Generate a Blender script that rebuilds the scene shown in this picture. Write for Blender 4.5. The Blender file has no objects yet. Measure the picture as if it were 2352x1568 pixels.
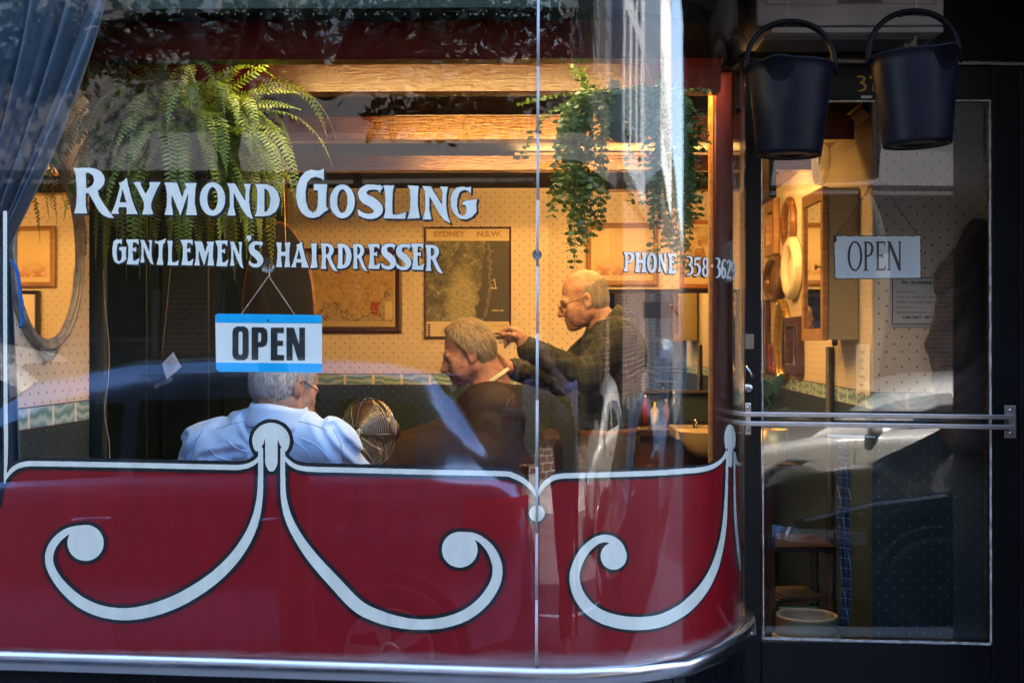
import bpy, bmesh, math, random
import numpy as np
from mathutils import Vector, Matrix

R = math.radians
random.seed(7)
RNG = np.random.default_rng(7)
scene = bpy.context.scene
C = scene.collection

# ------------------------------------------------------------------ camera
CAM = Vector((0.0, -3.3, 1.62))
YAW = R(0.8)
F = 2834.0                                   # focal length in units of the 2352-wide photograph
cd = bpy.data.cameras.new('camera')
cd.sensor_width = 36.0
cd.lens = 36.0 * F / 2352.0
cd.clip_start = 0.02
cd.clip_end = 2000.0
co = bpy.data.objects.new('camera', cd)
co.location = CAM
co.rotation_euler = (R(90), 0, YAW)
C.objects.link(co)
scene.camera = co

# ------------------------------------------------------------------ sky, sun, exposure
SUN_EL, SUN_AZ = R(49), R(20)                # sun stands behind the shop row, a little to the right
world = bpy.data.worlds.new('World')
scene.world = world
world.use_nodes = True
wn = world.node_tree
bg = wn.nodes['Background']
sky = wn.nodes.new('ShaderNodeTexSky')
sky.sky_type = 'NISHITA'
sky.sun_disc = False
sky.sun_elevation = SUN_EL
sky.sun_rotation = SUN_AZ
sky.air_density = 1.0
sky.dust_density = 1.2
wn.links.new(sky.outputs[0], bg.inputs[0])
bg.inputs[1].default_value = 0.15
sd_ = Vector((math.sin(SUN_AZ) * math.cos(SUN_EL), math.cos(SUN_AZ) * math.cos(SUN_EL), math.sin(SUN_EL)))
sl = bpy.data.lights.new('sun', 'SUN')
sl.energy = 3.4
sl.angle = R(0.5)
sl.color = (1.0, 0.95, 0.87)
so = bpy.data.objects.new('sun', sl)
so.rotation_euler = sd_.to_track_quat('Z', 'Y').to_euler()
so.location = (0, 0, 40)
C.objects.link(so)
scene.view_settings.view_transform = 'Standard'
scene.view_settings.look = 'None'
scene.view_settings.gamma = 1.0
scene.view_settings.exposure = 3.8
scene.view_settings.use_curve_mapping = False
scene.cycles.max_bounces = 10
scene.cycles.diffuse_bounces = 4
scene.cycles.glossy_bounces = 5
scene.cycles.transparent_max_bounces = 24
scene.cycles.caustics_reflective = False
scene.cycles.caustics_refractive = False
scene.cycles.sample_clamp_indirect = 6.0
scene.cycles.use_denoising = True
scene.cycles.blur_glossy = 0.5

# ------------------------------------------------------------------ helpers
CY, SY = math.cos(YAW), math.sin(YAW)


def P(px, py, Y):
    """World point on the plane y = Y that shows at (px, py) of the 2352 x 1568 photograph."""
    dx, dz = (px - 1176.0) / F, -(py - 784.0) / F
    x, y = dx * CY - SY, dx * SY + CY
    t = (Y - CAM.y) / y
    return Vector((CAM.x + t * x, Y, CAM.z + t * dz))


def S(Y):
    """Metres for one photograph pixel at plane y = Y."""
    return (Y - CAM.y) / F


def empty(name, loc=(0, 0, 0)):
    o = bpy.data.objects.new(name, None)
    o.empty_display_size = 0.05
    o.location = loc
    C.objects.link(o)
    return o


def tag(o, label, cat, group=None):
    o['label'] = label
    o['category'] = cat
    if group:
        o['group'] = group
    return o


def thing(name, label, cat, loc=(0, 0, 0), group=None):
    return tag(empty(name, loc), label, cat, group)


def struct(o):
    o['kind'] = 'structure'
    return o


def adopt(o, parent):
    if parent is not None:
        o.parent = parent
        p, loc = parent, Vector((0, 0, 0))
        while p is not None:
            loc += Vector(p.location)
            p = p.parent if p.type == 'EMPTY' else None
        if parent.type == 'EMPTY':
            o.matrix_parent_inverse = Matrix.Translation(-loc)
    return o


def mesh_obj(name, verts, faces, mat=None, parent=None, smooth=False, bevel=0.0):
    me = bpy.data.meshes.new(name)
    me.from_pydata([tuple(map(float, v)) for v in verts], [], [tuple(map(int, f)) for f in faces])
    me.validate()
    if smooth:
        me.polygons.foreach_set('use_smooth', [True] * len(me.polygons))
    if mat:
        me.materials.append(mat)
    o = bpy.data.objects.new(name, me)
    C.objects.link(o)
    adopt(o, parent)
    if bevel:
        b = o.modifiers.new('bevel', 'BEVEL')
        b.width = bevel
        b.segments = 2
        b.limit_method = 'ANGLE'
    return o


class MB:
    def __init__(s):
        s.v, s.f = [], []

    def add(s, vs, fs):
        n = len(s.v)
        s.v += [Vector(v) for v in vs]
        s.f += [tuple(n + i for i in f) for f in fs]
        return s

    def box(s, lo, hi, M=None):
        x0, y0, z0 = lo
        x1, y1, z1 = hi
        vs = [Vector(p) for p in ((x0, y0, z0), (x1, y0, z0), (x1, y1, z0), (x0, y1, z0), (x0, y0, z1), (x1, y0, z1), (x1, y1, z1), (x0, y1, z1))]
        if M is not None:
            vs = [M @ v for v in vs]
        return s.add(vs, [(0, 3, 2, 1), (4, 5, 6, 7), (0, 1, 5, 4), (1, 2, 6, 5), (2, 3, 7, 6), (3, 0, 4, 7)])

    def tube(s, pts, r, n=8, caps=True, closed=False):
        pts = [Vector(p) for p in pts]
        m = len(pts)
        rr = [r] * m if isinstance(r, (int, float)) else list(r)
        up = None
        vs = []
        for i, p in enumerate(pts):
            if closed:
                t = pts[(i + 1) % m] - pts[i - 1]
            else:
                t = pts[min(i + 1, m - 1)] - pts[max(i - 1, 0)]
            if t.length < 1e-9:
                t = Vector((0, 0, 1))
            t.normalize()
            if up is None:
                up = t.orthogonal().normalized()
            up = (up - t * up.dot(t))
            if up.length < 1e-6:
                up = t.orthogonal()
            up.normalize()
            b = t.cross(up)
            vs += [p + (up * math.cos(2 * math.pi * k / n) + b * math.sin(2 * math.pi * k / n)) * rr[i] for k in range(n)]
        fs = []
        for i in range(m if closed else m - 1):
            j = (i + 1) % m
            for k in range(n):
                l = (k + 1) % n
                fs.append((i * n + k, i * n + l, j * n + l, j * n + k))
        if caps and not closed:
            fs.append(tuple(range(n - 1, -1, -1)))
            fs.append(tuple((m - 1) * n + k for k in range(n)))
        return s.add(vs, fs)

    def lathe(s, prof, n=24, M=None, a0=0.0, a1=2 * math.pi):
        full = abs(a1 - a0 - 2 * math.pi) < 1e-6
        cols = n if full else n + 1
        vs = []
        for r, z in prof:
            for k in range(cols):
                a = a0 + (a1 - a0) * k / n
                v = Vector((r * math.cos(a), r * math.sin(a), z))
                vs.append(M @ v if M is not None else v)
        fs = []
        for i in range(len(prof) - 1):
            for k in range(n):
                l = (k + 1) % cols
                fs.append((i * cols + k, i * cols + l, (i + 1) * cols + l, (i + 1) * cols + k))
        return s.add(vs, fs)

    def prism(s, poly, M, d):
        """poly in local (u, v), extruded from w = 0 to w = d."""
        n = len(poly)
        vs = [M @ Vector((u, v, 0)) for u, v in poly] + [M @ Vector((u, v, d)) for u, v in poly]
        fs = [tuple(range(n - 1, -1, -1)), tuple(range(n, 2 * n))]
        fs += [(i, (i + 1) % n, n + (i + 1) % n, n + i) for i in range(n)]
        return s.add(vs, fs)

    def sheet(s, rows):
        n = len(rows[0])
        vs = [p for r in rows for p in r]
        fs = [(i * n + k, i * n + k + 1, (i + 1) * n + k + 1, (i + 1) * n + k) for i in range(len(rows) - 1) for k in range(n - 1)]
        return s.add(vs, fs)

    def build(s, name, mat=None, parent=None, smooth=False, bevel=0.0):
        return mesh_obj(name, s.v, s.f, mat, parent, smooth, bevel)


def frame_M(o, u, v):
    """Matrix with origin o, local x along u, local y along v, local z = u x v."""
    u, v = Vector(u).normalized(), Vector(v).normalized()
    w = u.cross(v).normalized()
    v = w.cross(u)
    M = Matrix((u, v, w)).transposed().to_4x4()
    M.translation = Vector(o)
    return M


def spline(pts, n=8, closed=False):
    """Catmull-Rom through pts (tuples of any length)."""
    A = [np.array(p, float) for p in pts]
    m = len(A)
    out = []
    for i in range(m if closed else m - 1):
        p0 = A[i - 1] if (closed or i > 0) else 2 * A[0] - A[1]
        p1, p2 = A[i], A[(i + 1) % m]
        p3 = A[(i + 2) % m] if (closed or i + 2 < m) else 2 * A[-1] - A[-2]
        for k in range(n):
            t = k / n
            out.append(0.5 * (2 * p1 + (p2 - p0) * t + (2 * p0 - 5 * p1 + 4 * p2 - p3) * t * t + (3 * p1 - p0 - 3 * p2 + p3) * t ** 3))
    if not closed:
        out.append(A[-1])
    return out


# ------------------------------------------------------------------ materials
MATS = {}


def nodes_of(name):
    m = bpy.data.materials.new(name)
    m.use_nodes = True
    nt = m.node_tree
    return m, nt, nt.nodes, nt.links, nt.nodes['Principled BSDF']


def mat(name, col, rough=0.6, metal=0.0, var=0.12, scale=6.0, bump=0.0, bscale=60.0, spec=0.5, coat=0.0, stretch=(1, 1, 1), col2=None, sheen=0.0, rvar=0.1, trans=0.0):
    if name in MATS:
        return MATS[name]
    m, nt, N, L, b = nodes_of(name)
    MATS[name] = m
    tc = N.new('ShaderNodeTexCoord')
    mp = N.new('ShaderNodeMapping')
    mp.inputs['Scale'].default_value = stretch
    L.new(tc.outputs['Object'], mp.inputs[0])
    no = N.new('ShaderNodeTexNoise')
    no.inputs['Scale'].default_value = scale
    no.inputs['Detail'].default_value = 5
    L.new(mp.outputs[0], no.inputs[0])
    cr = N.new('ShaderNodeValToRGB')
    c = Vector(col[:3])
    lo = c * (1 - var) if col2 is None else c
    hi = c * (1 + var) if col2 is None else Vector(col2[:3])
    cr.color_ramp.elements[0].position, cr.color_ramp.elements[1].position = 0.3, 0.7
    cr.color_ramp.elements[0].color = (*[max(0, min(1, x)) for x in lo], 1)
    cr.color_ramp.elements[1].color = (*[max(0, min(1, x)) for x in hi], 1)
    L.new(no.outputs[0], cr.inputs[0])
    L.new(cr.outputs[0], b.inputs['Base Color'])
    if rvar:
        mr = N.new('ShaderNodeMapRange')
        mr.inputs['To Min'].default_value = max(0.02, rough - rvar)
        mr.inputs['To Max'].default_value = min(1, rough + rvar)
        L.new(no.outputs[0], mr.inputs[0])
        L.new(mr.outputs[0], b.inputs['Roughness'])
    else:
        b.inputs['Roughness'].default_value = rough
    b.inputs['Metallic'].default_value = metal
    b.inputs['Specular IOR Level'].default_value = spec
    b.inputs['Coat Weight'].default_value = coat
    b.inputs['Coat Roughness'].default_value = 0.05
    b.inputs['Sheen Weight'].default_value = sheen
    if trans:
        b.inputs['Transmission Weight'].default_value = trans
    if bump:
        n2 = N.new('ShaderNodeTexNoise')
        n2.inputs['Scale'].default_value = bscale
        n2.inputs['Detail'].default_value = 6
        L.new(mp.outputs[0], n2.inputs[0])
        bp = N.new('ShaderNodeBump')
        bp.inputs['Strength'].default_value = bump
        bp.inputs['Distance'].default_value = 0.01
        L.new(n2.outputs[0], bp.inputs['Height'])
        L.new(bp.outputs[0], b.inputs['Normal'])
    return m


def emit(name, col, strength):
    m, nt, N, L, b = nodes_of(name)
    b.inputs['Base Color'].default_value = (0.8, 0.8, 0.8, 1)
    b.inputs['Emission Color'].default_value = (*col, 1)
    b.inputs['Emission Strength'].default_value = strength
    return m


def glass_mat(name, f0=0.045, tint=(0.97, 0.985, 0.98), wob=0.0, wscale=1.2, rough=0.0):
    """Clear sheet glass: Schlick mirror reflection over straight transmission, the same from either side."""
    m = bpy.data.materials.new(name)
    m.use_nodes = True
    nt = m.node_tree
    N, L = nt.nodes, nt.links
    N.remove(N['Principled BSDF'])
    out = N['Material Output']
    geo = N.new('ShaderNodeNewGeometry')
    dot = N.new('ShaderNodeVectorMath')
    dot.operation = 'DOT_PRODUCT'
    L.new(geo.outputs['Normal'], dot.inputs[0])
    L.new(geo.outputs['Incoming'], dot.inputs[1])
    ab = N.new('ShaderNodeMath'); ab.operation = 'ABSOLUTE'
    L.new(dot.outputs['Value'], ab.inputs[0])
    iv = N.new('ShaderNodeMath'); iv.operation = 'SUBTRACT'
    iv.inputs[0].default_value = 1.0
    L.new(ab.outputs[0], iv.inputs[1])
    pw = N.new('ShaderNodeMath'); pw.operation = 'POWER'
    pw.inputs[1].default_value = 5.0
    L.new(iv.outputs[0], pw.inputs[0])
    ml = N.new('ShaderNodeMath'); ml.operation = 'MULTIPLY_ADD'
    ml.inputs[1].default_value = 1 - f0
    ml.inputs[2].default_value = f0
    L.new(pw.outputs[0], ml.inputs[0])
    tr = N.new('ShaderNodeBsdfTransparent')
    tr.inputs[0].default_value = (*tint, 1)
    gl = N.new('ShaderNodeBsdfGlossy')
    gl.inputs['Roughness'].default_value = rough
    gl.inputs['Color'].default_value = (1, 1, 1, 1)
    if wob:
        tc = N.new('ShaderNodeTexCoord')
        no = N.new('ShaderNodeTexNoise')
        no.inputs['Scale'].default_value = wscale
        no.inputs['Detail'].default_value = 0.5
        L.new(tc.outputs['Object'], no.inputs[0])
        bp = N.new('ShaderNodeBump')
        bp.inputs['Strength'].default_value = 1.0
        bp.inputs['Distance'].default_value = wob
        L.new(no.outputs[0], bp.inputs['Height'])
        L.new(bp.outputs[0], gl.inputs['Normal'])
    mx = N.new('ShaderNodeMixShader')
    L.new(ml.outputs[0], mx.inputs[0])
    L.new(tr.outputs[0], mx.inputs[1])
    L.new(gl.outputs[0], mx.inputs[2])
    L.new(mx.outputs[0], out.inputs[0])
    return m


def text_mesh(txt, size, M, m, parent, name='lettering', align='CENTER', shear=0.0, bold=0.0, sx=1.0):
    cu = bpy.data.curves.new('t', 'FONT')
    cu.body = txt
    cu.size = size
    cu.align_x = align
    cu.align_y = 'CENTER'
    cu.shear = shear
    cu.offset = bold
    o = bpy.data.objects.new('t', cu)
    C.objects.link(o)
    dg = bpy.context.evaluated_depsgraph_get()
    me = bpy.data.meshes.new_from_object(o.evaluated_get(dg))
    bpy.data.objects.remove(o)
    vs = [M @ Vector((v.co.x * sx, v.co.y, 0)) for v in me.vertices]
    fs = [tuple(p.vertices) for p in me.polygons]
    bpy.data.meshes.remove(me)
    return mesh_obj(name, vs, fs, m, parent)

# ================================================================== the path of the shop front glass
EX, EY, EA, EB = 0.12, 0.72, 0.57, 0.72      # the bent corner pane: quarter ellipse round (EX, EY)
X_LEFT, X_JOINT = -1.66, 0.0235


def path_pt(s):
    """s <= 0: flat part, x = EX + s. s in 0..1: the bend, from the street into the doorway."""
    if s <= 0:
        return Vector((EX + s, 0, 0)), Vector((0, -1, 0))
    a = s * math.pi / 2
    p = Vector((EX + EA * math.sin(a), EY - EB * math.cos(a), 0))
    n = Vector((math.sin(a) / EA, -math.cos(a) / EB, 0)).normalized()
    return p, n


def proj_px(p):
    q = Vector(p) - CAM
    x, y = q.x * CY + q.y * SY, -q.x * SY + q.y * CY
    return 1176 + F * x / y, 784 - F * q.z / y


def ray_path(px):
    dx = (px - 1176.0) / F
    x, y = dx * CY - SY, dx * SY + CY
    t = -CAM.y / y
    if CAM.x + t * x <= EX:
        return t, Vector((CAM.x + t * x, 0, 0)), Vector((0, -1, 0))
    ox, oy = CAM.x - EX, CAM.y - EY
    a = (x / EA) ** 2 + (y / EB) ** 2
    b = 2 * (ox * x / EA ** 2 + oy * y / EB ** 2)
    c = (ox / EA) ** 2 + (oy / EB) ** 2 - 1
    d = max(0.0, b * b - 4 * a * c)
    t = (-b - math.sqrt(d)) / (2 * a)
    p = Vector((CAM.x + t * x, CAM.y + t * y, 0))
    n = Vector(((p.x - EX) / EA ** 2, (p.y - EY) / EB ** 2, 0)).normalized()
    return t, p, n


def G(px, py, off):
    """Point on the glass (flat or bent), off metres behind its outer face."""
    t, p, n = ray_path(px)
    q = p - n * off
    q.z = CAM.z - t * (py - 784.0) / F
    return q


BOT = [(-80, 1491), (0, 1493), (620, 1510), (1235, 1527), (1318, 1527), (1452, 1520), (1569, 1503), (1640, 1474), (1690, 1440), (1709, 1420)]


def bot_y(px):
    return float(np.interp(px, [b[0] for b in BOT], [b[1] for b in BOT]))


def sill_z(s):
    p, n = path_pt(s)
    px = proj_px((p.x, p.y, 1.0))[0]
    if s > 0.83:
        px = proj_px((path_pt(0.83)[0].x, path_pt(0.83)[0].y, 1.0))[0]
        p = path_pt(0.83)[0]
    y = bot_y(px)
    return CAM.z - (p.y - CAM.y) / F * (y - 784)


def path_samples(s0, s1, nflat=8, nbend=40):
    out = []
    if s0 < 0:
        out += list(np.linspace(s0, min(0, s1), nflat))
    if s1 > 0:
        out += list(np.linspace(max(s0, 0), s1, nbend))[(1 if s0 < 0 else 0):]
    return out


# ------------------------------------------------------------------ shared materials
M_BLACK = mat('black_gloss_paint', (0.0035, 0.0042, 0.0055), 0.35, var=0.3, scale=3, bump=0.08, bscale=25, spec=0.22)
def chipped_black(m):
    nt = m.node_tree
    N, L = nt.nodes, nt.links
    b = N['Principled BSDF']
    src = b.inputs['Base Color'].links[0].from_socket
    tc = N.new('ShaderNodeTexCoord')
    vo = N.new('ShaderNodeTexVoronoi')
    vo.inputs['Scale'].default_value = 26
    no = N.new('ShaderNodeTexNoise')
    no.inputs['Scale'].default_value = 5
    no.inputs['Detail'].default_value = 8
    L.new(tc.outputs['Object'], vo.inputs[0]); L.new(tc.outputs['Object'], no.inputs[0])
    mr = N.new('ShaderNodeMapRange')
    mr.inputs['From Min'].default_value, mr.inputs['From Max'].default_value = 0.075, 0.05
    L.new(vo.outputs['Distance'], mr.inputs[0])
    m2 = N.new('ShaderNodeMapRange')
    m2.inputs['From Min'].default_value, m2.inputs['From Max'].default_value = 0.56, 0.62
    L.new(no.outputs[0], m2.inputs[0])
    mu = N.new('ShaderNodeMath'); mu.operation = 'MULTIPLY'
    L.new(mr.outputs[0], mu.inputs[0]); L.new(m2.outputs[0], mu.inputs[1])
    mx = N.new('ShaderNodeMix'); mx.data_type = 'RGBA'
    L.new(mu.outputs[0], mx.inputs[0]); L.new(src, mx.inputs[6])
    mx.inputs[7].default_value = (0.09, 0.085, 0.08, 1)
    L.new(mx.outputs[2], b.inputs['Base Color'])


chipped_black(M_BLACK)
M_BLACKT = mat('black_wall_tile', (0.006, 0.007, 0.010), 0.15, var=0.2, scale=2)
M_GROUT = mat('grey_grout', (0.12, 0.13, 0.15), 0.8)
M_CHROME = mat('brushed_chrome', (0.46, 0.46, 0.49), 0.24, 1.0, var=0.10, scale=9, stretch=(1, 1, 9), rvar=0.09)
M_STEEL = mat('dull_steel', (0.42, 0.42, 0.44), 0.36, 1.0, var=0.15, scale=25, rvar=0.12)
M_PUTTY = mat('chipped_putty', (0.42, 0.40, 0.37), 0.7, var=0.5, scale=40)
M_WOOD = mat('brown_wood', (0.17, 0.07, 0.025), 0.4, var=0.4, scale=9, stretch=(1, 1, 8), bump=0.1)
M_DKWOOD = mat('dark_wood', (0.06, 0.022, 0.010), 0.35, var=0.4, scale=9, stretch=(1, 1, 8), bump=0.1)
M_LTWOOD = mat('honey_wood', (0.34, 0.17, 0.055), 0.4, var=0.3, scale=9, stretch=(1, 1, 8), bump=0.1)
M_MIRROR = mat('silvered_mirror', (0.86, 0.87, 0.86), 0.02, 1.0, var=0.01, rvar=0)
M_PAPER = mat('white_paper', (0.78, 0.78, 0.76), 0.8, var=0.04)
M_INK = mat('black_ink', (0.012, 0.012, 0.014), 0.5, var=0.1)
M_GLASS = glass_mat('window_glass', 0.053, wob=0.0012, wscale=1.1)
M_GLASSB = glass_mat('bent_window_glass', 0.050, wob=0.0016, wscale=4.0)
M_GLASSD = glass_mat('door_glass', 0.052, wob=0.0012, wscale=1.6)


def beam_mat(gloss=1.0):
    m, nt, N, L, b = nodes_of('oxblood_gloss_paint' if gloss > 0.9 else 'oxblood_satin_paint')
    tc = N.new('ShaderNodeTexCoord')
    mp = N.new('ShaderNodeMapping')
    mp.inputs['Scale'].default_value = (5, 60, 60)
    L.new(tc.outputs['Object'], mp.inputs[0])
    no = N.new('ShaderNodeTexNoise')
    no.inputs['Scale'].default_value = 2.6
    no.inputs['Detail'].default_value = 7
    no.inputs['Roughness'].default_value = 0.65
    L.new(mp.outputs[0], no.inputs[0])
    bp = N.new('ShaderNodeBump')
    bp.inputs['Strength'].default_value = 0.6
    bp.inputs['Distance'].default_value = 0.0022
    L.new(no.outputs[0], bp.inputs['Height'])
    L.new(bp.outputs[0], b.inputs['Normal'])
    b.inputs['Base Color'].default_value = (0.045, 0.0024, 0.0018, 1)
    b.inputs['Roughness'].default_value = 0.22
    b.inputs['Specular IOR Level'].default_value = 0.8 if gloss > 0.9 else 0.12 + gloss
    b.inputs['Coat Weight'].default_value = 1.0 if gloss > 0.9 else gloss * 0.5
    b.inputs['Coat Roughness'].default_value = 0.22
    L.new(bp.outputs[0], b.inputs['Coat Normal'])
    b.inputs['Specular Tint'].default_value = (1.0, 0.74, 0.42, 1)
    b.inputs['Coat Tint'].default_value = (1.0, 0.80, 0.50, 1)
    return m


M_BEAM = beam_mat()
M_BEAM1 = beam_mat(0.0)
M_BEAM2 = beam_mat(0.45)


def wallpaper(name, ux, uy, shift=0.0):
    """Cream paper with dark diamonds above a teal rope border and a dark teal dado with pale diamonds."""
    m, nt, N, L, b = nodes_of(name)
    geo = N.new('ShaderNodeNewGeometry')
    sp = N.new('ShaderNodeSeparateXYZ')
    L.new(geo.outputs['Position'], sp.inputs[0])

    def mth(op, a, bb=None, cc=None):
        n = N.new('ShaderNodeMath')
        n.operation = op
        for i, v in enumerate((a, bb, cc)):
            if v is None:
                continue
            if isinstance(v, (int, float)):
                n.inputs[i].default_value = v
            else:
                L.new(v, n.inputs[i])
        return n.outputs[0]
    u = mth('ADD', mth('MULTIPLY', sp.outputs[0], ux), mth('MULTIPLY_ADD', sp.outputs[1], uy, shift))
    z = sp.outputs[2]
    A = 0.0575

    def diamonds(off):
        p = mth('ABSOLUTE', mth('SUBTRACT', mth('FRACT', mth('ADD', mth('DIVIDE', u, A), off)), 0.5))
        q = mth('ABSOLUTE', mth('SUBTRACT', mth('FRACT', mth('ADD', mth('DIVIDE', z, A), off)), 0.5))
        return mth('LESS_THAN', mth('ADD', p, mth('MULTIPLY', q, 0.8)), 0.075)
    dia = mth('MAXIMUM', diamonds(0.0), diamonds(0.5))

    def mix(f, c1, c2):
        n = N.new('ShaderNodeMix')
        n.data_type = 'RGBA'
        if isinstance(f, (int, float)):
            n.inputs[0].default_value = f
        else:
            L.new(f, n.inputs[0])
        for i, c in ((6, c1), (7, c2)):
            if isinstance(c, tuple):
                n.inputs[i].default_value = (*c, 1)
            else:
                L.new(c, n.inputs[i])
        return n.outputs[2]
    no = N.new('ShaderNodeTexNoise')
    no.inputs['Scale'].default_value = 1.7
    no.inputs['Detail'].default_value = 6
    L.new(geo.outputs['Position'], no.inputs[0])
    base = mix(no.outputs[0], (0.60, 0.50, 0.36), (0.76, 0.67, 0.53))
    seam = mth('LESS_THAN', mth('FRACT', mth('DIVIDE', u, 0.53)), 0.006)
    base = mix(mth('MULTIPLY', seam, 0.45), base, (0.30, 0.22, 0.13))
    up = mix(dia, base, (0.10, 0.055, 0.04))
    lowc = mix(dia, (0.006, 0.028, 0.040), (0.10, 0.13, 0.14))
    # rope border
    wv = N.new('ShaderNodeTexWave')
    wv.inputs['Scale'].default_value = 9
    wv.inputs['Distortion'].default_value = 9
    wv.inputs['Detail'].default_value = 2
    wv.bands_direction = 'Z'
    L.new(geo.outputs['Position'], wv.inputs[0])
    rope = mix(wv.outputs[1], (0.10, 0.27, 0.31), (0.40, 0.55, 0.55))
    bar = mth('LESS_THAN', mth('ABSOLUTE', mth('SUBTRACT', mth('FRACT', mth('DIVIDE', u, 0.168)), 0.5)), 0.045)
    rope = mix(bar, rope, (0.72, 0.66, 0.60))
    edge = mth('GREATER_THAN', mth('ABSOLUTE', mth('SUBTRACT', z, 1.395)), 0.030)
    rope = mix(edge, rope, (0.07, 0.014, 0.018))
    c = mix(mth('GREATER_THAN', z, 1.361), lowc, rope)
    c = mix(mth('GREATER_THAN', z, 1.429), c, up)
    L.new(c, b.inputs['Base Color'])
    b.inputs['Roughness'].default_value = 0.55
    return m


W_BACK = wallpaper('wallpaper_back', 1, 0)
W_SIDE = wallpaper('wallpaper_side', -0.045, 1)
W_LEFT = wallpaper('wallpaper_left', 0.04, 1.0, 0.02)

# ================================================================== ground, street, far side
M_ROAD = mat('asphalt', (0.045, 0.046, 0.05), 0.85, var=0.35, scale=3, bump=0.4, bscale=120)
M_PAVE = mat('concrete_paving', (0.20, 0.195, 0.19), 0.8, var=0.2, scale=2, bump=0.15, bscale=70)
M_LINE = mat('white_road_paint', (0.62, 0.62, 0.60), 0.7, var=0.2, scale=12)
struct(MB().add([(-400, -400, -0.14), (400, -400, -0.14), (400, 400, -0.14), (-400, 400, -0.14)], [(0, 1, 2, 3)]).build('road', M_ROAD))
pav = struct(MB().box((-40, -2.15, -0.135), (40, -0.06, -0.015)).build('pavement', mat('paving_joint', (0.07, 0.07, 0.07), 0.9)))
MBs = MB().box((0, 0, 0), (0.994, 1.034, 0.018))
slab0 = mesh_obj('slab', MBs.v, MBs.f, M_PAVE, pav)
for i in range(12):
    for j in range(2):
        o = slab0 if (i, j) == (0, 0) else slab0.copy()
        if o is not slab0:
            C.objects.link(o)
        o.location = (-6 + i, -2.14 + j * 1.04, -0.017)
struct(MB().box((-40, -2.32, -0.135), (40, -2.153, -0.003)).build('kerb', mat('kerb_stone', (0.26, 0.255, 0.25), 0.75, var=0.2, scale=5, bump=0.2)))
struct(MB().box((-40, -11.95, -0.135), (40, -9.3, -0.005)).build('far_pavement', M_PAVE))
struct(MB().box((-40, -9.298, -0.135), (40, -9.15, 0.003)).build('far_kerb', MATS['kerb_stone']))
struct(MB().add([(-40, -4.75, -0.136), (40, -4.75, -0.136), (40, -4.65, -0.136), (-40, -4.65, -0.136)], [(0, 1, 2, 3)]).build('lane_line', M_LINE))

# ------------------------------------------------------------------ the opposite buildings
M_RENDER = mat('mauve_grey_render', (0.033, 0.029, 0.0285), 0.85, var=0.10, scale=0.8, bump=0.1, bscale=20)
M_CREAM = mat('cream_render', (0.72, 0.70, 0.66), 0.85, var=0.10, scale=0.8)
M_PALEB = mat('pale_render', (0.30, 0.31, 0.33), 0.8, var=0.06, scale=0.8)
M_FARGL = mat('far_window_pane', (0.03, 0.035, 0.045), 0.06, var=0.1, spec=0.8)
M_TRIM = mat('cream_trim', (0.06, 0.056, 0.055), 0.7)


def brick_mat(name, c1, c2):
    m, nt, N, L, b = nodes_of(name)
    tc = N.new('ShaderNodeTexCoord')
    mp = N.new('ShaderNodeMapping')
    mp.inputs['Rotation'].default_value = (R(90), 0, 0)
    L.new(tc.outputs['Object'], mp.inputs[0])
    br = N.new('ShaderNodeTexBrick')
    br.inputs['Scale'].default_value = 4.0
    br.inputs['Color1'].default_value = (*c1, 1)
    br.inputs['Color2'].default_value = (*c2, 1)
    br.inputs['Mortar'].default_value = (0.22, 0.20, 0.18, 1)
    L.new(mp.outputs[0], br.inputs[0])
    L.new(br.outputs[0], b.inputs['Base Color'])
    b.inputs['Roughness'].default_value = 0.85
    return m


M_BRICK = brick_mat('brown_brick', (0.06, 0.026, 0.018), (0.09, 0.038, 0.026))


def far_building(name, label, x0, x1, y, h, wallm, lowm, low, wins, sgn=1):
    b = thing(name, label, 'building', ((x0 + x1) / 2, y, 0))
    MB().box((x0, y - 9, low), (x1, y, h)).build('wall', wallm, b)
    if low > 0:
        MB().box((x0 + 0.003, y - 8.9, 0), (x1 - 0.003, y - 0.003, low - 0.003)).build('ground_floor_wall', lowm, b)
        MB().box((x0 - 0.05, y + 0.002, low - 0.1), (x1 + 0.05, y + 0.16, low + 0.12)).build('string_course', M_TRIM, b)
    MB().box((x0 - 0.1, y - 9.1, h + 0.002), (x1 + 0.1, y + 0.22, h + 0.35)).build('cornice', M_TRIM, b)
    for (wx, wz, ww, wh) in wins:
        w = MB().box((wx - ww / 2 - 0.09, y + 0.003, wz - 0.09), (wx + ww / 2 + 0.09, y + 0.05, wz)) \
            .box((wx - ww / 2 - 0.09, y + 0.003, wz + wh), (wx + ww / 2 + 0.09, y + 0.05, wz + wh + 0.09)) \
            .box((wx - ww / 2 - 0.09, y + 0.003, wz + 0.001), (wx - ww / 2, y + 0.05, wz + wh - 0.001)) \
            .box((wx + ww / 2, y + 0.003, wz + 0.001), (wx + ww / 2 + 0.09, y + 0.05, wz + wh - 0.001)) \
            .box((wx - ww / 2, y + 0.003, wz + wh * 0.5 - 0.03), (wx + ww / 2, y + 0.045, wz + wh * 0.5 + 0.03)).build('window', M_TRIM, b)
        MB().box((wx - ww / 2, y + 0.006, wz), (wx + ww / 2, y + 0.016, wz + wh)).build('pane', M_FARGL, w)
        MB().box((wx - ww / 2 - 0.14, y + 0.003, wz - 0.2), (wx + ww / 2 + 0.14, y + 0.14, wz - 0.092)).build('sill', M_TRIM, w)
    return b


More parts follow.
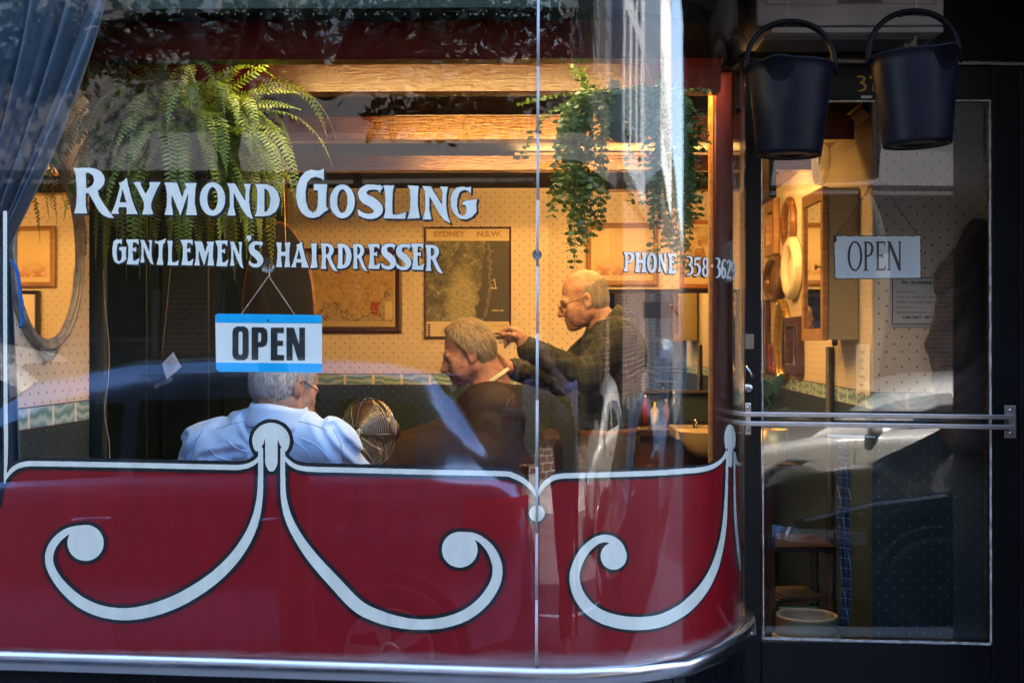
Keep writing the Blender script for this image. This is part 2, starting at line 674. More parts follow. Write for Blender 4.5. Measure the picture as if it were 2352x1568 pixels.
wins = [(-13 + 2.15 * i, 5.25, 1.0, 1.6) for i in range(10)]
low_w = [(-12 + 3.1 * i, 0.7, 2.2, 1.9) for i in range(6)]
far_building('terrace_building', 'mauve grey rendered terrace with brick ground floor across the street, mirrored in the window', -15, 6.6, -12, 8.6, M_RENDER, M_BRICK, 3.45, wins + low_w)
far_building('pale_building', 'tall pale building beyond the gap across the street', 9.2, 16.5, -11.5, 9.6, M_PALEB, M_BRICK, 4.0,
             [(10.4 + 1.9 * i, 5.0 + 2.4 * j, 0.9, 1.5) for i in range(3) for j in range(2)])  # dark lower storey paints in the shade at street level
far_building('cream_building', 'cream corner building farthest along the opposite side', 29, 46, -12, 15, M_CREAM, M_BRICK, 6.4,
             [(31 + 3.2 * i, 8.2, 1.0, 1.5) for i in range(4)])  # shade of awnings and trees put in as a tall dark lower storey

aw = thing('street_awning', 'dark awning over the far pavement, mirrored as a long dark band', 'awning', (-4.2, -10.8, 3.5))
MB().box((-14.9, -11.82, 3.62), (6.5, -9.5, 3.74)).build('canopy', mat('awning_paint', (0.05, 0.045, 0.045), 0.6), aw)
MB().box((-14.9, -9.498, 3.40), (6.5, -9.46, 3.80)).build('fascia', mat('awning_fascia', (0.05, 0.045, 0.045), 0.6), aw)
for k in range(6):
    MB().tube([(-13.5 + 3.9 * k, -9.6, -0.005), (-13.5 + 3.9 * k, -9.6, 3.619)], 0.05, 10).build('post', M_BLACK, aw)

far_building('brick_terrace', 'dark brick terrace far down the opposite side of the street', 46.6, 140, -12, 9.5, M_BRICK, M_BRICK, 3.4, [(49 + 4.0 * i, 5.0, 1.1, 1.7) for i in range(8)])

# ------------------------------------------------------------------ the shop's own building (casts the street's shade)
HS = 7.0
sb = thing('shop_building', 'black tiled shop building that holds the painted window and the glazed door', 'building', (0, 4, 0))
MB().box((-14, 0.02, 2.76), (14, 9, HS)).build('upper_wall', M_BRICK, sb)
MB().box((-14, 0.02, -0.05), (X_LEFT - 0.005, 0.30, 2.757)).build('pier', M_BLACKT, sb)
MB().box((1.62, 0.0, -0.05), (14, 0.80, 2.757)).build('pier', M_BLACKT, sb)
MB().box((-2.75, 0.32, -0.05), (-2.65, 4.6, 2.757)).build('side_wall', M_BLACK, sb)
MB().box((2.65, 0.82, -0.05), (2.75, 4.6, 2.757)).build('side_wall', M_BLACK, sb)
MB().box((-2.75, 4.5, -0.05), (2.75, 4.6, 2.757)).build('rear_wall', M_BLACK, sb)
MB().box((X_LEFT, 0.02, 2.70), (EX, 0.10, 2.757)).build('window_head', M_BLACK, sb)
# doorway floor (a step up from the pavement)
MB().box((0.2, 0.25, -0.05), (1.617, 0.70, 0.06)).build('door_step', mat('step_tile', (0.08, 0.08, 0.085), 0.5, var=0.2), sb)
# neighbours along the shop's side of the street
nb = thing('neighbour_terrace', 'brick terrace adjoining the shop row on the right, out along the street', 'building', (22, 4, 0))
MB().box((14.05, 0.3, 0), (140, 9, HS - 1)).build('wall', M_BRICK, nb)
nb = thing('neighbour_terrace', 'brick terrace adjoining the shop row on the left, out along the street', 'building', (-22, 4, 0))
MB().box((-40, 0.3, 0), (-14.05, 9, HS - 1)).build('wall', M_BRICK, nb)

# ================================================================== stall riser with black tiles under the sill
riser = thing('stall_riser', 'black glazed tile wall under the chrome window sill', 'wall', (0, 0, 0))
rs = path_samples(EX * 0 - 1.78, 1.0, 6, 24)
rows = []
for z in (-0.02, 0.90):
    rows.append([path_pt(s)[0] - path_pt(s)[1] * 0.010 + Vector((0, 0, min(z, sill_z(s) - 0.03))) for s in rs])
MB().sheet(rows).build('backing', M_GROUT, riser)
cuts = [-1.775]
for px in (81, 353, 627, 901, 1041, 1168, 1290, 1400, 1480, 1545, 1600, 1642, 1676, 1702):
    t, p, n = ray_path(px)
    cuts.append(p.x - EX if p.x <= EX else math.asin(min(1, (p.x - EX) / EA)) / (math.pi / 2))
cuts.append(1.0)
for i in range(len(cuts) - 1):
    a, b = cuts[i] + 0.003, cuts[i + 1] - 0.003
    if b <= a:
        continue
    for (z0, z1) in ((0.0, 0.345), (0.351, 0.90)):
        m = MB()
        ss = np.linspace(a, b, 2 if b <= 0 else 5)
        for off0, off1 in ((0.0, 0.012),):
            rr = []
            for off, z in ((off1, z0), (off0, z0), (off0, z1), (off1, z1)):
                rr.append([path_pt(s)[0] - path_pt(s)[1] * off + Vector((0, 0, min(z, sill_z(s) - 0.046))) for s in ss])
            m.sheet(rr)
        m.build('tile', M_BLACKT, riser, bevel=0.0)

# ------------------------------------------------------------------ chrome sill
sill = None
ss = path_samples(-1.78, 1.0, 30, 60)
prof = [(-0.012, -0.002), (0.010, 0.0), (0.019, -0.002), (0.027, -0.007), (0.031, -0.014), (0.032, -0.024), (0.0315, -0.046), (0.028, -0.051), (0.004, -0.052)]
rows = []
for (o, dz) in prof:
    rows.append([path_pt(s)[0] + path_pt(s)[1] * o + Vector((0, 0, sill_z(s) + dz)) for s in ss])
m = MB().sheet(rows)
sill = tag(m.build('chrome_sill', M_CHROME, None, smooth=True), 'polished chrome sill running along the foot of the red painted window', 'sill')
# screw head on the sill near the corner
for s in (0.72,):
    p, n = path_pt(s)
    c = p + n * 0.032 + Vector((0, 0, sill_z(s) - 0.03))
    MB().lathe([(0.0, 0.003), (0.005, 0.0025), (0.006, 0.0)], 12, frame_M(c, Vector((-n.y, n.x, 0)), (0, 0, 1))).build('screw', M_STEEL, sill, True)

# ================================================================== window panes
win = thing('shop_window', 'flat shop window pane with white lettering and red scrollwork paint along its foot', 'window', (-0.8, 0, 0.8))
bent = thing('bent_shop_window', 'curved corner window pane lettered PHONE with red painted foot', 'window', (0.4, 0.2, 0.8))


def pane(s0, s1, m, parent, thick=0.006, top=2.74):
    ss = path_samples(s0, s1, 10, 64)
    rows = []
    for off, zt in ((thick, 0), (0, 0), (0, 1), (thick, 1)):
        rows.append([path_pt(s)[0] - path_pt(s)[1] * off + Vector((0, 0, top if zt else sill_z(s) - 0.02)) for s in ss])
    rows.append(rows[0])
    return MB().sheet(rows).build('glass_pane', m, parent, smooth=True)


gp = pane(X_LEFT - EX, X_JOINT - EX, M_GLASS, win)
for p in gp.data.polygons:
    p.use_smooth = False
gp = pane(X_JOINT + 0.004 - EX, 1.0, M_GLASSB, bent)
# keep the slab edges crisp on the bent pane
bv = gp.modifiers.new('split', 'EDGE_SPLIT')
bv.split_angle = R(40)
# silicone joint and its button clamp
jb = MB()
pts = [G(1236.5, -10, 0.0)] + [G(1236.5 - 4.5 * k / 10, 153 * k, 0.0) for k in range(0, 11)]
for a, b in zip(pts[:-1], pts[1:]):
    jb.tube([a, b], 0.0038, 8)
tag(jb.build('pane_joint', mat('grey_silicone', (0.30, 0.31, 0.34), 0.45), None, True), 'thin grey joint between the flat and the curved window panes', 'joint')
c = G(1233, 585, 0.0)
cl = tag(MB().lathe([(0, -0.006), (0.009, -0.006), (0.0125, -0.004), (0.013, 0.0)], 28, frame_M(c, (1, 0, 0), (0, 0, -1)) @ Matrix.Scale(-1, 4, (0, 0, 1))).build('glass_clamp', mat('grey_plastic', (0.36, 0.37, 0.40), 0.4), None, True),
         'round grey clamp button on the joint between the two panes', 'clamp')
MB().lathe([(0, 0.0075), (0.002, 0.0075), (0.0022, 0.006)], 10, frame_M(c, (1, 0, 0), (0, 0, 1))).build('screw', M_INK, cl)

# ================================================================== the room behind
ZF, ZC = 0.20, 2.53
struct(MB().box((-2.64, 0.80, 0.05), (2.64, 4.49, ZF)).build('shop_floor', mat('dark_floor_boards', (0.05, 0.03, 0.018), 0.4, var=0.4, scale=4, stretch=(1, 8, 1))))
struct(MB().box((-2.64, 0.03, 0.05), (0.11, 0.797, ZF - 0.002)).build('window_floor', MATS['dark_floor_boards']))
poly = [(-2.64, 0.11), (EX, 0.11)]
for k in range(1, 13):
    p, n = path_pt(k / 12)
    q = p - n * 0.06
    poly.append((q.x, q.y))
poly += [(0.64, 0.80), (2.64, 0.80), (2.64, 4.49), (-2.64, 4.49)]
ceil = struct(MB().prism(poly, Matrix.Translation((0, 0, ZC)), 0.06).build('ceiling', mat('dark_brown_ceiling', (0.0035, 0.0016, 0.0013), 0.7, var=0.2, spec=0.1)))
for (y, x0, x1, zt) in ((0.19, -1.43, 0.40, 2.53), (0.66, -1.44, 0.615, 2.53), (1.61, -2.6, 1.29, 2.519), (2.48, -2.6, 1.33, 2.494)):
    bm_ = MB().box((x0, y, 1.62 + 0.80), (x1, y + 0.075, zt - 0.002))
    for v in bm_.v:                       # the front faces lean out a little at the top
        if v.y == y and v.z > 2.45:
            v.y -= (v.z - 2.42) * 0.080
    bm_.build('beam', M_BEAM1 if y < 0.2 else (M_BEAM2 if y < 0.7 else M_BEAM), ceil, bevel=0.003)
# dark green dotted valance over the window, inside
rows = []
ss = path_samples(X_LEFT - EX + 0.02, 0.80, 8, 30)
for off, z in ((0.112, 2.585), (0.100, 2.585), (0.100, 2.50), (0.112, 2.50)):
    rows.append([path_pt(s)[0] - path_pt(s)[1] * off + Vector((0, 0, z + (0.04 if z < 2.55 else 0.15))) for s in ss])
tag(MB().sheet(rows).build('valance', mat('dark_green_cloth', (0.014, 0.028, 0.018), 0.8, var=0.3, scale=8)), 'dark green dotted valance above the red beam at the top of the window', 'valance')
dv = MB()
for k in range(42):
    p = P(300 + k * 30, 33, 0.0985)
    if p.x < EX:
        dv.add([p + Vector((-0.002, 0, 0)), p + Vector((0, 0, -0.003)), p + Vector((0.002, 0, 0)), p + Vector((0, 0, 0.003))], [(0, 1, 2, 3)])
dv.build('dots', mat('pale_dot', (0.25, 0.22, 0.12), 0.8), bpy.data.objects['valance'])['kind'] = 'stuff'

# walls
XA, XB = P(1765, 700, 4.0).x, P(2003, 700, 1.39).x
X126 = P(1262, 600, 4.0).x
X65 = P(640, 600, 4.0).x
struct(MB().box((X65 - 0.1, 4.0, ZF), (X126, 4.06, ZC - 0.003)).build('wall_back', W_BACK))
struct(MB().box((X126 + 0.002, 4.16, ZF), (XA + 0.1, 4.22, ZC - 0.003)).build('wall_back_right', W_BACK))
struct(MB().add([(X126 + 0.0005, 4.003, ZF), (X126 + 0.0005, 4.16, ZF), (X126 + 0.0005, 4.16, ZC - 0.004), (X126 + 0.0005, 4.003, ZC - 0.004)], [(0, 1, 2, 3)]).build('wall_return', W_SIDE))
struct(MB().add([(XB, 1.39, ZF), (XA, 4.158, ZF), (XA, 4.158, ZC - 0.003), (XB, 1.39, ZC - 0.003), (XB + 0.05, 1.45, ZF), (XA + 0.05, 4.158, ZF), (XA + 0.05, 4.158, ZC - 0.003), (XB + 0.05, 1.45, ZC - 0.003)],
                [(0, 1, 2, 3), (4, 7, 6, 5), (0, 3, 7, 4), (3, 2, 6, 7)]).build('wall_right', W_SIDE))
struct(MB().box((XB + 0.002, 1.385, ZF), (2.64, 1.44, ZC - 0.003)).build('wall_panel', W_BACK))
L0, L1, L2 = Vector((-1.469, 0.17, 0)), Vector((-1.462, 0.35, 0)), Vector((-1.446, 0.735, 0))
vs = []
for z in (ZF, ZC - 0.003):
    vs += [L0 + Vector((0, 0, z)), L1 + Vector((0, 0, z)), L2 + Vector((0, 0, z)), L2 + Vector((-0.06, 0.02, z)), L0 + Vector((-0.06, 0, z))]
struct(MB().add(vs, [(0, 1, 6, 5), (1, 2, 7, 6), (2, 3, 8, 7), (3, 4, 9, 8), (4, 0, 5, 9)]).build('wall_left', W_LEFT))
M_DKGREEN = mat('dark_green_paint', (0.008, 0.022, 0.020), 0.4, var=0.3, scale=3, bump=0.05)
struct(MB().box((-2.62, 0.76, ZF), (L2.x - 0.075, 0.80, ZC - 0.004)).build('wall_left_return', M_DKGREEN))
# timber corner of the pilaster in dark green
gp = P(202, 0, 0.76).x
tag(MB().box((gp + 0.002, 0.757, ZF), (gp + 0.052, 0.80, ZC - 0.005)).build('corner_post', M_DKGREEN, None, bevel=0.004), 'dark green corner post beside the wallpapered left wall', 'post')
# partition at the left of the room
pt = thing('partition', 'dark green panelled partition at the back left behind the fern', 'partition', (-2.0, 3.0, ZF))
x0, x1 = -2.62, P(655, 0, 3.0).x
MB().box((x0, 3.0, ZF), (x1, 3.06, ZC - 0.005)).build('board_wall', M_DKGREEN, pt)
for k in range(4):
    xa = x0 + 0.10 + k * (x1 - x0 - 0.1) / 4
    MB().box((xa, 2.985, 0.35), (xa + (x1 - x0 - 0.1) / 4 - 0.07, 2.998, 2.3)).build('panel', M_DKGREEN, pt, bevel=0.006)
# cornice rail on the right part of the back wall, and on the right wall
tag(MB().box((X126 + 0.01, 4.10, P(0, 441, 4.10).z), (XA - 0.01, 4.158, P(0, 424, 4.10).z)).build('picture_rail', M_LTWOOD, None, bevel=0.005), 'honey wood rail at the top of the back wall on the right', 'rail')
d = Vector((XA - XB, 4.158 - 1.39, 0)).normalized()
nrm = Vector((-d.y, d.x, 0))
q0, q1 = Vector((XB, 1.40, 0)) + nrm * 0.003, Vector((XA, 4.09, 0)) + nrm * 0.003
rr = MB()
zt = P(1768, 444, 4.09).z
rr.add([q0 + Vector((0, 0, zt - 0.03)), q1 + Vector((0, 0, zt - 0.03)), q1 + nrm * 0.03 + Vector((0, 0, zt)), q0 + nrm * 0.03 + Vector((0, 0, zt)), q1 + nrm * 0.03 + Vector((0, 0, zt + 0.03)), q0 + nrm * 0.03 + Vector((0, 0, zt + 0.03))],
       [(0, 1, 2, 3), (3, 2, 4, 5)])
tag(rr.build('wall_cornice', M_LTWOOD), 'honey wood cornice along the top of the right wall seen through the door', 'cornice')
# oxblood timber post behind the bent pane
pst = thing('timber_post', 'dark oxblood timber post standing behind the end of the curved pane', 'post', (P(1665, 800, 0.86).x, 0.86, ZF))
xa, xb = P(1640, 0, 0.85).x, P(1684, 0, 0.85).x
MB().box((xa, 0.845, ZF), (xb, 0.905, ZC - 0.004)).build('shaft', mat('oxblood_post', (0.045, 0.006, 0.006), 0.3, var=0.5, scale=12, stretch=(1, 1, 0.3)), pst, bevel=0.006)
MB().box((xa - 0.012, 0.87, ZF), (xa - 0.001, 0.905, ZC - 0.004)).build('edge_strip', M_LTWOOD, pst)

tag(MB().box((0.80, 0.83, 2.10), (0.825, 1.375, ZC - 0.004)).build('baffle', M_BLACK, None, bevel=0.003), 'black bulkhead board added under the ceiling to shade the dotted panel', 'baffle')  # added board, mostly out of view: keeps lamp light off the dotted panel

# ------------------------------------------------------------------ fluorescent lamps behind the beams
def lamp(label, x0, x1, y, z, col, st):
    t = thing('fluorescent_lamp', label, 'lamp', ((x0 + x1) / 2, y, ZC), None)
    MB().box((x0 - 0.02, y - 0.022, z + 0.020), (x1 + 0.02, y + 0.022, ZC - 0.002)).build('batten', M_PAPER, t)
    MB().tube([(x0, y, z), (x1, y, z)], 0.013, 10).build('tube', emit('lamp_' + label[:12], col, st), t, True)


WARM = (1.0, 0.50, 0.13)
lamp('fluorescent tube hidden behind the first red beam at the window', -0.85, 0.35, 0.30, 2.478, (1.0, 0.80, 0.40), 7)
lamp('fluorescent tube hidden behind the second red beam', -0.62, 0.60, 0.80, 2.478, WARM, 16)
lamp('fluorescent tube hidden behind the third red beam', -0.54, 0.68, 1.75, 2.478, WARM, 12)
lamp('fluorescent tube hidden behind the rearmost red beam', -0.05, 1.15, 2.66, 2.478, WARM, 16)

# ================================================================== sign painting: shapes as distance fields, in photograph units on the glass
def sd_poly(X, Y, poly):
    P_ = np.array(poly, float)
    d = np.full(X.shape, 1e18)
    s = np.ones(X.shape)
    n = len(P_)
    for i in range(n):
        a, b = P_[i], P_[i - 1]
        e = b - a
        wx, wy = X - a[0], Y - a[1]
        t = np.clip((wx * e[0] + wy * e[1]) / max(1e-12, e @ e), 0, 1)
        d = np.minimum(d, (wx - e[0] * t) ** 2 + (wy - e[1] * t) ** 2)
        c1, c2, c3 = Y >= a[1], Y < b[1], e[0] * wy > e[1] * wx
        flip = (c1 & c2 & c3) | (~c1 & ~c2 & ~c3)
        s = np.where(flip, -s, s)
    return s * np.sqrt(d)


def sd_stroke(X, Y, pts, n=7):
    q = spline(pts, n)
    d = np.full(X.shape, 1e9)
    for a, b in zip(q[:-1], q[1:]):
        e = b[:2] - a[:2]
        wx, wy = X - a[0], Y - a[1]
        t = np.clip((wx * e[0] + wy * e[1]) / max(1e-12, e @ e), 0, 1)
        d = np.minimum(d, np.hypot(wx - e[0] * t, wy - e[1] * t) - 0.5 * (a[2] + (b[2] - a[2]) * t))
    return d


def sd_ell(X, Y, cx, cy, rx, ry):
    k0 = np.hypot((X - cx) / rx, (Y - cy) / ry)
    k1 = np.hypot((X - cx) / rx ** 2, (Y - cy) / ry ** 2) + 1e-9
    return k0 * (k0 - 1) / k1


def sd_eval(X, Y, prims, tf=None):
    """prims: list of (op, kind, data). tf maps data points to sheet units."""
    d = np.full(X.shape, 1e6)
    f = tf or (lambda p: p)
    for op, kind, dat in prims:
        if kind == 'p':
            e = sd_poly(X, Y, [f(p) for p in dat])
        elif kind == 's':
            e = sd_stroke(X, Y, [f(p) for p in dat])
        else:
            (cx, cy), (ax, ay) = f(dat[:2])[:2], f((dat[0] + dat[2], dat[1] + dat[3]))[:2]
            e = sd_ell(X, Y, cx, cy, abs(ax - cx), abs(ay - cy))
        d = np.minimum(d, e) if op == '+' else np.maximum(d, -e)
    return d


def contour_mesh(D, X, Y, fn):
    """Filled marching squares of D < 0 on the grid X, Y; fn(px, py) -> world point."""
    ny, nx = D.shape
    ins = D < 0
    vid, V, Fs = {}, [], []

    def corner(i, j):
        k = (i, j)
        if k not in vid:
            vid[k] = len(V)
            V.append(fn(X[i, j], Y[i, j]))
        return vid[k]

    def edge(i, j, a, b):
        k = (i, j, a, b) if (i, j) < (a, b) else (a, b, i, j)
        if k not in vid:
            i, j, a, b = k
            t = D[i, j] / (D[i, j] - D[a, b])
            vid[k] = len(V)
            V.append(fn(X[i, j] + (X[a, b] - X[i, j]) * t, Y[i, j] + (Y[a, b] - Y[i, j]) * t))
        return vid[k]
    cnt = ins[:-1, :-1].astype(int) + ins[1:, :-1] + ins[:-1, 1:] + ins[1:, 1:]
    for i, j in zip(*np.nonzero(cnt)):
        cs = [(i, j), (i, j + 1), (i + 1, j + 1), (i + 1, j)]
        if cnt[i, j] == 4:
            Fs.append([corner(*c) for c in cs])
            continue
        f = []
        for k in range(4):
            a, b = cs[k], cs[(k + 1) % 4]
            if ins[a]:
                f.append(corner(*a))
            if ins[a] != ins[b]:
                f.append(edge(*a, *b))
        if len(f) >= 3:
            Fs.append(f)
    return V, Fs


def grid(x0, x1, y0, y1, h):
    xs = np.arange(x0, x1 + h, h)
    ys = np.arange(y0, y1 + h, h)
    return np.meshgrid(xs, ys)


def wob2(X, Y, s, seed=0):
    return (np.sin(X * s + 1.3 * seed) * np.sin(Y * s * 1.13 + seed) + 0.6 * np.sin((X + 0.7 * Y) * s * 2.3 + seed * 2.1) + 0.5 * np.sin((X * 0.6 - Y) * s * 3.1 + seed)) / 2.1


def paint_mat(name, col, rough=0.45, dirt=None):
    m, nt, N, L, b = nodes_of(name)
    tc = N.new('ShaderNodeTexCoord')
    no = N.new('ShaderNodeTexNoise')
    no.inputs['Scale'].default_value = 14
    no.inputs['Detail'].default_value = 6
    ms = N.new('ShaderNodeMapping')
    ms.inputs['Scale'].default_value = (1.6, 1, 0.35)
    L.new(tc.outputs['Object'], ms.inputs[0])
    L.new(ms.outputs[0], no.inputs[0])
    cr = N.new('ShaderNodeValToRGB')
    cr.color_ramp.elements[0].position, cr.color_ramp.elements[1].position = 0.3, 0.7
    cr.color_ramp.elements[0].color = (*[c * 0.86 for c in col], 1)
    cr.color_ramp.elements[1].color = (*[min(1, c * 1.05) for c in col], 1)
    L.new(no.outputs[0], cr.inputs[0])
    last = cr.outputs[0]
    if dirt is not None:
        sp = N.new('ShaderNodeSeparateXYZ')
        L.new(tc.outputs['Object'], sp.inputs[0])
        mp = N.new('ShaderNodeMapping')
        mp.inputs['Scale'].default_value = (1, 1, 5)
        L.new(tc.outputs['Object'], mp.inputs[0])
        n2 = N.new('ShaderNodeTexNoise')
        n2.inputs['Scale'].default_value = 7
        n2.inputs['Detail'].default_value = 9
        n2.inputs['Roughness'].default_value = 0.7
        L.new(mp.outputs[0], n2.inputs[0])
        mr = N.new('ShaderNodeMapRange')
        mr.inputs['From Min'].default_value = dirt + 0.045
        mr.inputs['From Max'].default_value = dirt - 0.012
        L.new(sp.outputs[2], mr.inputs[0])
        md = N.new('ShaderNodeMath'); md.operation = 'ADD'
        L.new(mr.outputs[0], md.inputs[0])
        L.new(n2.outputs[0], md.inputs[1])
        m2 = N.new('ShaderNodeMapRange')
        m2.inputs['From Min'].default_value = 1.0
        m2.inputs['From Max'].default_value = 1.6
        m2.inputs['To Max'].default_value = 0.6
        L.new(md.outputs[0], m2.inputs[0])
        mx = N.new('ShaderNodeMix')
        mx.data_type = 'RGBA'
        L.new(m2.outputs[0], mx.inputs[0])
        L.new(last, mx.inputs[6])
        mx.inputs[7].default_value = (0.42, 0.33, 0.36, 1)
        last = mx.outputs[2]
    L.new(last, b.inputs['Base Color'])
    b.inputs['Roughness'].default_value = rough
    return m


M_WHITEP = paint_mat('white_sign_paint', (0.90, 0.85, 0.76))
M_BLACKP = paint_mat('black_sign_paint', (0.008, 0.009, 0.012))
M_REDP = paint_mat('crimson_window_paint', (0.27, 0.0015, 0.008), 0.4, dirt=0.775)

Z1 = lambda x, y: (x * 0.3336, 1045.1 + y * 0.3336)
Z2 = lambda x, y: (784.4 + x * 0.3336, 1045.1 + y * 0.3336)
Z3 = lambda x, y: (1568.8 + x * 0.3336, 1045.1 + y * 0.3336)
ZT = lambda x, y: (373.2 + x * 0.2075, 803.9 + y * 0.2075)
ZR = lambda x, y: (1320.7 + x * 0.1831, 861.3 + y * 0.1831)


def tr(fn, k, pts):
    return [(*fn(p[0], p[1]), *[w * k for w in p[2:]]) for p in pts]


K = 0.3336
scroll_l = tr(Z1, K, [(1790, -40, 34), (1790, 150, 36), (1783, 300, 42), (1752, 450, 54), (1690, 590, 66), (1585, 735, 76), (1440, 868, 84), (1255, 985, 88), (1070, 1060, 88), (880, 1096, 84), (705, 1080, 80), (562, 1022, 76), (450, 932, 68), (372, 835, 60), (332, 740, 56), (342, 650, 56), (388, 578, 52), (455, 528, 46), (520, 510, 44), (585, 506, 50)])
scroll_r = tr(Z1, K, [(1943, -40, 32), (1943, 150, 34), (1950, 300, 40), (1985, 440, 52), (2055, 575, 62), (2155, 715, 74), (2290, 865, 84)]) + \
    tr(Z2, K, [(110, 1040, 88), (260, 1115, 86), (410, 1155, 78), (550, 1168, 72), (700, 1155, 74), (850, 1105, 76), (970, 1015, 76), (1050, 900, 72), (1074, 800, 68), (1058, 715, 64), (1018, 640, 56), (960, 584, 46), (905, 557, 42), (860, 552, 44), (810, 554, 50)])
scroll_c = tr(Z2, K, [(1926, 695, 86), (1914, 642, 80), (1886, 602, 66), (1850, 579, 54), (1800, 576, 52), (1740, 602, 56), (1670, 668, 62), (1622, 760, 66), (1605, 850, 70), (1632, 955, 78), (1700, 1050, 84), (1800, 1115, 88), (1930, 1152, 90), (2080, 1160, 90), (2220, 1137, 88)]) + \
    tr(Z3, K, [(0, 1072, 84), (85, 1000, 80), (165, 905, 68), (225, 795, 56), (264, 680, 44), (291, 560, 34), (306, 440, 28), (314, 300, 22), (319, 150, 18), (322, -20, 14)])
scroll_d = tr(Z3, K, [(371, -20, 12), (372, 200, 14), (377, 400, 18), (389, 560, 20), (403, 690, 18), (413, 790, 8)])
line_l = [(9, 488, 9), (9, 700, 9), (10, 900, 9), (11, 1040, 9), (8, 1108, 4)]
line_a = tr(Z1, K, [(25, 180, 8), (48, 135, 22), (95, 88, 32), (170, 62, 36), (300, 60, 36), (900, 70, 36), (1560, 84, 36), (1660, 82, 34), (1730, 62, 30), (1775, 25, 24), (1800, -15, 12)])
line_b = tr(Z1, K, [(1935, -15, 12), (1962, 25, 24), (2010, 68, 30), (2080, 92, 34), (2200, 100, 36)]) + tr(Z2, K, [(0, 103, 36), (600, 118, 36), (1090, 128, 36), (1180, 142, 36), (1260, 182, 34), (1318, 240, 28), (1342, 285, 12)])
line_c = tr(Z2, K, [(1349, 285, 12), (1376, 228, 28), (1430, 174, 34), (1510, 146, 36), (1750, 138, 36), (2150, 125, 36)]) + tr(Z3, K, [(0, 112, 37), (140, 100, 35), (230, 74, 30), (290, 28, 22), (316, -30, 10)])
line_d = tr(Z3, K, [(428, 60, 22), (400, 62, 22), (382, 35, 14), (374, -15, 8)])
tong = lambda fn, x0, x1, y0, y1: tr(fn, 1, [(x0, y0), (x1, y0), (x1, y1)])
e_c, e_r = ZT(1195, 1005), (208 * 0.2075, 200 * 0.2075)
white = [
    ('+', 'e', (*e_c, *e_r)),
    ('-', 'p', tr(ZT, 1, [(1130, 935), (1112, 1040), (1015, 1150), (1000, 1320), (1130, 1320)])),
    ('-', 'p', tr(ZT, 1, [(1268, 935), (1285, 1040), (1378, 1150), (1400, 1320), (1268, 1320)])),
    ('+', 's', tr(ZT, 0.2075, [(1199, 1000, 138), (1199, 1150, 138), (1199, 1240, 136), (1199, 1300, 90)])),
    ('+', 's', scroll_l), ('+', 'e', (*Z1(582, 605), 125 * K, 124 * K)),
    ('+', 's', scroll_r), ('+', 'e', (*Z2(813, 652), 123 * K, 123 * K)),
    ('+', 's', line_l), ('+', 's', line_a), ('+', 's', line_b),
]
dot = [('+', 'e', (*Z2(1345, 402), 54 * K, 56 * K))]
er_c = ZR(1975, 800)
white_c = [
    ('+', 'e', (*er_c, 72 * 0.1831, 182 * 0.1831)),
    ('-', 'p', tr(ZR, 1, [(1950, 770), (1945, 900), (1905, 1010), (1900, 1100), (1950, 1100)])),
    ('-', 'p', tr(ZR, 1, [(2010, 770), (2014, 900), (2048, 1010), (2050, 1100), (2010, 1100)])),
    ('+', 's', tr(ZR, 0.1831, [(1979, 820, 46), (1979, 1000, 48), (1979, 1110, 44), (1979, 1150, 26)])),
    ('+', 's', scroll_c), ('+', 'e', (*Z2(1880, 697), 92 * K, 93 * K)),
    ('+', 's', scroll_d), ('+', 's', line_c), ('+', 's', line_d),
]
XJ = 1234.0
EDGE_B = 8.6
for (prims, x0, x1, par, h) in ((white, -6, XJ - 1.2, win, 2.0), (white_c, XJ + 1.6, 1711, bent, 2.0)):
    x0g, x1g = x0, x1
    xs = np.unique(np.concatenate([np.arange(x0, x1, h), [x1]]))
    ys = np.arange(480 if par is win else 960, 1500, h)
    X, Y = np.meshgrid(xs, ys)
    D = sd_eval(X, Y, prims)
    D = np.minimum(D, sd_eval(X, Y, dot))
    D = D + 0.35 * wob2(X, Y, 0.21, 7) + np.where(wob2(X, Y, 0.13, 11) * wob2(X, Y, 0.37, 4) > 0.62, 2.0, 0.0)
    V, Fs = contour_mesh(D, X, Y, lambda a, b: G(a, b, 0.0075))
    mesh_obj('white_scrollwork', V, Fs, M_WHITEP, par)
    wv = EDGE_B if par is win else EDGE_B * 0.9
    if par is bent:                       # the outline narrows as the pane turns away
        wv = np.interp(X, [1234, 1500, 1640, 1712], [7.6, 7.2, 5.0, 2.2])
    thin = np.where((Y < 1040) & (X < 30), 4.0, wv)
    D2 = D - thin + 0.9 * wob2(X, Y, 0.11) + 0.5 * wob2(X, Y, 0.5, 3)
    V, Fs = contour_mesh(D2, X, Y, lambda a, b: G(a, b, 0.0092))
    mesh_obj('black_outline', V, Fs, M_BLACKP, par)

top = [(-90, 1190), (0, 1165), (9, 1115), (27, 1078), (57, 1066), (550, 1074), (590, 1066), (600, 1060), (643, 1060), (655, 1066), (707, 1077), (1150, 1088), (1180, 1094), (1206, 1107), (1226, 1128), (1234, 1145), (1242, 1128), (1262, 1104), (1287, 1094), (1370, 1091), (1568, 1083), (1615, 1080), (1648, 1070), (1668, 1054), (1690, 1052), (1698, 1066), (1712, 1066)]
for (x0, x1, par) in ((-90, XJ - 1.2, win), (XJ + 1.6, 1711.2, bent)):
    xs = np.unique(np.concatenate([np.arange(x0, x1, 5.0), [x1], [t[0] for t in top if x0 < t[0] < x1]]))
    rows = [[], [], []]
    for x in xs:
        yt = float(np.interp(x, [t[0] for t in top], [t[1] for t in top]))
        yb = bot_y(x) + 6
        for k, y in enumerate((yt, (yt + yb) / 2, yb)):
            rows[k].append(G(x, y, 0.0110))
    MB().sheet(rows).build('crimson_paint', M_REDP, par)
# faint white rim of the paint along the left edge of the pane is part of the scrollwork

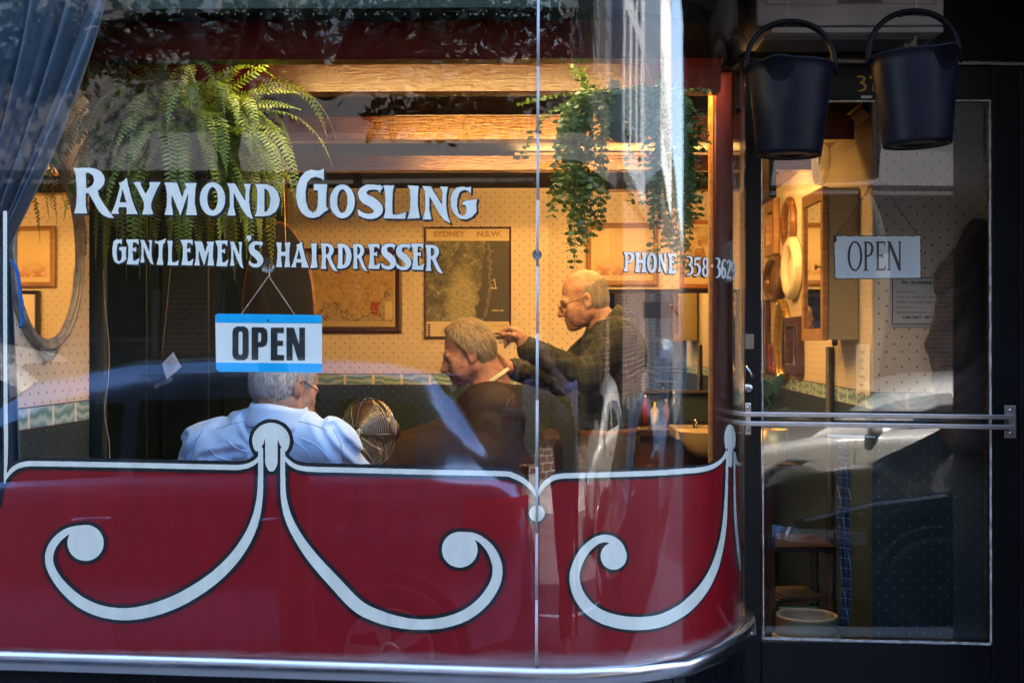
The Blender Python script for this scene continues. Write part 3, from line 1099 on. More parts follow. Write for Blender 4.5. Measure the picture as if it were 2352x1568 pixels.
# ------------------------------------------------------------------ lettering
RAY = {
    'R': [('+', 'p', [(128, 80), (300, 78), (360, 88), (415, 115), (448, 160), (458, 205), (448, 250), (420, 290), (385, 318), (395, 370), (430, 430), (470, 490), (510, 545), (558, 606), (500, 600), (440, 575), (395, 530), (350, 450), (310, 380), (285, 340), (258, 345), (258, 480), (275, 556), (135, 556), (158, 480), (165, 350), (162, 250), (150, 140)]),
          ('-', 'p', [(260, 130), (300, 132), (335, 160), (347, 205), (335, 250), (300, 282), (262, 292)])],
    'A': [('+', 'p', [(690, 182), (700, 250), (740, 400), (775, 500), (803, 563), (683, 563), (690, 530), (685, 490), (605, 490), (598, 530), (608, 560), (522, 560), (548, 510), (580, 420), (610, 310), (618, 270), (605, 238), (650, 220)]),
          ('-', 'p', [(645, 300), (685, 440), (612, 440)])],
    'Y': [('+', 'p', [(755, 228), (838, 228), (835, 260), (885, 350), (930, 280), (925, 228), (1045, 228), (1010, 290), (965, 390), (945, 450), (945, 500), (968, 565), (848, 568), (870, 500), (868, 440), (840, 380), (800, 300)])],
    'M': [('+', 'p', [(1080, 230), (1170, 235), (1160, 330), (1155, 450), (1175, 572), (1083, 570), (1108, 480), (1110, 350), (1100, 280)]),
          ('+', 'p', [(1110, 232), (1215, 235), (1285, 440), (1250, 580), (1150, 330)]), ('+', 'p', [(1305, 290), (1345, 300), (1250, 580), (1225, 500)]),
          ('+', 'p', [(1290, 238), (1420, 238), (1405, 310), (1400, 450), (1425, 573), (1308, 573), (1325, 480), (1335, 320)])],
    'O': [('+', 'e', (1587, 405, 133, 175)), ('-', 'e', (1587, 402, 55, 122))],
    'N': [('+', 'p', [(1738, 240), (1810, 242), (1808, 330), (1808, 480), (1830, 578), (1740, 578), (1768, 480), (1768, 350), (1762, 290)]),
          ('+', 'p', [(1745, 240), (1822, 243), (1930, 430), (1985, 540), (2015, 620), (1950, 585), (1890, 500), (1810, 340)]),
          ('+', 'p', [(1910, 245), (1988, 247), (1972, 330), (1970, 440), (1990, 570), (2013, 620), (1940, 520), (1930, 420), (1935, 300)])],
    'D': [('+', 'p', [(2028, 248), (2150, 250), (2220, 275), (2270, 330), (2292, 410), (2280, 480), (2245, 540), (2190, 575), (2130, 585), (2030, 585), (2050, 530), (2055, 420), (2055, 310), (2045, 275)]),
          ('-', 'p', [(2130, 290), (2170, 320), (2195, 400), (2185, 480), (2160, 530), (2130, 545)])],
    'G': [('+', 'p', [(505, 85), (505, 215), (480, 190), (420, 172), (370, 185), (330, 230), (313, 330), (318, 430), (345, 510), (385, 545), (420, 530), (440, 480), (445, 380), (440, 310), (400, 320), (400, 250), (540, 250), (535, 300), (530, 400), (530, 480), (555, 515), (510, 540), (460, 585), (400, 605), (330, 595), (270, 550), (230, 470), (212, 370), (222, 270), (260, 180), (310, 120), (370, 98), (430, 108), (470, 105)])],
    'S': [('+', 's', [(1085, 288, 50), (1020, 281, 50), (950, 287, 62), (905, 338, 84), (930, 395, 98), (1000, 435, 106), (1060, 490, 100), (1065, 535, 80), (1020, 574, 60), (950, 578, 52), (890, 556, 44), (872, 530, 30)]),
          ('+', 'p', [(1090, 255), (1088, 345), (1060, 310), (1030, 270)]), ('+', 'p', [(862, 500), (895, 540), (870, 585)])],
    'L': [('+', 'p', [(1125, 262), (1243, 262), (1228, 330), (1222, 450), (1225, 565), (1280, 568), (1330, 555), (1370, 535), (1358, 612), (1130, 608), (1148, 540), (1150, 400), (1142, 310)])],
    'I': [('+', 'p', [(1380, 262), (1500, 270), (1490, 350), (1490, 480), (1512, 605), (1380, 612), (1408, 530), (1412, 400), (1405, 310)])],
    'g': [('+', 'p', [(2048, 275), (2045, 355), (2020, 320), (1980, 308), (1930, 330), (1905, 400), (1900, 480), (1920, 560), (1960, 580), (1990, 560), (2000, 520), (1990, 470), (1952, 465), (1965, 430), (2040, 415), (2115, 400), (2100, 460), (2108, 535), (2060, 590), (2000, 618), (1930, 612), (1870, 560), (1835, 480), (1832, 400), (1850, 330), (1900, 285), (1960, 275), (2010, 285)])],
    'c': [('+', 'p', [(640, 825), (635, 880), (610, 862), (590, 880), (582, 950), (588, 1040), (610, 1060), (630, 1040), (638, 990), (632, 945), (608, 940), (612, 908), (685, 905), (680, 960), (680, 1020), (690, 1028), (650, 1065), (600, 1085), (560, 1060), (540, 1000), (538, 920), (550, 850), (580, 825), (610, 830)])],
    'E': [('+', 'p', [(678, 828), (755, 828), (748, 950), (760, 1090), (690, 1088), (705, 1000), (706, 900)]), ('+', 'p', [(740, 828), (812, 826), (812, 888), (785, 860), (740, 858)]),
          ('+', 'p', [(740, 920), (775, 918), (787, 900), (787, 965), (770, 950), (740, 950)]), ('+', 'p', [(740, 1052), (780, 1050), (822, 1020), (808, 1092), (740, 1090)])],
    'T': [('+', 'p', [(1015, 855), (1075, 850), (1062, 930), (1060, 1010), (1072, 1095), (1000, 1092), (1022, 1010), (1025, 920)]), ('+', 'p', [(985, 830), (1000, 850), (1060, 835), (1098, 815), (1085, 870), (1060, 868), (1020, 872), (985, 868)])],
    'H': [('+', 'p', [(5, 860), (62, 860), (58, 930), (56, 1030), (68, 1118), (5, 1116), (18, 1030), (20, 930)]), ('+', 'p', [(95, 860), (155, 858), (145, 930), (142, 1030), (152, 1118), (92, 1118), (104, 1030), (106, 930)]),
          ('+', 'p', [(50, 958), (110, 958), (110, 1000), (50, 1000)])],
    "'": [('+', 'e', (1965, 808, 25, 25)), ('+', 's', [(1980, 812, 24), (1974, 835, 14), (1955, 856, 4)])],
    'P': [('+', 'p', [(385, 186), (480, 186), (530, 200), (558, 240), (560, 280), (540, 320), (500, 350), (455, 355), (450, 420), (460, 490), (385, 488), (410, 420), (415, 300), (408, 230)]), ('-', 'p', [(455, 222), (490, 225), (508, 260), (500, 305), (470, 325), (455, 328)])],
    '3': [('+', 's', [(0, 5, 20), (30, 2, 22), (70, 20, 34), (78, 70, 34), (45, 118, 26), (30, 128, 20)]), ('+', 's', [(35, 125, 20), (75, 150, 34), (92, 200, 40), (75, 255, 34), (35, 278, 26), (4, 282, 16)])],
    '5': [('+', 'p', [(8, 0), (95, -6), (105, -20), (98, 38), (12, 40)]), ('+', 's', [(16, 30, 22), (14, 80, 22), (10, 110, 24)]), ('+', 's', [(12, 110, 26), (55, 105, 34), (88, 160, 40), (82, 225, 36), (45, 268, 28), (4, 272, 22)])],
    '8': [('+', 'e', (52, 78, 44, 78)), ('-', 'e', (52, 78, 17, 48)), ('+', 'e', (50, 220, 52, 84)), ('-', 'e', (50, 220, 20, 54))],
    '6': [('+', 's', [(74, 20, 26), (50, 12, 24), (24, 60, 30), (16, 150, 34), (18, 230, 32)]), ('+', 'e', (42, 205, 42, 84)), ('-', 'e', (44, 208, 15, 54))],
    '9': [('+', 'e', (40, 88, 40, 88)), ('-', 'e', (38, 86, 14, 54)), ('+', 's', [(68, 70, 26), (68, 160, 30), (52, 240, 26), (26, 286, 18), (6, 288, 14)])],
    '2': [('+', 's', [(4, 50, 22), (20, 16, 24), (48, 14, 30), (62, 60, 32), (48, 130, 28), (24, 200, 24), (8, 262, 22)]), ('+', 'p', [(0, 258), (50, 262), (76, 240), (70, 292), (0, 288)])],
}


def g_bbox(pr):
    xs, ys = [], []
    for op, k, d in pr:
        if op == '-':
            continue
        if k == 'e':
            xs += [d[0] - d[2], d[0] + d[2]]; ys += [d[1] - d[3], d[1] + d[3]]
        else:
            for p in d:
                w = p[2] / 2 if len(p) > 2 else 0
                xs += [p[0] - w * 0.8, p[0] + w * 0.8]; ys += [p[1] - w * 0.8, p[1] + w * 0.8]
    return min(xs), min(ys), max(xs), max(ys)


def letter(ch, x0, y0, x1, y1, par, h=1.3, sh=(3.6, 3.6), seed=0, fn=None, wm=None, bmat=None, edge=1.2, offs=(0.0075, 0.0092)):
    pr = RAY[ch]
    a0, b0, a1, b1 = g_bbox(pr)
    kx, ky = (x1 - x0) / (a1 - a0), (y1 - y0) / (b1 - b0)

    def f(p):
        return (x0 + (p[0] - a0) * kx, y0 + (p[1] - b0) * ky, *[w * 0.5 * (abs(kx) + abs(ky)) for w in p[2:]])
    X, Y = grid(x0 - 4, x1 + 10, y0 - 4, y1 + 10, h)
    D = sd_eval(X, Y, pr, f) + 0.25 * wob2(X, Y, 0.35, seed)
    q = fn or G
    V, Fs = contour_mesh(D, X, Y, lambda a, b: q(a, b, offs[0]))
    o = mesh_obj('letter', V, Fs, wm or M_WHITEP, par)
    if sh:
        D2 = sd_eval(X - sh[0], Y - sh[1], pr, f) - 1.0
        D2 = np.minimum(D2, sd_eval(X - sh[0] / 2, Y - sh[1] / 2, pr, f) - 1.2)
        D2 = np.minimum(D2, D - edge) + 0.9 * wob2(X, Y, 0.3, seed + 3)
        V, Fs = contour_mesh(D2, X, Y, lambda a, b: q(a, b, offs[1]))
        mesh_obj('letter_shade', V, Fs, bmat or M_BLACKP, o)
    return o


LA = lambda x, y: (137.8 + x * 0.21973, 367.5 + y * 0.21973)
LB = lambda x, y: (631.7 + x * 0.21973, 367.5 + y * 0.21973)
LC = lambda x, y: (1378.1 + x * 0.14648, 551.2 + y * 0.14648)


def word(fn, par, items, **kw):
    for i, (ch, x0, y0, x1, y1) in enumerate(items):
        a, b = fn(x0, y0)
        c, d = fn(x1, y1)
        letter(ch, a, b, c, d, par, seed=i * 1.7 + x0 * 0.01, **kw)


word(LA, win, [('R', 128, 78, 558, 606), ('A', 522, 182, 803, 563), ('Y', 755, 228, 1045, 568), ('M', 1080, 230, 1425, 580), ('O', 1454, 230, 1720, 580), ('N', 1738, 240, 2015, 620), ('D', 2028, 248, 2292, 585)])
word(LB, win, [('G', 212, 85, 555, 605), ('O', 568, 253, 830, 607), ('S', 862, 255, 1115, 605), ('L', 1125, 262, 1370, 612), ('I', 1380, 262, 1512, 612), ('N', 1535, 270, 1835, 662), ('g', 1832, 275, 2115, 618)])
word(LA, win, [('c', 538, 825, 690, 1085), ('E', 678, 826, 822, 1092), ('N', 828, 832, 970, 1098), ('T', 985, 815, 1098, 1095), ('L', 1112, 842, 1232, 1100), ('E', 1250, 830, 1388, 1100), ('M', 1395, 845, 1605, 1106), ('E', 1615, 838, 1752, 1110), ('N', 1768, 850, 1912, 1135), ("'", 1940, 783, 1992, 856), ('S', 1970, 845, 2108, 1118)], sh=(3.0, 3.0))
word(LB, win, [('H', 5, 858, 155, 1118), ('A', 160, 845, 350, 1122), ('I', 362, 865, 440, 1128), ('R', 470, 868, 652, 1165), ('D', 640, 872, 797, 1132), ('R', 805, 875, 966, 1162), ('E', 960, 872, 1098, 1138), ('S', 1110, 868, 1252, 1140), ('S', 1265, 872, 1412, 1146), ('E', 1415, 868, 1558, 1148), ('R', 1568, 885, 1757, 1185)], sh=(3.0, 3.0))
word(LC, bent, [('P', 385, 184, 560, 490), ('H', 570, 184, 750, 502), ('O', 760, 193, 915, 516), ('N', 935, 205, 1080, 535), ('E', 1090, 208, 1225, 527), ('3', 1385, 250, 1500, 552), ('5', 1505, 250, 1615, 562), ('8', 1633, 270, 1740, 577), ('3', 1848, 275, 1930, 592), ('6', 1938, 303, 2016, 600), ('2', 2025, 315, 2096, 610), ('9', 2100, 325, 2162, 620)], sh=(-1.8, 2.0), h=0.9)
X, Y = grid(*[LC(1760, 0)[0], LC(1830, 0)[0], LC(0, 370)[1], LC(0, 440)[1]], 0.8)
D = sd_ell(X, Y, *LC(1795, 405), 18 * 0.1465, 24 * 0.1465)
V, Fs = contour_mesh(D, X, Y, lambda a, b: G(a, b, 0.0075))
mesh_obj('letter', V, Fs, M_WHITEP, bent)

# ================================================================== OPEN sign behind the flat pane
YS = 0.045
ZO = lambda x, y: (x * 0.3336, 522.5 + y * 0.3336)


def onY(Y_):
    return lambda a, b, off: P(a, b, Y_ + off)


M_CYAN = mat('cyan_plastic', (0.0, 0.42, 0.80), 0.35, var=0.03)
M_SIGNW = mat('white_plastic', (0.90, 0.89, 0.83), 0.35, var=0.03)
os_ = thing('open_sign', 'white and cyan plastic OPEN sign hanging on a bead chain in the flat window', 'sign', P(617, 853, YS))
c4 = [ZO(1482, 592), ZO(2216, 602), ZO(2218, 998), ZO(1488, 990)]
pc = [ZO(1498, 592), ZO(2216, 602), ZO(2218, 998), ZO(1512, 992), ZO(1488, 975), ZO(1482, 606)]
m = MB()
n = len(pc)
m.add([P(*p, YS) for p in pc] + [P(*p, YS + 0.004) for p in pc], [tuple(range(n)), tuple(range(2 * n - 1, n - 1, -1))] + [((i + 1) % n, i, n + i, n + (i + 1) % n) for i in range(n)])
m.build('plate', M_SIGNW, os_)
for q in ([ZO(1498, 592), ZO(2216, 602), ZO(2217, 660), ZO(1484, 654), ZO(1482, 606)], [ZO(1486, 928), ZO(2218, 936), ZO(2218, 998), ZO(1512, 992), ZO(1488, 975)]):
    MB().add([P(*p, YS - 0.0008) for p in q], [tuple(range(len(q)))]).build('cyan_band', M_CYAN, os_)
SANS = {
    'O': [('+', 'p', [(30, 0), (82, 0), (105, 14), (112, 40), (112, 192), (105, 218), (82, 232), (30, 232), (7, 218), (0, 192), (0, 40), (7, 14)]), ('-', 'p', [(56, 34), (66, 38), (70, 48), (70, 184), (66, 194), (56, 198), (46, 194), (42, 184), (42, 48), (46, 38)])],
    'P': [('+', 'p', [(0, 0), (78, 0), (102, 14), (110, 40), (110, 95), (102, 122), (78, 136), (46, 136), (46, 225), (0, 225)]), ('-', 'p', [(46, 36), (60, 38), (66, 50), (66, 88), (60, 100), (46, 102)])],
    'E': [('+', 'p', [(0, 0), (90, 0), (90, 38), (46, 38), (46, 90), (84, 90), (84, 126), (46, 126), (46, 188), (92, 188), (92, 226), (0, 226)])],
    'N': [('+', 'p', [(0, 0), (52, 0), (88, 120), (88, 0), (128, 0), (128, 226), (80, 226), (42, 100), (42, 226), (0, 226)])],
}
for ch, x, y in (('O', 1600, 680), ('P', 1732, 686), ('E', 1864, 688), ('N', 1972, 688)):
    a, b = ZO(x - 4, y - 4)
    c, d = ZO(x + 135, y + 240)
    X, Y = grid(a, c, b, d, 1.0)
    D = sd_eval(X, Y, SANS[ch], lambda p: ZO(x + p[0], y + p[1]))
    V, Fs = contour_mesh(D, X, Y, lambda u, v: P(u, v, YS - 0.0009))
    mesh_obj('letter', V, Fs, M_INK, os_)
for x, y in ((1636, 626), (2048, 631)):
    MB().lathe([(0.0012, -0.002), (0.003, -0.0022), (0.0034, 0.0)], 12, frame_M(P(*ZO(x, y), YS - 0.0012), (1, 0, 0), (0, 0, -1)) @ Matrix.Rotation(math.pi, 4, 'X')).build('eyelet', M_STEEL, os_, True)
MB().lathe([(0, 0.0014), (0.003, 0.0014), (0.003, 0)], 12, frame_M(P(*ZO(1845, 639), YS), (1, 0, 0), (0, 0, 1))).build('peg_hole', M_INK, os_)
hook = P(617, 634, 0.022)
for (x, y) in ((1662, 595), (2028, 598)):
    a, b = hook, P(*ZO(x, y), YS + 0.002)
    m = MB()
    k = 26
    for i in range(k + 1):
        p = a.lerp(b, i / k)
        m.lathe([(0, -0.0019), (0.0016, -0.001), (0.0016, 0.001), (0, 0.0019)], 6, Matrix.Translation(p))
    ch = m.build('bead_chain', M_STEEL, os_, True)
    ch['kind'] = 'stuff'
sc_ = thing('suction_cup', 'clear suction cup on the glass above the cyan OPEN sign', 'suction cup', P(617, 610, 0.009))
cc = P(616, 611, 0.0085)
MB().lathe([(0.021, 0), (0.0205, 0.002), (0.012, 0.006), (0.006, 0.008), (0.005, 0.014), (0.007, 0.017), (0, 0.019)], 24, frame_M(cc, (1, 0, 0), (0, 0, -1)) @ Matrix.Scale(1, 4)).build('cup', glass_mat('soft_clear_plastic', 0.10, (0.86, 0.82, 0.70), rough=0.25), sc_, True)
MB().tube([cc + Vector((0, 0.016, 0)), cc + Vector((0, 0.019, -0.012)), cc + Vector((0, 0.014, -0.026)), cc + Vector((0, 0.010, -0.022))], 0.0012, 6).build('hook', M_STEEL, sc_, True)

# ================================================================== the glazed door
YD = 0.70
door = thing('shop_door', 'black glazed shop door with twin steel push bars in the doorway recess', 'door', P(2030, 1568, YD))


def pbox(x0, y0, x1, y1, Y0, Y1):
    """Box whose front face (plane Y0) covers the photograph rectangle, going back to Y1."""
    a, b = P(x0, y1, Y0), P(x1, y0, Y0)
    return (a.x, Y0, a.z), (b.x, Y1, b.z)


MB().box(*pbox(1711, 150, 1748.5, 1745, YD, YD + 0.04)).build('stile', M_BLACK, door, bevel=0.003)
MB().box(*pbox(2278, 150, 2341, 1745, YD, YD + 0.04)).build('stile', M_BLACK, door, bevel=0.003)
MB().box(*pbox(1749, 150, 2277.5, 231, YD, YD + 0.04)).build('top_rail', M_BLACK, door, bevel=0.003)
MB().box(*pbox(1749, 1474, 2277.5, 1745, YD, YD + 0.04)).build('bottom_rail', M_BLACK, door, bevel=0.003)
MB().box(*pbox(1746, 229, 2280, 1476, YD + 0.018, YD + 0.023)).build('glass_pane', M_GLASSD, door)


def rough_strip(x0, y0, x1, y1, w, Y_, n, seed, vertical):
    rnd = random.Random(seed)
    rows = [[], []]
    for k in range(n + 1):
        t = k / n
        x, y = x0 + (x1 - x0) * t, y0 + (y1 - y0) * t
        a, b = rnd.uniform(-0.10, 0.14) * w, rnd.uniform(-0.10, 0.12) * w
        if vertical:
            rows[0].append(P(x - w / 2 + a, y, Y_)); rows[1].append(P(x + w / 2 + b, y, Y_))
        else:
            rows[0].append(P(x, y - w / 2 + a, Y_)); rows[1].append(P(x, y + w / 2 + b, Y_))
    return MB().sheet(rows)


for args in ((1749.5, 362, 1754, 1464, 2.6, 5, True), (2273.5, 232, 2276, 1474, 5.0, 6, True), (1752, 1465, 2276, 1478, 6.0, 7, False), (1900, 233, 2276, 231, 4.0, 8, False)):
    x0, y0, x1, y1, w, sd, ve = args
    rough_strip(x0, y0, x1, y1, w, YD - 0.002, 60, sd, ve).build('putty_line', M_PUTTY, door)
# push bars with brackets
for (ya, yb) in ((951, 958), (972.5, 981)):
    a, b = P(1713, ya, YD - 0.055), P(2329, yb, YD - 0.055)
    m = MB()
    for w in (0.0075,):
        m.add([a + Vector((0, 0, w)), b + Vector((0, 0, w)), b + Vector((0, 0, -w)), a + Vector((0, 0, -w)), a + Vector((0, 0.012, w)), b + Vector((0, 0.012, w)), b + Vector((0, 0.012, -w)), a + Vector((0, 0.012, -w))],
              [(3, 2, 1, 0), (4, 5, 6, 7), (0, 1, 5, 4), (2, 3, 7, 6), (1, 2, 6, 5), (3, 0, 4, 7)])
    m.build('push_bar', M_STEEL, door, bevel=0.002)
for (x0, y0, x1, y1) in ((1711, 925, 1725, 998), (2308, 931, 2334, 1006)):
    br = MB().box(*pbox(x0, y0, x1, y1, YD - 0.006, YD)).build('bar_bracket', M_STEEL, door, bevel=0.0015)
    xc = (x0 + x1) / 2
    MB().box(*pbox(xc - 4, (y0 + y1) / 2 - 16, xc + 5, (y0 + y1) / 2 + 22, YD - 0.045, YD - 0.0065)).build('bar_arm', M_STEEL, door)
    for yy in (y0 + 10, y1 - 12):
        MB().lathe([(0, 0.005), (0.004, 0.0042), (0.0062, 0.0)], 14, frame_M(P(xc, yy, YD - 0.006), (1, 0, 0), (0, 0, 1))).build('screw', M_CHROME, br, True)
# lock, lever and latch plate
c = P(1719, 891, YD)
lk = MB().lathe([(0, 0.012), (0.011, 0.012), (0.013, 0.010), (0.017, 0.004), (0.018, 0.0)], 28, frame_M(c, (1, 0, 0), (0, 0, 1))).build('lock_cylinder', M_CHROME, door, True)
MB().box((c.x - 0.0012, c.y - 0.0135, c.z - 0.006), (c.x + 0.0012, c.y - 0.0122, c.z + 0.004)).build('keyhole', M_INK, lk)
MB().tube([P(1713, 838, YD - 0.02), P(1719, 848, YD - 0.03), P(1725, 858, YD - 0.03), P(1730, 866, YD - 0.025)], [0.004, 0.0042, 0.0045, 0.007], 10).build('lever_handle', M_CHROME, door, True)
MB().box(*pbox(1713, 767, 1732, 801, YD - 0.003, YD)).build('latch_plate', mat('tarnished_brass', (0.22, 0.20, 0.15), 0.45, 0.8), door, bevel=0.001)

# frame round the door: jambs, transom bar, black panel above
fr = thing('door_frame', 'black timber door frame with a pale ledge above the glazed door', 'door frame', P(2030, 148, YD))
MB().box(*pbox(1690, -60, 2420, 134, YD + 0.03, YD + 0.08)).build('over_panel', M_BLACK, fr)
MB().box(*pbox(1706, 134.5, 2420, 149.5, YD - 0.02, YD + 0.05)).build('transom_bar', M_BLACK, fr, bevel=0.002)
rough_strip(1782, 138, 2400, 148, 7, YD - 0.0225, 60, 11, False).build('pale_ledge', mat('grey_ledge', (0.20, 0.21, 0.22), 0.6, var=0.3, scale=20), fr)
MB().box(*pbox(2343, 150, 2420, 1760, YD - 0.01, YD + 0.06)).build('jamb', M_BLACK, fr, bevel=0.003)
# number in gold leaf on the top rail
M_GOLD = mat('gold_leaf', (0.42, 0.22, 0.03), 0.4, 0.3, var=0.3, scale=60)
RAY['7'] = [('+', 'p', [(0, 0), (10, 30), (80, 30), (45, 120), (35, 230), (75, 235), (85, 120), (118, 20), (112, -5), (60, 2), (20, -12)])]
num = thing('house_number', 'gold painted number 37 on the black rail above the door glass', 'number', P(1990, 192, YD))
for ch, x0, x1 in (('3', 1968, 1991), ('7', 1996, 2018)):
    o = letter(ch, x0, 175, x1, 210, num, h=0.8, sh=None, fn=lambda a, b, off: P(a, b, YD - 0.001), wm=M_GOLD)
    o.name = 'digit'
tag(MB().box(*pbox(1978, 219.5, 2004, 226, YD - 0.003, YD - 0.0002)).build('name_plate', M_STEEL, None, bevel=0.001), 'tiny silver plate under the gold number above the door', 'plate')

# recess ceiling
MB().prism([(0.2, 0.11), (1.617, 0.01), (1.617, 0.79), (0.76, 0.79), (0.72, 0.70)], Matrix.Translation((0, 0, 2.72)), 0.03).build('recess_soffit', M_BLACK, sb)

# ------------------------------------------------------------------ OPEN sign behind the door glass
YO = YD + 0.045
Z6 = lambda x, y: (1568.8 + x * 0.3333, 522.5 + y * 0.3333)
ds = thing('door_open_sign', 'worn white enamel OPEN sign on a dark cord behind the door glass', 'sign', P(2016, 640, YO))
pc = [Z6(1036, 54), Z6(1640, 54), Z6(1644, 353), Z6(1044, 356)]
pi = [Z6(1042, 60), Z6(1634, 60), Z6(1637, 347), Z6(1050, 350)]
MB().add([P(*p, YO) for p in pc] + [P(*p, YO + 0.003) for p in pc], [(3, 2, 1, 0), (4, 5, 6, 7)] + [(i, (i + 1) % 4, 4 + (i + 1) % 4, 4 + i) for i in range(4)]).build('plate', M_INK, ds)
M_ENAM = mat('worn_enamel', (0.74, 0.74, 0.74), 0.4, scale=5, col2=(0.86, 0.86, 0.86))
X, Y = grid(Z6(1036, 0)[0], Z6(1644, 0)[0], Z6(0, 54)[1], Z6(0, 356)[1], 1.2)
D = sd_poly(X, Y, pi) + 0.9 * wob2(X, Y, 0.22, 2)
V, Fs = contour_mesh(np.maximum(D, -(sd_ell(X, Y, *Z6(1046, 78), 4.5, 8))), X, Y, lambda u, v: P(u, v, YO - 0.001))
mesh_obj('enamel', V, Fs, M_ENAM, ds)
SERIF = {
    'O': [('+', 'e', (50, 102, 50, 103)), ('-', 'e', (50, 102, 35, 93))],
    'P': [('+', 'p', [(0, 0), (36, 0), (58, 10), (70, 35), (70, 62), (58, 92), (36, 104), (24, 104), (24, 190), (38, 200), (0, 200), (10, 190), (10, 10)]), ('-', 'p', [(24, 10), (36, 12), (50, 22), (56, 45), (50, 80), (36, 94), (24, 94)])],
    'E': [('+', 'p', [(0, 0), (66, 0), (66, 32), (58, 10), (24, 10), (24, 92), (44, 92), (50, 78), (50, 118), (44, 102), (24, 102), (24, 188), (58, 188), (70, 160), (68, 198), (0, 198), (10, 190), (10, 10)])],
    'N': [('+', 'p', [(0, 0), (24, 0), (84, 150), (84, 10), (76, 0), (100, 0), (94, 10), (94, 202), (82, 200), (20, 40), (20, 188), (30, 198), (0, 198), (10, 188), (10, 10)])],
}
for ch, x, y, k in (('O', 1135, 95, 1.0), ('P', 1242, 97, 1.0), ('E', 1325, 97, 1.02), ('N', 1405, 96, 1.0)):
    a, b = Z6(x - 4, y - 6)
    c_, d_ = Z6(x + 108, y + 214)
    X, Y = grid(a, c_, b, d_, 0.7)
    D = sd_eval(X, Y, SERIF[ch], lambda p: Z6(x + p[0] * k, y + p[1])) + 0.12 * wob2(X, Y, 0.5, x)
    V, Fs = contour_mesh(D - 0.3, X, Y, lambda u, v: P(u, v, YO - 0.0018))
    mesh_obj('letter', V, Fs, mat('faded_black', (0.035, 0.033, 0.035), 0.6, var=0.4, scale=40), ds)
apex = P(2015, 408, YO + 0.004)
MB().tube([P(1919, 542, YO + 0.004), apex, P(2108, 541, YO + 0.004)], 0.0016, 6).build('cord', M_INK, ds)
MB().tube([apex, P(2016, 240, YO + 0.004)], 0.0016, 6).build('cord', M_INK, ds)

# ------------------------------------------------------------------ buckets hanging in the doorway
M_BUCKET = mat('black_plastic', (0.0035, 0.0042, 0.0085), 0.46, var=0.35, scale=14, rvar=0.14, spec=0.14)


def bucket(label, cx, ytop, ybot, rt, rb, spout, hook_y, tilt, Yb=0.34):
    s = S(Yb)
    top, bot = P(cx, ytop, Yb), P(cx, ybot, Yb)
    H = top.z - bot.z
    t = thing('bucket', label, 'bucket', bot, 'plastic buckets hanging in the doorway')
    rt, rb = rt * s, rb * s
    Mx = Matrix.Translation(bot) @ Matrix.Rotation(tilt, 4, 'Y')
    n = 64

    def ring(r, z, k=1.0):
        out = []
        for i in range(n):
            a = 2 * math.pi * i / n
            dd = (a - spout + math.pi) % (2 * math.pi) - math.pi
            e = max(0, (z / H - 0.35) / 0.65) * k
            rr = r - 0.010 * e * math.exp(-(dd / 0.20) ** 2 * 0.6) * (1 if z < H * 0.97 else -1.6)
            zz = z + (0.006 * math.exp(-(dd / 0.22) ** 2) if z > H * 0.97 else 0)
            out.append(Mx @ Vector((rr * math.cos(a), rr * math.sin(a), zz)))
        return out
    rows = [ring(rb - 0.012, 0.006), ring(rb - 0.006, 0.001), ring(rb, 0.0), ring(rb + 0.001, 0.010)]
    for k in range(1, 10):
        rows.append(ring(rb + (rt - rb) * k / 10, H * k / 10))
    rows += [ring(rt - 0.001, H * 0.955), ring(rt + 0.004, H * 0.975), ring(rt + 0.006, H * 0.985), ring(rt + 0.006, H), ring(rt - 0.002, H)]
    rows += [ring(rt - 0.004 + (rb - rt) * k, H * (1 - k)) for k in (0.3, 0.7, 0.98)]
    rows = [r + [r[0]] for r in rows]
    MB().sheet(rows).build('shell', M_BUCKET, t, True)
    MB().lathe([(0, 0.005), (rb * 0.45, 0.005), (rb * 0.46, 0.003), (rb * 0.80, 0.003), (rb * 0.82, 0.0055), (rb - 0.01, 0.006)], 48, Mx).build('base', M_BUCKET, t, True)
    hk = P(cx - 2, hook_y, Yb)
    hh = hk.z - top.z
    m = MB()
    for dy in (-0.006, 0.006):
        m.tube([Mx @ Vector(((rt + 0.007) * math.cos(a), dy, H * 0.93 + (hh + H * 0.07) * math.sin(a) ** 0.75)) for a in np.linspace(0, math.pi, 40)], 0.0075, 8)
    m.build('handle', M_BUCKET, t, True)
    g = MB()
    for i in range(7):
        a = math.pi / 2 + (i - 3) * 0.09
        g.lathe([(0, -0.006), (0.006, -0.002), (0.006, 0.002), (0, 0.006)], 8, Mx @ Matrix.Translation(((rt + 0.007) * math.cos(a), 0, H * 0.93 + (hh + H * 0.07) * math.sin(a) ** 0.75 - 0.008)))
    g.build('grip', M_BUCKET, t, True)
    for sx in (-1, 1):
        MB().lathe([(0, 0.004), (0.008, 0.004), (0.009, 0)], 12, frame_M(Mx @ Vector((sx * (rt + 0.010), 0, H * 0.93)), (0, 1, 0), (0, 0, 1))).build('handle_lug', M_BUCKET, t, True)
    MB().tube([hk + Vector((0, 0, 0.004)), hk + Vector((0.001, 0, 0.25))], 0.0012, 6).build('hanging_wire', M_STEEL, t)
    return t


bucket('lower black plastic bucket hanging at the left of the doorway', 1812, 152, 358, 96, 73, -2.05, 50, R(1.0))
bucket('higher black plastic bucket hanging in front of the door number', 2107, 128, 334, 98, 76, -1.05, 26, R(-2.2))

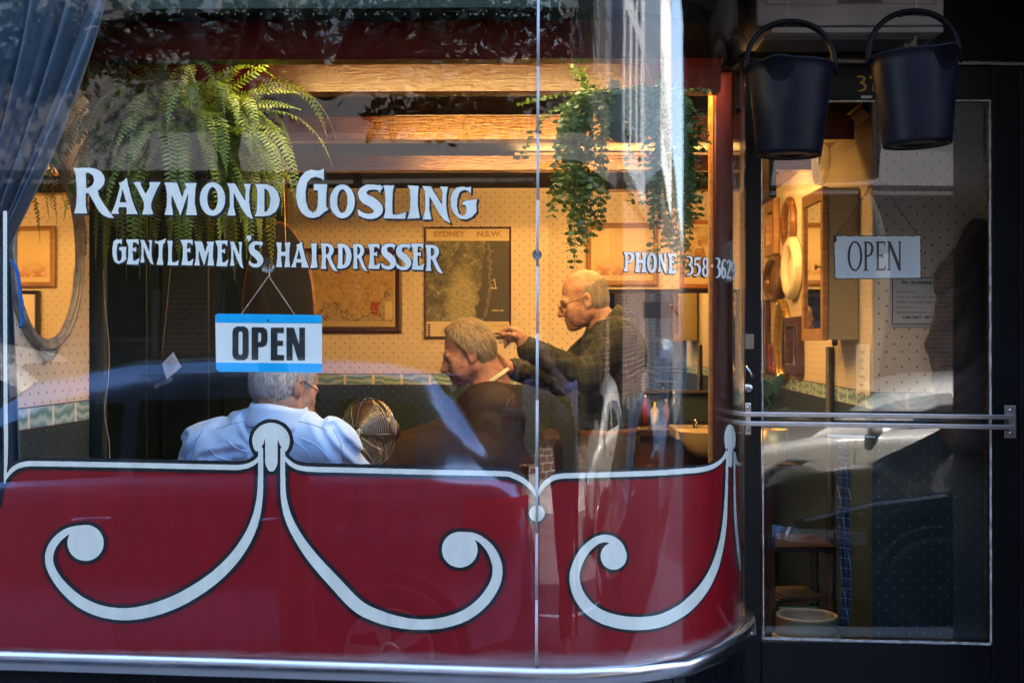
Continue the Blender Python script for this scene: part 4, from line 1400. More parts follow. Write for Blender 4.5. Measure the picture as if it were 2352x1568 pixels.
# ------------------------------------------------------------------ air conditioner box over the doorway
M_ACW = mat('aged_white_enamel', (0.25, 0.235, 0.245), 0.45, var=0.12, scale=7)
M_RUST = mat('rust', (0.12, 0.04, 0.015), 0.9, var=0.5, scale=30)
ac = thing('air_conditioner', 'old off white air conditioner box with rusty edge above the door', 'air conditioner', P(1950, 75, 0.46))
lo, hi = pbox(1738, -110, 2170, 60, 0.46, 0.70)
MB().box(lo, (hi[0], hi[1], min(hi[2], 2.718))).build('casing', M_ACW, ac, bevel=0.008)
MB().box(*pbox(1733, 61, 2168, 76, 0.452, 0.69)).build('base_tray', M_ACW, ac, bevel=0.004)
MB().box(*pbox(1760, -60, 2150, 10, 0.450, 0.4585)).build('front_panel', M_ACW, ac, bevel=0.004)
for k in range(3):
    MB().box(*pbox(1925, -6 + 5 * k, 2025, -3 + 5 * k, 0.4455, 0.4495)).build('vent_slat', M_INK, ac)
b0 = P(1745, 80, 0.46)
MB().box((b0.x + 0.02, 0.50, b0.z - 0.006), (hi[0] - 0.03, 0.66, b0.z + 0.008)).build('drip_tray', mat('dark_grey_metal', (0.05, 0.055, 0.065), 0.5, 0.4), ac)
X, Y = grid(1733, 1800, 50, 76, 1.0)
D = np.maximum(sd_poly(X, Y, [(1734, 52), (1778, 64), (1770, 75), (1734, 75)]) + 5 * wob2(X, Y, 0.25, 5), sd_poly(X, Y, [(1734, 62), (1800, 62), (1800, 75), (1734, 75)]))
V, Fs = contour_mesh(D, X, Y, lambda u, v: P(u, v, 0.4505))
mesh_obj('rust_patch', V, Fs, M_RUST, ac)
a, b = P(2090, 82, 0.48), P(2012, 142, 0.68)
m = MB()
v = (b - a)
m.add([a + Vector((-0.02, 0, 0)), a + Vector((0.02, 0, 0)), Vector((a.x + 0.02, 0.68, a.z)), Vector((a.x - 0.02, 0.68, a.z)), a + Vector((0.02, 0, -0.04)), Vector((a.x + 0.02, 0.68, a.z - 0.04))], [(0, 1, 2, 3), (1, 4, 5, 2)])
m.build('bracket', M_ACW, ac)
MB().tube([P(2083, 76, 0.56) + Vector((0, 0, 0.02)), P(2083, 116, 0.56)], 0.008, 10).build('drain_spout', M_ACW, ac, True)

# ================================================================== inside, near the door
M_TUB = mat('cream_ceramic', (0.22, 0.18, 0.11), 0.35, var=0.08)
yt = 1.02
tb = thing('round_tub', 'round cream tub standing on the floor inside the door glass', 'tub', P(1853, 1466, yt))
ct = P(1853, 1472, yt)
rt_ = 68 * S(yt)
MB().lathe([(0, 0), (rt_ * 0.98, 0), (rt_, 0.01), (rt_, 0.085), (rt_ + 0.003, 0.09), (rt_, 0.095), (rt_ - 0.008, 0.095), (rt_ - 0.009, 0.085), (rt_ - 0.010, 0.02), (0, 0.018)], 48, Matrix.Translation((ct.x, yt, ct.z))).build('bowl', M_TUB, tb, True)
MB().lathe([(rt_ + 0.001, 0.0), (rt_ + 0.014, 0.002), (rt_ + 0.014, 0.028), (rt_ + 0.001, 0.03)], 48, Matrix.Translation((ct.x - 0.004, yt, ct.z))).build('foot_ring', M_TUB, tb, True)
ys = 1.22
st = thing('wooden_stand', 'low turned wood stand behind the cream tub inside the door', 'stand', P(1836, 1430, ys))
zb, zt_ = P(0, 1440, ys).z, P(0, 1262, ys).z
for px_ in (1768, 1908):
    for dy in (0.0, 0.26):
        x = P(px_, 1300, ys).x
        MB().lathe([(0.018, ZF - zb + zb), (0.02, ZF + 0.04), (0.013, ZF + 0.06), (0.02, zb + 0.06), (0.022, zb + 0.10), (0.016, zb + 0.12), (0.02, zt_ - 0.02), (0.021, zt_)], 14, Matrix.Translation((x, ys + dy, 0))).build('leg', M_DKWOOD, st, True)
x0, x1 = P(1768, 0, ys).x, P(1908, 0, ys).x
MB().box((x0 + 0.015, ys - 0.01, zb - 0.008), (x1 - 0.015, ys + 0.27, zb + 0.012)).build('shelf', M_DKWOOD, st, bevel=0.003)
MB().box((x0 - 0.015, ys - 0.02, zt_ + 0.001), (x1 + 0.015, ys + 0.28, zt_ + 0.022)).build('top', mat('black_brown_wood', (0.012, 0.006, 0.004), 0.8, var=0.3, spec=0.1), st, bevel=0.003)
tag(MB().box((x0 + 0.03, ys, zb + 0.0135), (x1 - 0.035, ys + 0.24, zb + 0.085)).build('green_cushion', mat('bottle_green_vinyl', (0.010, 0.05, 0.022), 0.4, var=0.2), None, bevel=0.012), 'bottle green cushion lying on the lower shelf of the stand', 'cushion')
mg = thing('magazine_pile', 'pile of worn magazines on the green cushion in the stand', 'magazines', ((x0 + x1) / 2, ys, zb + 0.087))
for k in range(4):
    MB().box((-0.075, -0.10, 0), (0.075, 0.10, 0.007), Matrix.Translation(((x0 + x1) / 2 - 0.02 + 0.01 * k, ys + 0.12, zb + 0.087 + 0.0078 * k)) @ Matrix.Rotation(0.12 * (k - 1.5), 4, 'Z')).build('magazine', mat('magazine_%d' % k, [(0.05, 0.017, 0.010), (0.05, 0.03, 0.018), (0.03, 0.012, 0.008), (0.045, 0.03, 0.018)][k], 0.7, spec=0.2), mg)
# plaid cloth hanging inside


def plaid(name, base, l1, l2, sc, d1, d2):
    m, nt, N, L, b = nodes_of(name)
    tc = N.new('ShaderNodeTexCoord')
    last = None
    mixc = None
    for i, (dr, c, w) in enumerate(((d1, l1, 0.30), (d2, l1, 0.30), (d1, l2, 0.07), (d2, l2, 0.07))):
        dt = N.new('ShaderNodeVectorMath'); dt.operation = 'DOT_PRODUCT'
        dt.inputs[1].default_value = Vector(dr) * sc
        L.new(tc.outputs['Object'], dt.inputs[0])
        ad = N.new('ShaderNodeMath'); ad.operation = 'ADD'
        ad.inputs[1].default_value = 0.0 if i < 2 else 0.55
        L.new(dt.outputs['Value'], ad.inputs[0])
        fr_ = N.new('ShaderNodeMath'); fr_.operation = 'FRACT'
        L.new(ad.outputs[0], fr_.inputs[0])
        lt = N.new('ShaderNodeMath'); lt.operation = 'LESS_THAN'
        lt.inputs[1].default_value = w
        L.new(fr_.outputs[0], lt.inputs[0])
        f = N.new('ShaderNodeMath'); f.operation = 'MULTIPLY'
        f.inputs[1].default_value = 0.5 if i < 2 else 0.75
        L.new(lt.outputs[0], f.inputs[0])
        mx = N.new('ShaderNodeMix'); mx.data_type = 'RGBA'
        L.new(f.outputs[0], mx.inputs[0])
        if mixc is None:
            mx.inputs[6].default_value = (*base, 1)
        else:
            L.new(mixc, mx.inputs[6])
        mx.inputs[7].default_value = (*c, 1)
        mixc = mx.outputs[2]
    L.new(mixc, b.inputs['Base Color'])
    b.inputs['Roughness'].default_value = 0.85
    return m


yp = 1.12
rows = []
for k in range(28):
    y = 1010 + k * 15.8
    r = []
    for j in range(9):
        x = 1926 + 3 * math.sin(k * 0.35) + j * 3.3 - 3 * math.sin(k * 0.22 + 1)
        q = P(x, y, yp)
        q.y += 0.012 * math.sin(j * 1.9 + k * 0.2)
        r.append(q)
    rows.append(r)
o = MB().sheet(rows).build('plaid_cloth', plaid('blue_plaid', (0.012, 0.02, 0.05), (0.02, 0.045, 0.10), (0.25, 0.30, 0.38), 28, (1, 0, 0.15), (0.15, 0, 1)), None, True)
sm = o.modifiers.new('thick', 'SOLIDIFY'); sm.thickness = 0.003
tag(o, 'narrow blue plaid cloth hanging down beside the stand inside the door', 'cloth')
tag(MB().tube([P(1900, 1000, yp), P(2010, 1004, yp)], 0.005, 8).build('cloth_rail', M_STEEL), 'short steel rail that carries the blue plaid cloth', 'rail')

# price list on the dotted panel, and the small list on the side wall
YP = 1.3805
pl = thing('price_list', 'printed price list in a black border on the dotted panel behind the door', 'notice', P(2110, 750, YP))
MB().box(*pbox(2045, 633, 2192, 749, YP - 0.002, YP)).build('sheet', mat('grey_paper', (0.55, 0.57, 0.58), 0.8, var=0.04), pl)
for (x0, y0, x1, y1) in ((2049, 637, 2188, 639), (2049, 743, 2188, 745), (2049, 639.3, 2051, 742.7), (2186, 639.3, 2188, 742.7)):
    MB().box(*pbox(x0, y0, x1, y1, YP - 0.0028, YP - 0.0021)).build('border', M_INK, pl)


def wtext(txt, px, py, h, Y_, par, align='LEFT', m=None, bold=0.0, sx=1.0, shear=0.0):
    return text_mesh(txt, h * S(Y_), frame_M(P(px, py, Y_), (1, 0, 0), (0, 0, 1)), m or M_INK, par, 'lettering', align, shear, bold, sx)


wtext('Price List (including G.S.T.)', 2118, 648, 8.5, YP - 0.0026, pl, 'CENTER', bold=0.0006)
MB().box(*pbox(2074, 652.5, 2163, 653.3, YP - 0.0026, YP - 0.0022)).build('underline', M_INK, pl)
for k, s_ in enumerate(("Men's haircut......................", 'Crew cut, shaved with clippers......', 'Defence personnel & Aged pensioners', 'Beard trim........................', 'Shampoo and haircut................')):
    wtext(s_, 2059, 670 + 11.8 * k, 7.6, YP - 0.0026, pl)
wtext('CASH ONLY - NO CARDS', 2118, 729, 7.8, YP - 0.0026, pl, 'CENTER', bold=0.0006)

# ================================================================== pictures and maps on the back wall
def frame_box(par, x0, y0, x1, y1, Y_, w, d, m, name='frame'):
    """Four mitred frame bars round a photograph rectangle (outer edge), w in photograph pixels."""
    A = [P(x0, y0, Y_), P(x1, y0, Y_), P(x1, y1, Y_), P(x0, y1, Y_)]
    B = [P(x0 + w, y0 + w, Y_), P(x1 - w, y0 + w, Y_), P(x1 - w, y1 - w, Y_), P(x0 + w, y1 - w, Y_)]
    mb = MB()
    back = Vector((0, d, 0))
    fw = Vector((0, -d * 0.25, 0))
    for i in range(4):
        j = (i + 1) % 4
        a, b, c_, e = A[i], A[j], B[j], B[i]
        mid1, mid2 = (a * 0.6 + e * 0.4) + fw, (b * 0.6 + c_ * 0.4) + fw
        mb.add([a, b, mid2, mid1, c_, e, a + back, b + back, c_ + back * 0.5, e + back * 0.5], [(0, 1, 2, 3), (3, 2, 4, 5), (1, 0, 6, 7), (5, 4, 8, 9)])
    return mb.build(name, m, par)


def print_mat(name, fn, rough=0.5):
    m, nt, N, L, b = nodes_of(name)
    geo = N.new('ShaderNodeNewGeometry')
    sp = N.new('ShaderNodeSeparateXYZ')
    L.new(geo.outputs['Position'], sp.inputs[0])

    class H:
        pos = geo.outputs['Position']
        x, y, z = sp.outputs

        @staticmethod
        def math(op, a, b_=None):
            n = N.new('ShaderNodeMath'); n.operation = op
            for i, v in enumerate((a, b_)):
                if v is None:
                    continue
                if isinstance(v, (int, float)):
                    n.inputs[i].default_value = v
                else:
                    L.new(v, n.inputs[i])
            return n.outputs[0]

        @staticmethod
        def noise(sc, det=4, rough_=0.5, dist=0.0):
            n = N.new('ShaderNodeTexNoise')
            n.inputs['Scale'].default_value = sc
            n.inputs['Detail'].default_value = det
            n.inputs['Roughness'].default_value = rough_
            n.inputs['Distortion'].default_value = dist
            L.new(geo.outputs['Position'], n.inputs[0])
            return n.outputs[0]

        @staticmethod
        def voro(sc):
            n = N.new('ShaderNodeTexVoronoi')
            n.feature = 'DISTANCE_TO_EDGE'
            n.inputs['Scale'].default_value = sc
            n2 = N.new('ShaderNodeTexNoise')
            n2.inputs['Scale'].default_value = sc * 1.7
            n2.inputs['Detail'].default_value = 5
            L.new(geo.outputs['Position'], n2.inputs[0])
            mx = N.new('ShaderNodeMix'); mx.data_type = 'RGBA'; mx.inputs[0].default_value = 0.12
            L.new(geo.outputs['Position'], mx.inputs[6]); L.new(n2.outputs[1], mx.inputs[7])
            L.new(mx.outputs[2], n.inputs[0])
            return n.outputs[0]

        @staticmethod
        def step(v, a, b_):
            n = N.new('ShaderNodeMapRange')
            n.inputs['From Min'].default_value, n.inputs['From Max'].default_value = a, b_
            L.new(v, n.inputs[0])
            return n.outputs[0]

        @staticmethod
        def mix(f, c1, c2):
            n = N.new('ShaderNodeMix'); n.data_type = 'RGBA'
            if isinstance(f, (int, float)):
                n.inputs[0].default_value = f
            else:
                L.new(f, n.inputs[0])
            for i, c in ((6, c1), (7, c2)):
                if isinstance(c, tuple):
                    n.inputs[i].default_value = (*c, 1)
                else:
                    L.new(c, n.inputs[i])
            return n.outputs[2]
    L.new(fn(H), b.inputs['Base Color'])
    b.inputs['Roughness'].default_value = rough
    return m


YB = 3.982
# ---- satellite map of the coast
cx0 = P(1094, 640, YB).x


def sydney(H):
    coast = H.math('ADD', H.math('SUBTRACT', H.x, cx0), H.math('MULTIPLY', H.math('SUBTRACT', H.noise(9, 6, 0.6), 0.5), 0.16))
    coast = H.math('SUBTRACT', coast, H.math('MULTIPLY', H.math('SUBTRACT', H.z, 1.85), 0.16))
    rel = H.noise(22, 8, 0.65)
    land = H.mix(H.step(rel, 0.35, 0.65), (0.03, 0.035, 0.02), (0.15, 0.15, 0.08))
    gx = H.math('MULTIPLY', H.math('ADD', H.math('SUBTRACT', H.x, cx0), 0.085), 9.0)
    gz = H.math('MULTIPLY', H.math('SUBTRACT', H.z, 1.83), 3.6)
    rr = H.math('ADD', H.math('MULTIPLY', gx, gx), H.math('MULTIPLY', gz, gz))
    city = H.math('MULTIPLY', H.step(H.math('ADD', rr, H.math('MULTIPLY', H.noise(24, 6, 0.7), 0.9)), 1.35, 0.75), 0.8)
    land = H.mix(city, land, H.mix(H.step(H.noise(60, 6, 0.7), 0.38, 0.62), (0.20, 0.20, 0.10), (0.50, 0.46, 0.26)))
    riv = H.step(H.voro(11), 0.022, 0.008)
    land = H.mix(H.math('MULTIPLY', riv, 0.75), land, (0.42, 0.36, 0.19))
    sea = H.mix(H.noise(3), (0.022, 0.022, 0.026), (0.035, 0.034, 0.038))
    return H.mix(H.step(coast, -0.003, 0.003), land, sea)


mp1 = thing('satellite_map', 'framed dark satellite map headed SYDNEY N.S.W. on the back wall', 'map', P(1074, 776, YB))
frame_box(mp1, 975, 521, 1174, 777, YB, 4.5, 0.016, M_DKWOOD)
MB().box(*pbox(979, 525, 1170, 773, YB + 0.003, YB + 0.012)).build('sheet', mat('cream_paper', (0.66, 0.55, 0.34), 0.6, var=0.04), mp1)
MB().box(*pbox(979.5, 553, 1169.5, 738, YB + 0.0015, YB + 0.0026)).build('map_print', print_mat('coast_map', sydney), mp1)
M_FADED = mat('faded_brown_ink', (0.42, 0.26, 0.10), 0.7)
wtext('SYDNEY     N.S.W.', 1074, 538, 17, YB + 0.0012, mp1, 'CENTER', M_FADED, bold=0.002, sx=1.15)
M_MAPTX = mat('pale_map_ink', (0.55, 0.48, 0.30), 0.7)
wtext('TASMAN  SEA', 1143, 713, 4.6, YB + 0.0012, mp1, 'CENTER', M_MAPTX, bold=0.001)
wtext('SYDNEY', 1127, 662, 4.0, YB + 0.0012, mp1, 'LEFT', M_MAPTX, bold=0.001)
for k in range(5):
    MB().box(*pbox(982, 744 + 6 * k, 988.5, 748.5 + 6 * k, YB + 0.0012, YB + 0.0028)).build('legend_box', mat('legend_print', (0.05, 0.06, 0.05), 0.6), mp1)
rnd = random.Random(4)
tk = MB()
for k in range(34):
    y = 560 + k * 5.2
    x = 1122 - 14 * max(0, (y - 680) / 60) + rnd.uniform(-4, 2)
    a, b = pbox(x, y, x + rnd.uniform(4, 11), y + 1.1, YB + 0.0012, YB + 0.0014)
    tk.box(a, b)
tk.build('place_names', M_MAPTX, mp1)['kind'] = 'stuff'
for k, x in enumerate((1020, 1060, 1120, 1145)):
    MB().box(*pbox(x, 748, x + 20, 749.2, YB + 0.0012, YB + 0.0016)).build('legend_line', M_FADED, mp1)
m = MB()
a = P(1135, 640, YB + 0.0012)
m.add([a + Vector((-0.004, 0, 0)), a + Vector((0.004, 0, 0)), a + Vector((0.012, 0, -0.055)), a + Vector((0.008, 0, -0.055))], [(0, 3, 2, 1)])
m.build('north_arrow', M_MAPTX, mp1)

# ---- antique map
def antique(H):
    n = H.noise(5.5, 7, 0.6, 0.4)
    land = H.mix(H.step(H.noise(30, 6, 0.7), 0.35, 0.65), (0.40, 0.25, 0.08), (0.52, 0.36, 0.14))
    sea = H.mix(H.noise(14, 4), (0.36, 0.27, 0.12), (0.42, 0.33, 0.17))
    k = H.math('SUBTRACT', H.math('ADD', n, H.math('MULTIPLY', H.math('SUBTRACT', H.z, 1.78), 0.9)), 0.47)
    c = H.mix(H.step(k, -0.004, 0.004), sea, land)
    c = H.mix(H.math('MULTIPLY', H.step(H.math('ABSOLUTE', k), 0.014, 0.004), 0.9), c, (0.07, 0.035, 0.012))
    c = H.mix(H.math('MULTIPLY', H.step(H.voro(14), 0.03, 0.010), 0.7), c, (0.12, 0.06, 0.02))
    return c


mp2 = thing('antique_map', 'framed ochre antique map partly behind the dark oval mirror', 'map', P(812, 764, YB))
frame_box(mp2, 700, 570, 923, 765, YB, 15, 0.022, M_DKWOOD)
MB().box(*pbox(712, 582, 911, 753, YB + 0.004, YB + 0.012)).build('sheet', mat('tan_paper', (0.50, 0.38, 0.18), 0.6, var=0.06), mp2)
MB().box(*pbox(716, 586, 903, 738, YB + 0.0028, YB + 0.0037)).build('map_print', print_mat('old_map', antique), mp2)
M_ORN = mat('red_ornament', (0.36, 0.05, 0.025), 0.6, var=0.4, scale=60)
rnd = random.Random(9)
X, Y = grid(842, 882, 688, 732, 1.0)
D = np.minimum.reduce([sd_ell(X, Y, 863 + rnd.uniform(-9, 9), 712 + rnd.uniform(-16, 14), rnd.uniform(2, 5), rnd.uniform(2, 6)) for _ in range(14)]) + 0.8 * wob2(X, Y, 0.6)
V, Fs = contour_mesh(D, X, Y, lambda a, b: P(a, b, YB + 0.0022))
mesh_obj('cartouche', V, Fs, M_ORN, mp2)
MB().box(*pbox(884, 692, 901, 734, YB + 0.0022, YB + 0.0027)).build('title_box', mat('pale_tan', (0.56, 0.45, 0.24), 0.6), mp2)

# ---- two framed prints on the right
YR = 4.13


def redprint(H):
    c = H.mix(H.step(H.noise(11, 5, 0.6, 0.8), 0.42, 0.58), (0.60, 0.42, 0.20), (0.42, 0.12, 0.05))
    c = H.mix(H.step(H.noise(23, 3, 0.5, 0.4), 0.56, 0.62), c, (0.66, 0.52, 0.30))
    return H.mix(H.step(H.z, 2.02, 2.12), c, (0.68, 0.52, 0.28))


pr1 = thing('wide_print', 'wide red brown street print in a honey wood frame above the mirror', 'picture', P(1428, 655, YR))
frame_box(pr1, 1346, 512, 1512, 656, YR, 12, 0.022, M_LTWOOD)
MB().box(*pbox(1357, 523, 1501, 645, YR + 0.004, YR + 0.012)).build('mount', mat('cream_mount', (0.66, 0.53, 0.31), 0.6, var=0.03), pr1)
MB().box(*pbox(1366, 530, 1493, 632, YR + 0.0028, YR + 0.0037)).build('print', print_mat('street_print', redprint), pr1)


def sepia(H):
    return H.mix(H.step(H.noise(16, 4, 0.6), 0.4, 0.62), (0.62, 0.46, 0.22), (0.40, 0.24, 0.08))


pr2 = thing('portrait_print', 'tall sepia portrait print in an orange wood frame beside the timber post', 'picture', P(1605, 660, YR))
frame_box(pr2, 1562, 505, 1650, 662, YR, 10, 0.022, mat('orange_wood', (0.40, 0.16, 0.04), 0.4, var=0.3, scale=9, stretch=(1, 1, 8)))
MB().box(*pbox(1571, 514, 1641, 653, YR + 0.004, YR + 0.012)).build('mount', MATS['cream_mount'], pr2)
MB().box(*pbox(1581, 521, 1634, 634, YR + 0.0028, YR + 0.0037)).build('print', print_mat('portrait_ground', sepia), pr2)
X, Y = grid(1590, 1630, 540, 625, 1.0)
D = np.minimum.reduce([sd_ell(X, Y, 1607, 558, 6, 8), sd_poly(X, Y, [(1598, 570), (1617, 570), (1624, 595), (1620, 622), (1594, 622), (1590, 595)])])
V, Fs = contour_mesh(D, X, Y, lambda a, b: P(a, b, YR + 0.0022))
mesh_obj('figure', V, Fs, mat('sepia_ink', (0.30, 0.16, 0.05), 0.6, var=0.3, scale=40), pr2)

# ---- large dark framed wall mirror over the basin
mr_ = thing('wall_mirror', 'wide dark framed mirror under the prints behind the barber', 'mirror', P(1510, 905, YR))
frame_box(mr_, 1385, 664, 1700, 905, YR - 0.01, 9, 0.03, mat('charcoal_frame', (0.02, 0.02, 0.024), 0.4))
MB().box(*pbox(1392, 671, 1694, 899, YR + 0.004, YR + 0.012)).build('silvering', M_MIRROR, mr_)

# ---- shelf counter with basin, tap and a few bottles
YC = 3.45
zc = P(0, 985, YC).z
ct_ = thing('counter', 'dark wall counter carrying the wash basin behind the barber', 'counter', (0.9, 3.9, ZF))
MB().box((P(1380, 0, YC).x, YC, zc - 0.04), (1.34, 4.15, zc)).build('top', mat('dark_laminate', (0.025, 0.016, 0.012), 0.3, var=0.2), ct_, bevel=0.004)
MB().box((P(1390, 0, YC).x, YC + 0.06, ZF), (1.33, 4.15, zc - 0.043)).build('cabinet', M_DKWOOD, ct_)
ba = thing('wash_basin', 'small cream wash basin with a chrome tap under the right hand mirror', 'basin', P(1612, 1050, 3.0))
bc = P(1618, 990, 3.05)
s3 = S(3.05)
prof = [(0, -60 * s3), (20 * s3, -58 * s3), (40 * s3, -44 * s3), (55 * s3, -20 * s3), (60 * s3, -2 * s3), (62 * s3, 0), (60 * s3, 2 * s3), (56 * s3, 0), (50 * s3, -14 * s3), (30 * s3, -34 * s3), (0, -40 * s3)]
MB().lathe(prof, 40, Matrix.Translation(bc) @ Matrix.Diagonal((1.0, 0.85, 1, 1))).build('bowl', mat('cream_porcelain', (0.62, 0.52, 0.38), 0.2, var=0.04), ba, True)
MB().box((bc.x - 60 * s3, bc.y + 40 * s3, bc.z - 0.05), (bc.x + 60 * s3, YC + 0.02, bc.z + 0.006)).build('deck', MATS['cream_porcelain'], ba, bevel=0.006)
tp = Vector((bc.x - 14 * s3, bc.y + 52 * s3, bc.z))
MB().lathe([(0.012, 0), (0.012, 0.02), (0.008, 0.03), (0.010, 0.05), (0, 0.056)], 14, Matrix.Translation(tp)).tube([tp + Vector((0, 0, 0.035)), tp + Vector((0, -0.03, 0.05)), tp + Vector((0, -0.06, 0.04)), tp + Vector((0, -0.065, 0.02))], 0.006, 8).build('tap', M_CHROME, ba, True)
rnd = random.Random(3)
bl = [('tall dark bottle', 1445, (0.02, 0.015, 0.01)), ('clear green tonic bottle', 1466, (0.03, 0.10, 0.04)), ('red tonic bottle', 1482, (0.30, 0.02, 0.015)), ('white lotion bottle', 1504, (0.6, 0.58, 0.5)), ('amber bottle', 1530, (0.25, 0.10, 0.02)), ('squat blue jar', 1548, (0.03, 0.06, 0.15))]
for k, (nm, px_, col) in enumerate(bl):
    p = P(px_, 960, 3.85)
    h = rnd.uniform(0.13, 0.2)
    r = rnd.uniform(0.018, 0.026)
    t = thing('bottle', nm + ' standing on the counter before the wall mirror', 'bottle', (p.x, 3.85, zc), 'bottles on the counter')
    MB().lathe([(0, 0), (r, 0), (r, h * 0.65), (r * 0.45, h * 0.8), (r * 0.4, h * 0.9)], 16, Matrix.Translation((p.x, 3.85, zc + 0.0005))).build('body', mat('bottle_%d' % k, col, 0.15), t, True)
    MB().lathe([(r * 0.5, h * 0.9), (r * 0.5, h), (0, h)], 12, Matrix.Translation((p.x, 3.85, zc + 0.001))).build('cap', M_STEEL, t, True)

# ================================================================== the right wall: mirrors, clock, cabinet
KW = (XA - XB) / (4.158 - 1.39)
DW = Vector((KW, 1, 0)).normalized()          # along the wall, away from the street
NW = Vector((-DW.y, DW.x, 0))                  # into the room


def RW(px, py, off=0.0):
    dx = (px - 1176.0) / F
    x, y = dx * CY - SY, dx * SY + CY
    # CAM.x + t x = XB - off + (CAM.y + t y - 1.39) * KW
    t = (XB - off + (CAM.y - 1.39) * KW - CAM.x) / (x - y * KW)
    return Vector((CAM.x + t * x, CAM.y + t * y, CAM.z - t * (py - 784) / F)), t / F


def wall_oval(name, label, cat, px, py, hpx, wpx, fm, fw, fd, glass, bead=False):
    c, s = RW(px, py)
    h = hpx / 2 * s
    a, _ = RW(px - wpx / 2, py)
    b, _ = RW(px + wpx / 2, py)
    w = (a - b).length / 2
    t = thing(name, label, cat, c - Vector((0, 0, h)))
    M0 = frame_M(c + NW * 0.004, -DW, (0, 0, 1))
    if M0.col[2].to_3d().dot(NW) < 0:
        M0 = frame_M(c + NW * 0.004, DW, (0, 0, 1))
    n = 48
    rows = []
    for (k, z) in ((1.0, 0.0), (1.0, fd * 0.7), (1 - fw * 0.35, fd), (1 - fw * 0.75, fd * 0.85), (1 - fw, fd * 0.35)):
        rows.append([M0 @ Vector(((w - (1 - k) * w * 1.0) * math.cos(q), (h - (1 - k) * w) * math.sin(q), z)) for q in np.linspace(0, 2 * math.pi, n + 1)])
    MB().sheet(rows).build('frame', fm, t, True)
    if bead:
        m = MB()
        for q in np.linspace(0, 2 * math.pi, 44, endpoint=False):
            m.lathe([(0, -0.007), (0.005, -0.004), (0.006, 0), (0.005, 0.004), (0, 0.007)], 6, M0 @ Matrix.Translation((w * 0.97 * math.cos(q), (h - w * 0.03) * math.sin(q), fd)))
        bd = m.build('beading', fm, t, True)
        bd['kind'] = 'stuff'
    poly = [(w * (1 - fw) * math.cos(q), (h - fw * w) * math.sin(q)) for q in np.linspace(0, 2 * math.pi, n, endpoint=False)]
    MB().prism(poly, M0 @ Matrix.Translation((0, 0, fd * 0.2)), fd * 0.12).build('mirror_glass', glass, t)
    return t


def wall_frame(name, label, cat, x0, y0, x1, y1, fm, fw, fd, inner):
    c, s = RW((x0 + x1) / 2, (y0 + y1) / 2)
    a, _ = RW(x0, 0)
    b, _ = RW(x1, 0)
    w, h = (Vector((a.x, a.y, 0)) - Vector((b.x, b.y, 0))).length / 2, (y1 - y0) / 2 * s
    t = thing(name, label, cat, c - Vector((0, 0, h)))
    M0 = frame_M(c + NW * 0.004, DW, (0, 0, 1))
    if M0.col[2].to_3d().dot(NW) < 0:
        M0 = frame_M(c + NW * 0.004, -DW, (0, 0, 1))
    m = MB()
    f = fw * min(w, h)
    m.box((-w, -h, 0), (-w + f, h, fd), M0).box((w - f, -h, 0), (w, h, fd), M0).box((-w + f, h - f, 0), (w - f, h, fd), M0).box((-w + f, -h, 0), (w - f, -h + f, fd), M0)
    m.build('frame', fm, t, bevel=0.003)
    MB().box((-w + f, -h + f, 0.002), (w - f, h - f, fd * 0.4), M0).build('mirror_glass', inner, t)
    return t


M_BRASS = mat('gilt', (0.50, 0.32, 0.07), 0.35, 0.7, var=0.2, scale=40)
M_CERW = mat('white_ceramic', (0.74, 0.68, 0.54), 0.2, var=0.04)
M_COPPER = mat('brown_copper', (0.22, 0.13, 0.08), 0.35, 0.6, var=0.3, scale=12)
wall_frame('carved_mirror', 'carved pale wood framed mirror nearest the back corner of the right wall', 'mirror', 1768, 462, 1791, 588, M_LTWOOD, 0.42, 0.03, M_MIRROR)
wall_oval('oval_mirror', 'small brown wood oval mirror high on the right wall', 'mirror', 1818, 514, 122, 26, M_WOOD, 0.26, 0.03, M_MIRROR)
wall_oval('white_oval_mirror', 'glossy white oval mirror on the right wall left of the cabinet', 'mirror', 1828, 616, 144, 31, M_CERW, 0.34, 0.045, M_MIRROR)
wall_oval('copper_bowl', 'round brown copper bowl hung on the right wall', 'bowl', 1791, 640, 106, 38, M_COPPER, 0.12, 0.05, mat('bowl_inside', (0.20, 0.13, 0.085), 0.4, 0.4))
wall_oval('gilt_mirror', 'tall gilt beaded oval mirror low on the right wall', 'mirror', 1804, 785, 196, 30, M_BRASS, 0.22, 0.03, M_MIRROR, True)
wall_frame('dark_mirror', 'dark wood framed mirror beside the gilt oval on the right wall', 'mirror', 1817, 728, 1848, 858, M_DKWOOD, 0.34, 0.035, M_MIRROR)
wall_frame('red_frame', 'small red wood frame low in the back corner of the right wall', 'picture', 1773, 790, 1786, 856, mat('red_lacquer', (0.26, 0.03, 0.015), 0.35), 0.4, 0.02, M_DKWOOD)
wall_frame('tall_frame', 'tall dark wood framed mirror in the back corner', 'mirror', 1757, 690, 1771, 850, M_DKWOOD, 0.4, 0.03, M_MIRROR)
ck = wall_oval('wall_clock', 'white round wall clock above the cabinet on the right wall', 'clock', 1893, 364, 122, 27, M_CERW, 0.08, 0.03, mat('clock_face', (0.70, 0.66, 0.56), 0.5))
c, s = RW(1893, 364)
MB().tube([c + NW * 0.02, c + NW * 0.02 + Vector((0, 0, 0.05))], 0.002, 5).tube([c + NW * 0.02, c + NW * 0.02 + DW * 0.035 + Vector((0, 0, -0.02))], 0.0025, 5).build('clock_hands', M_INK, ck)

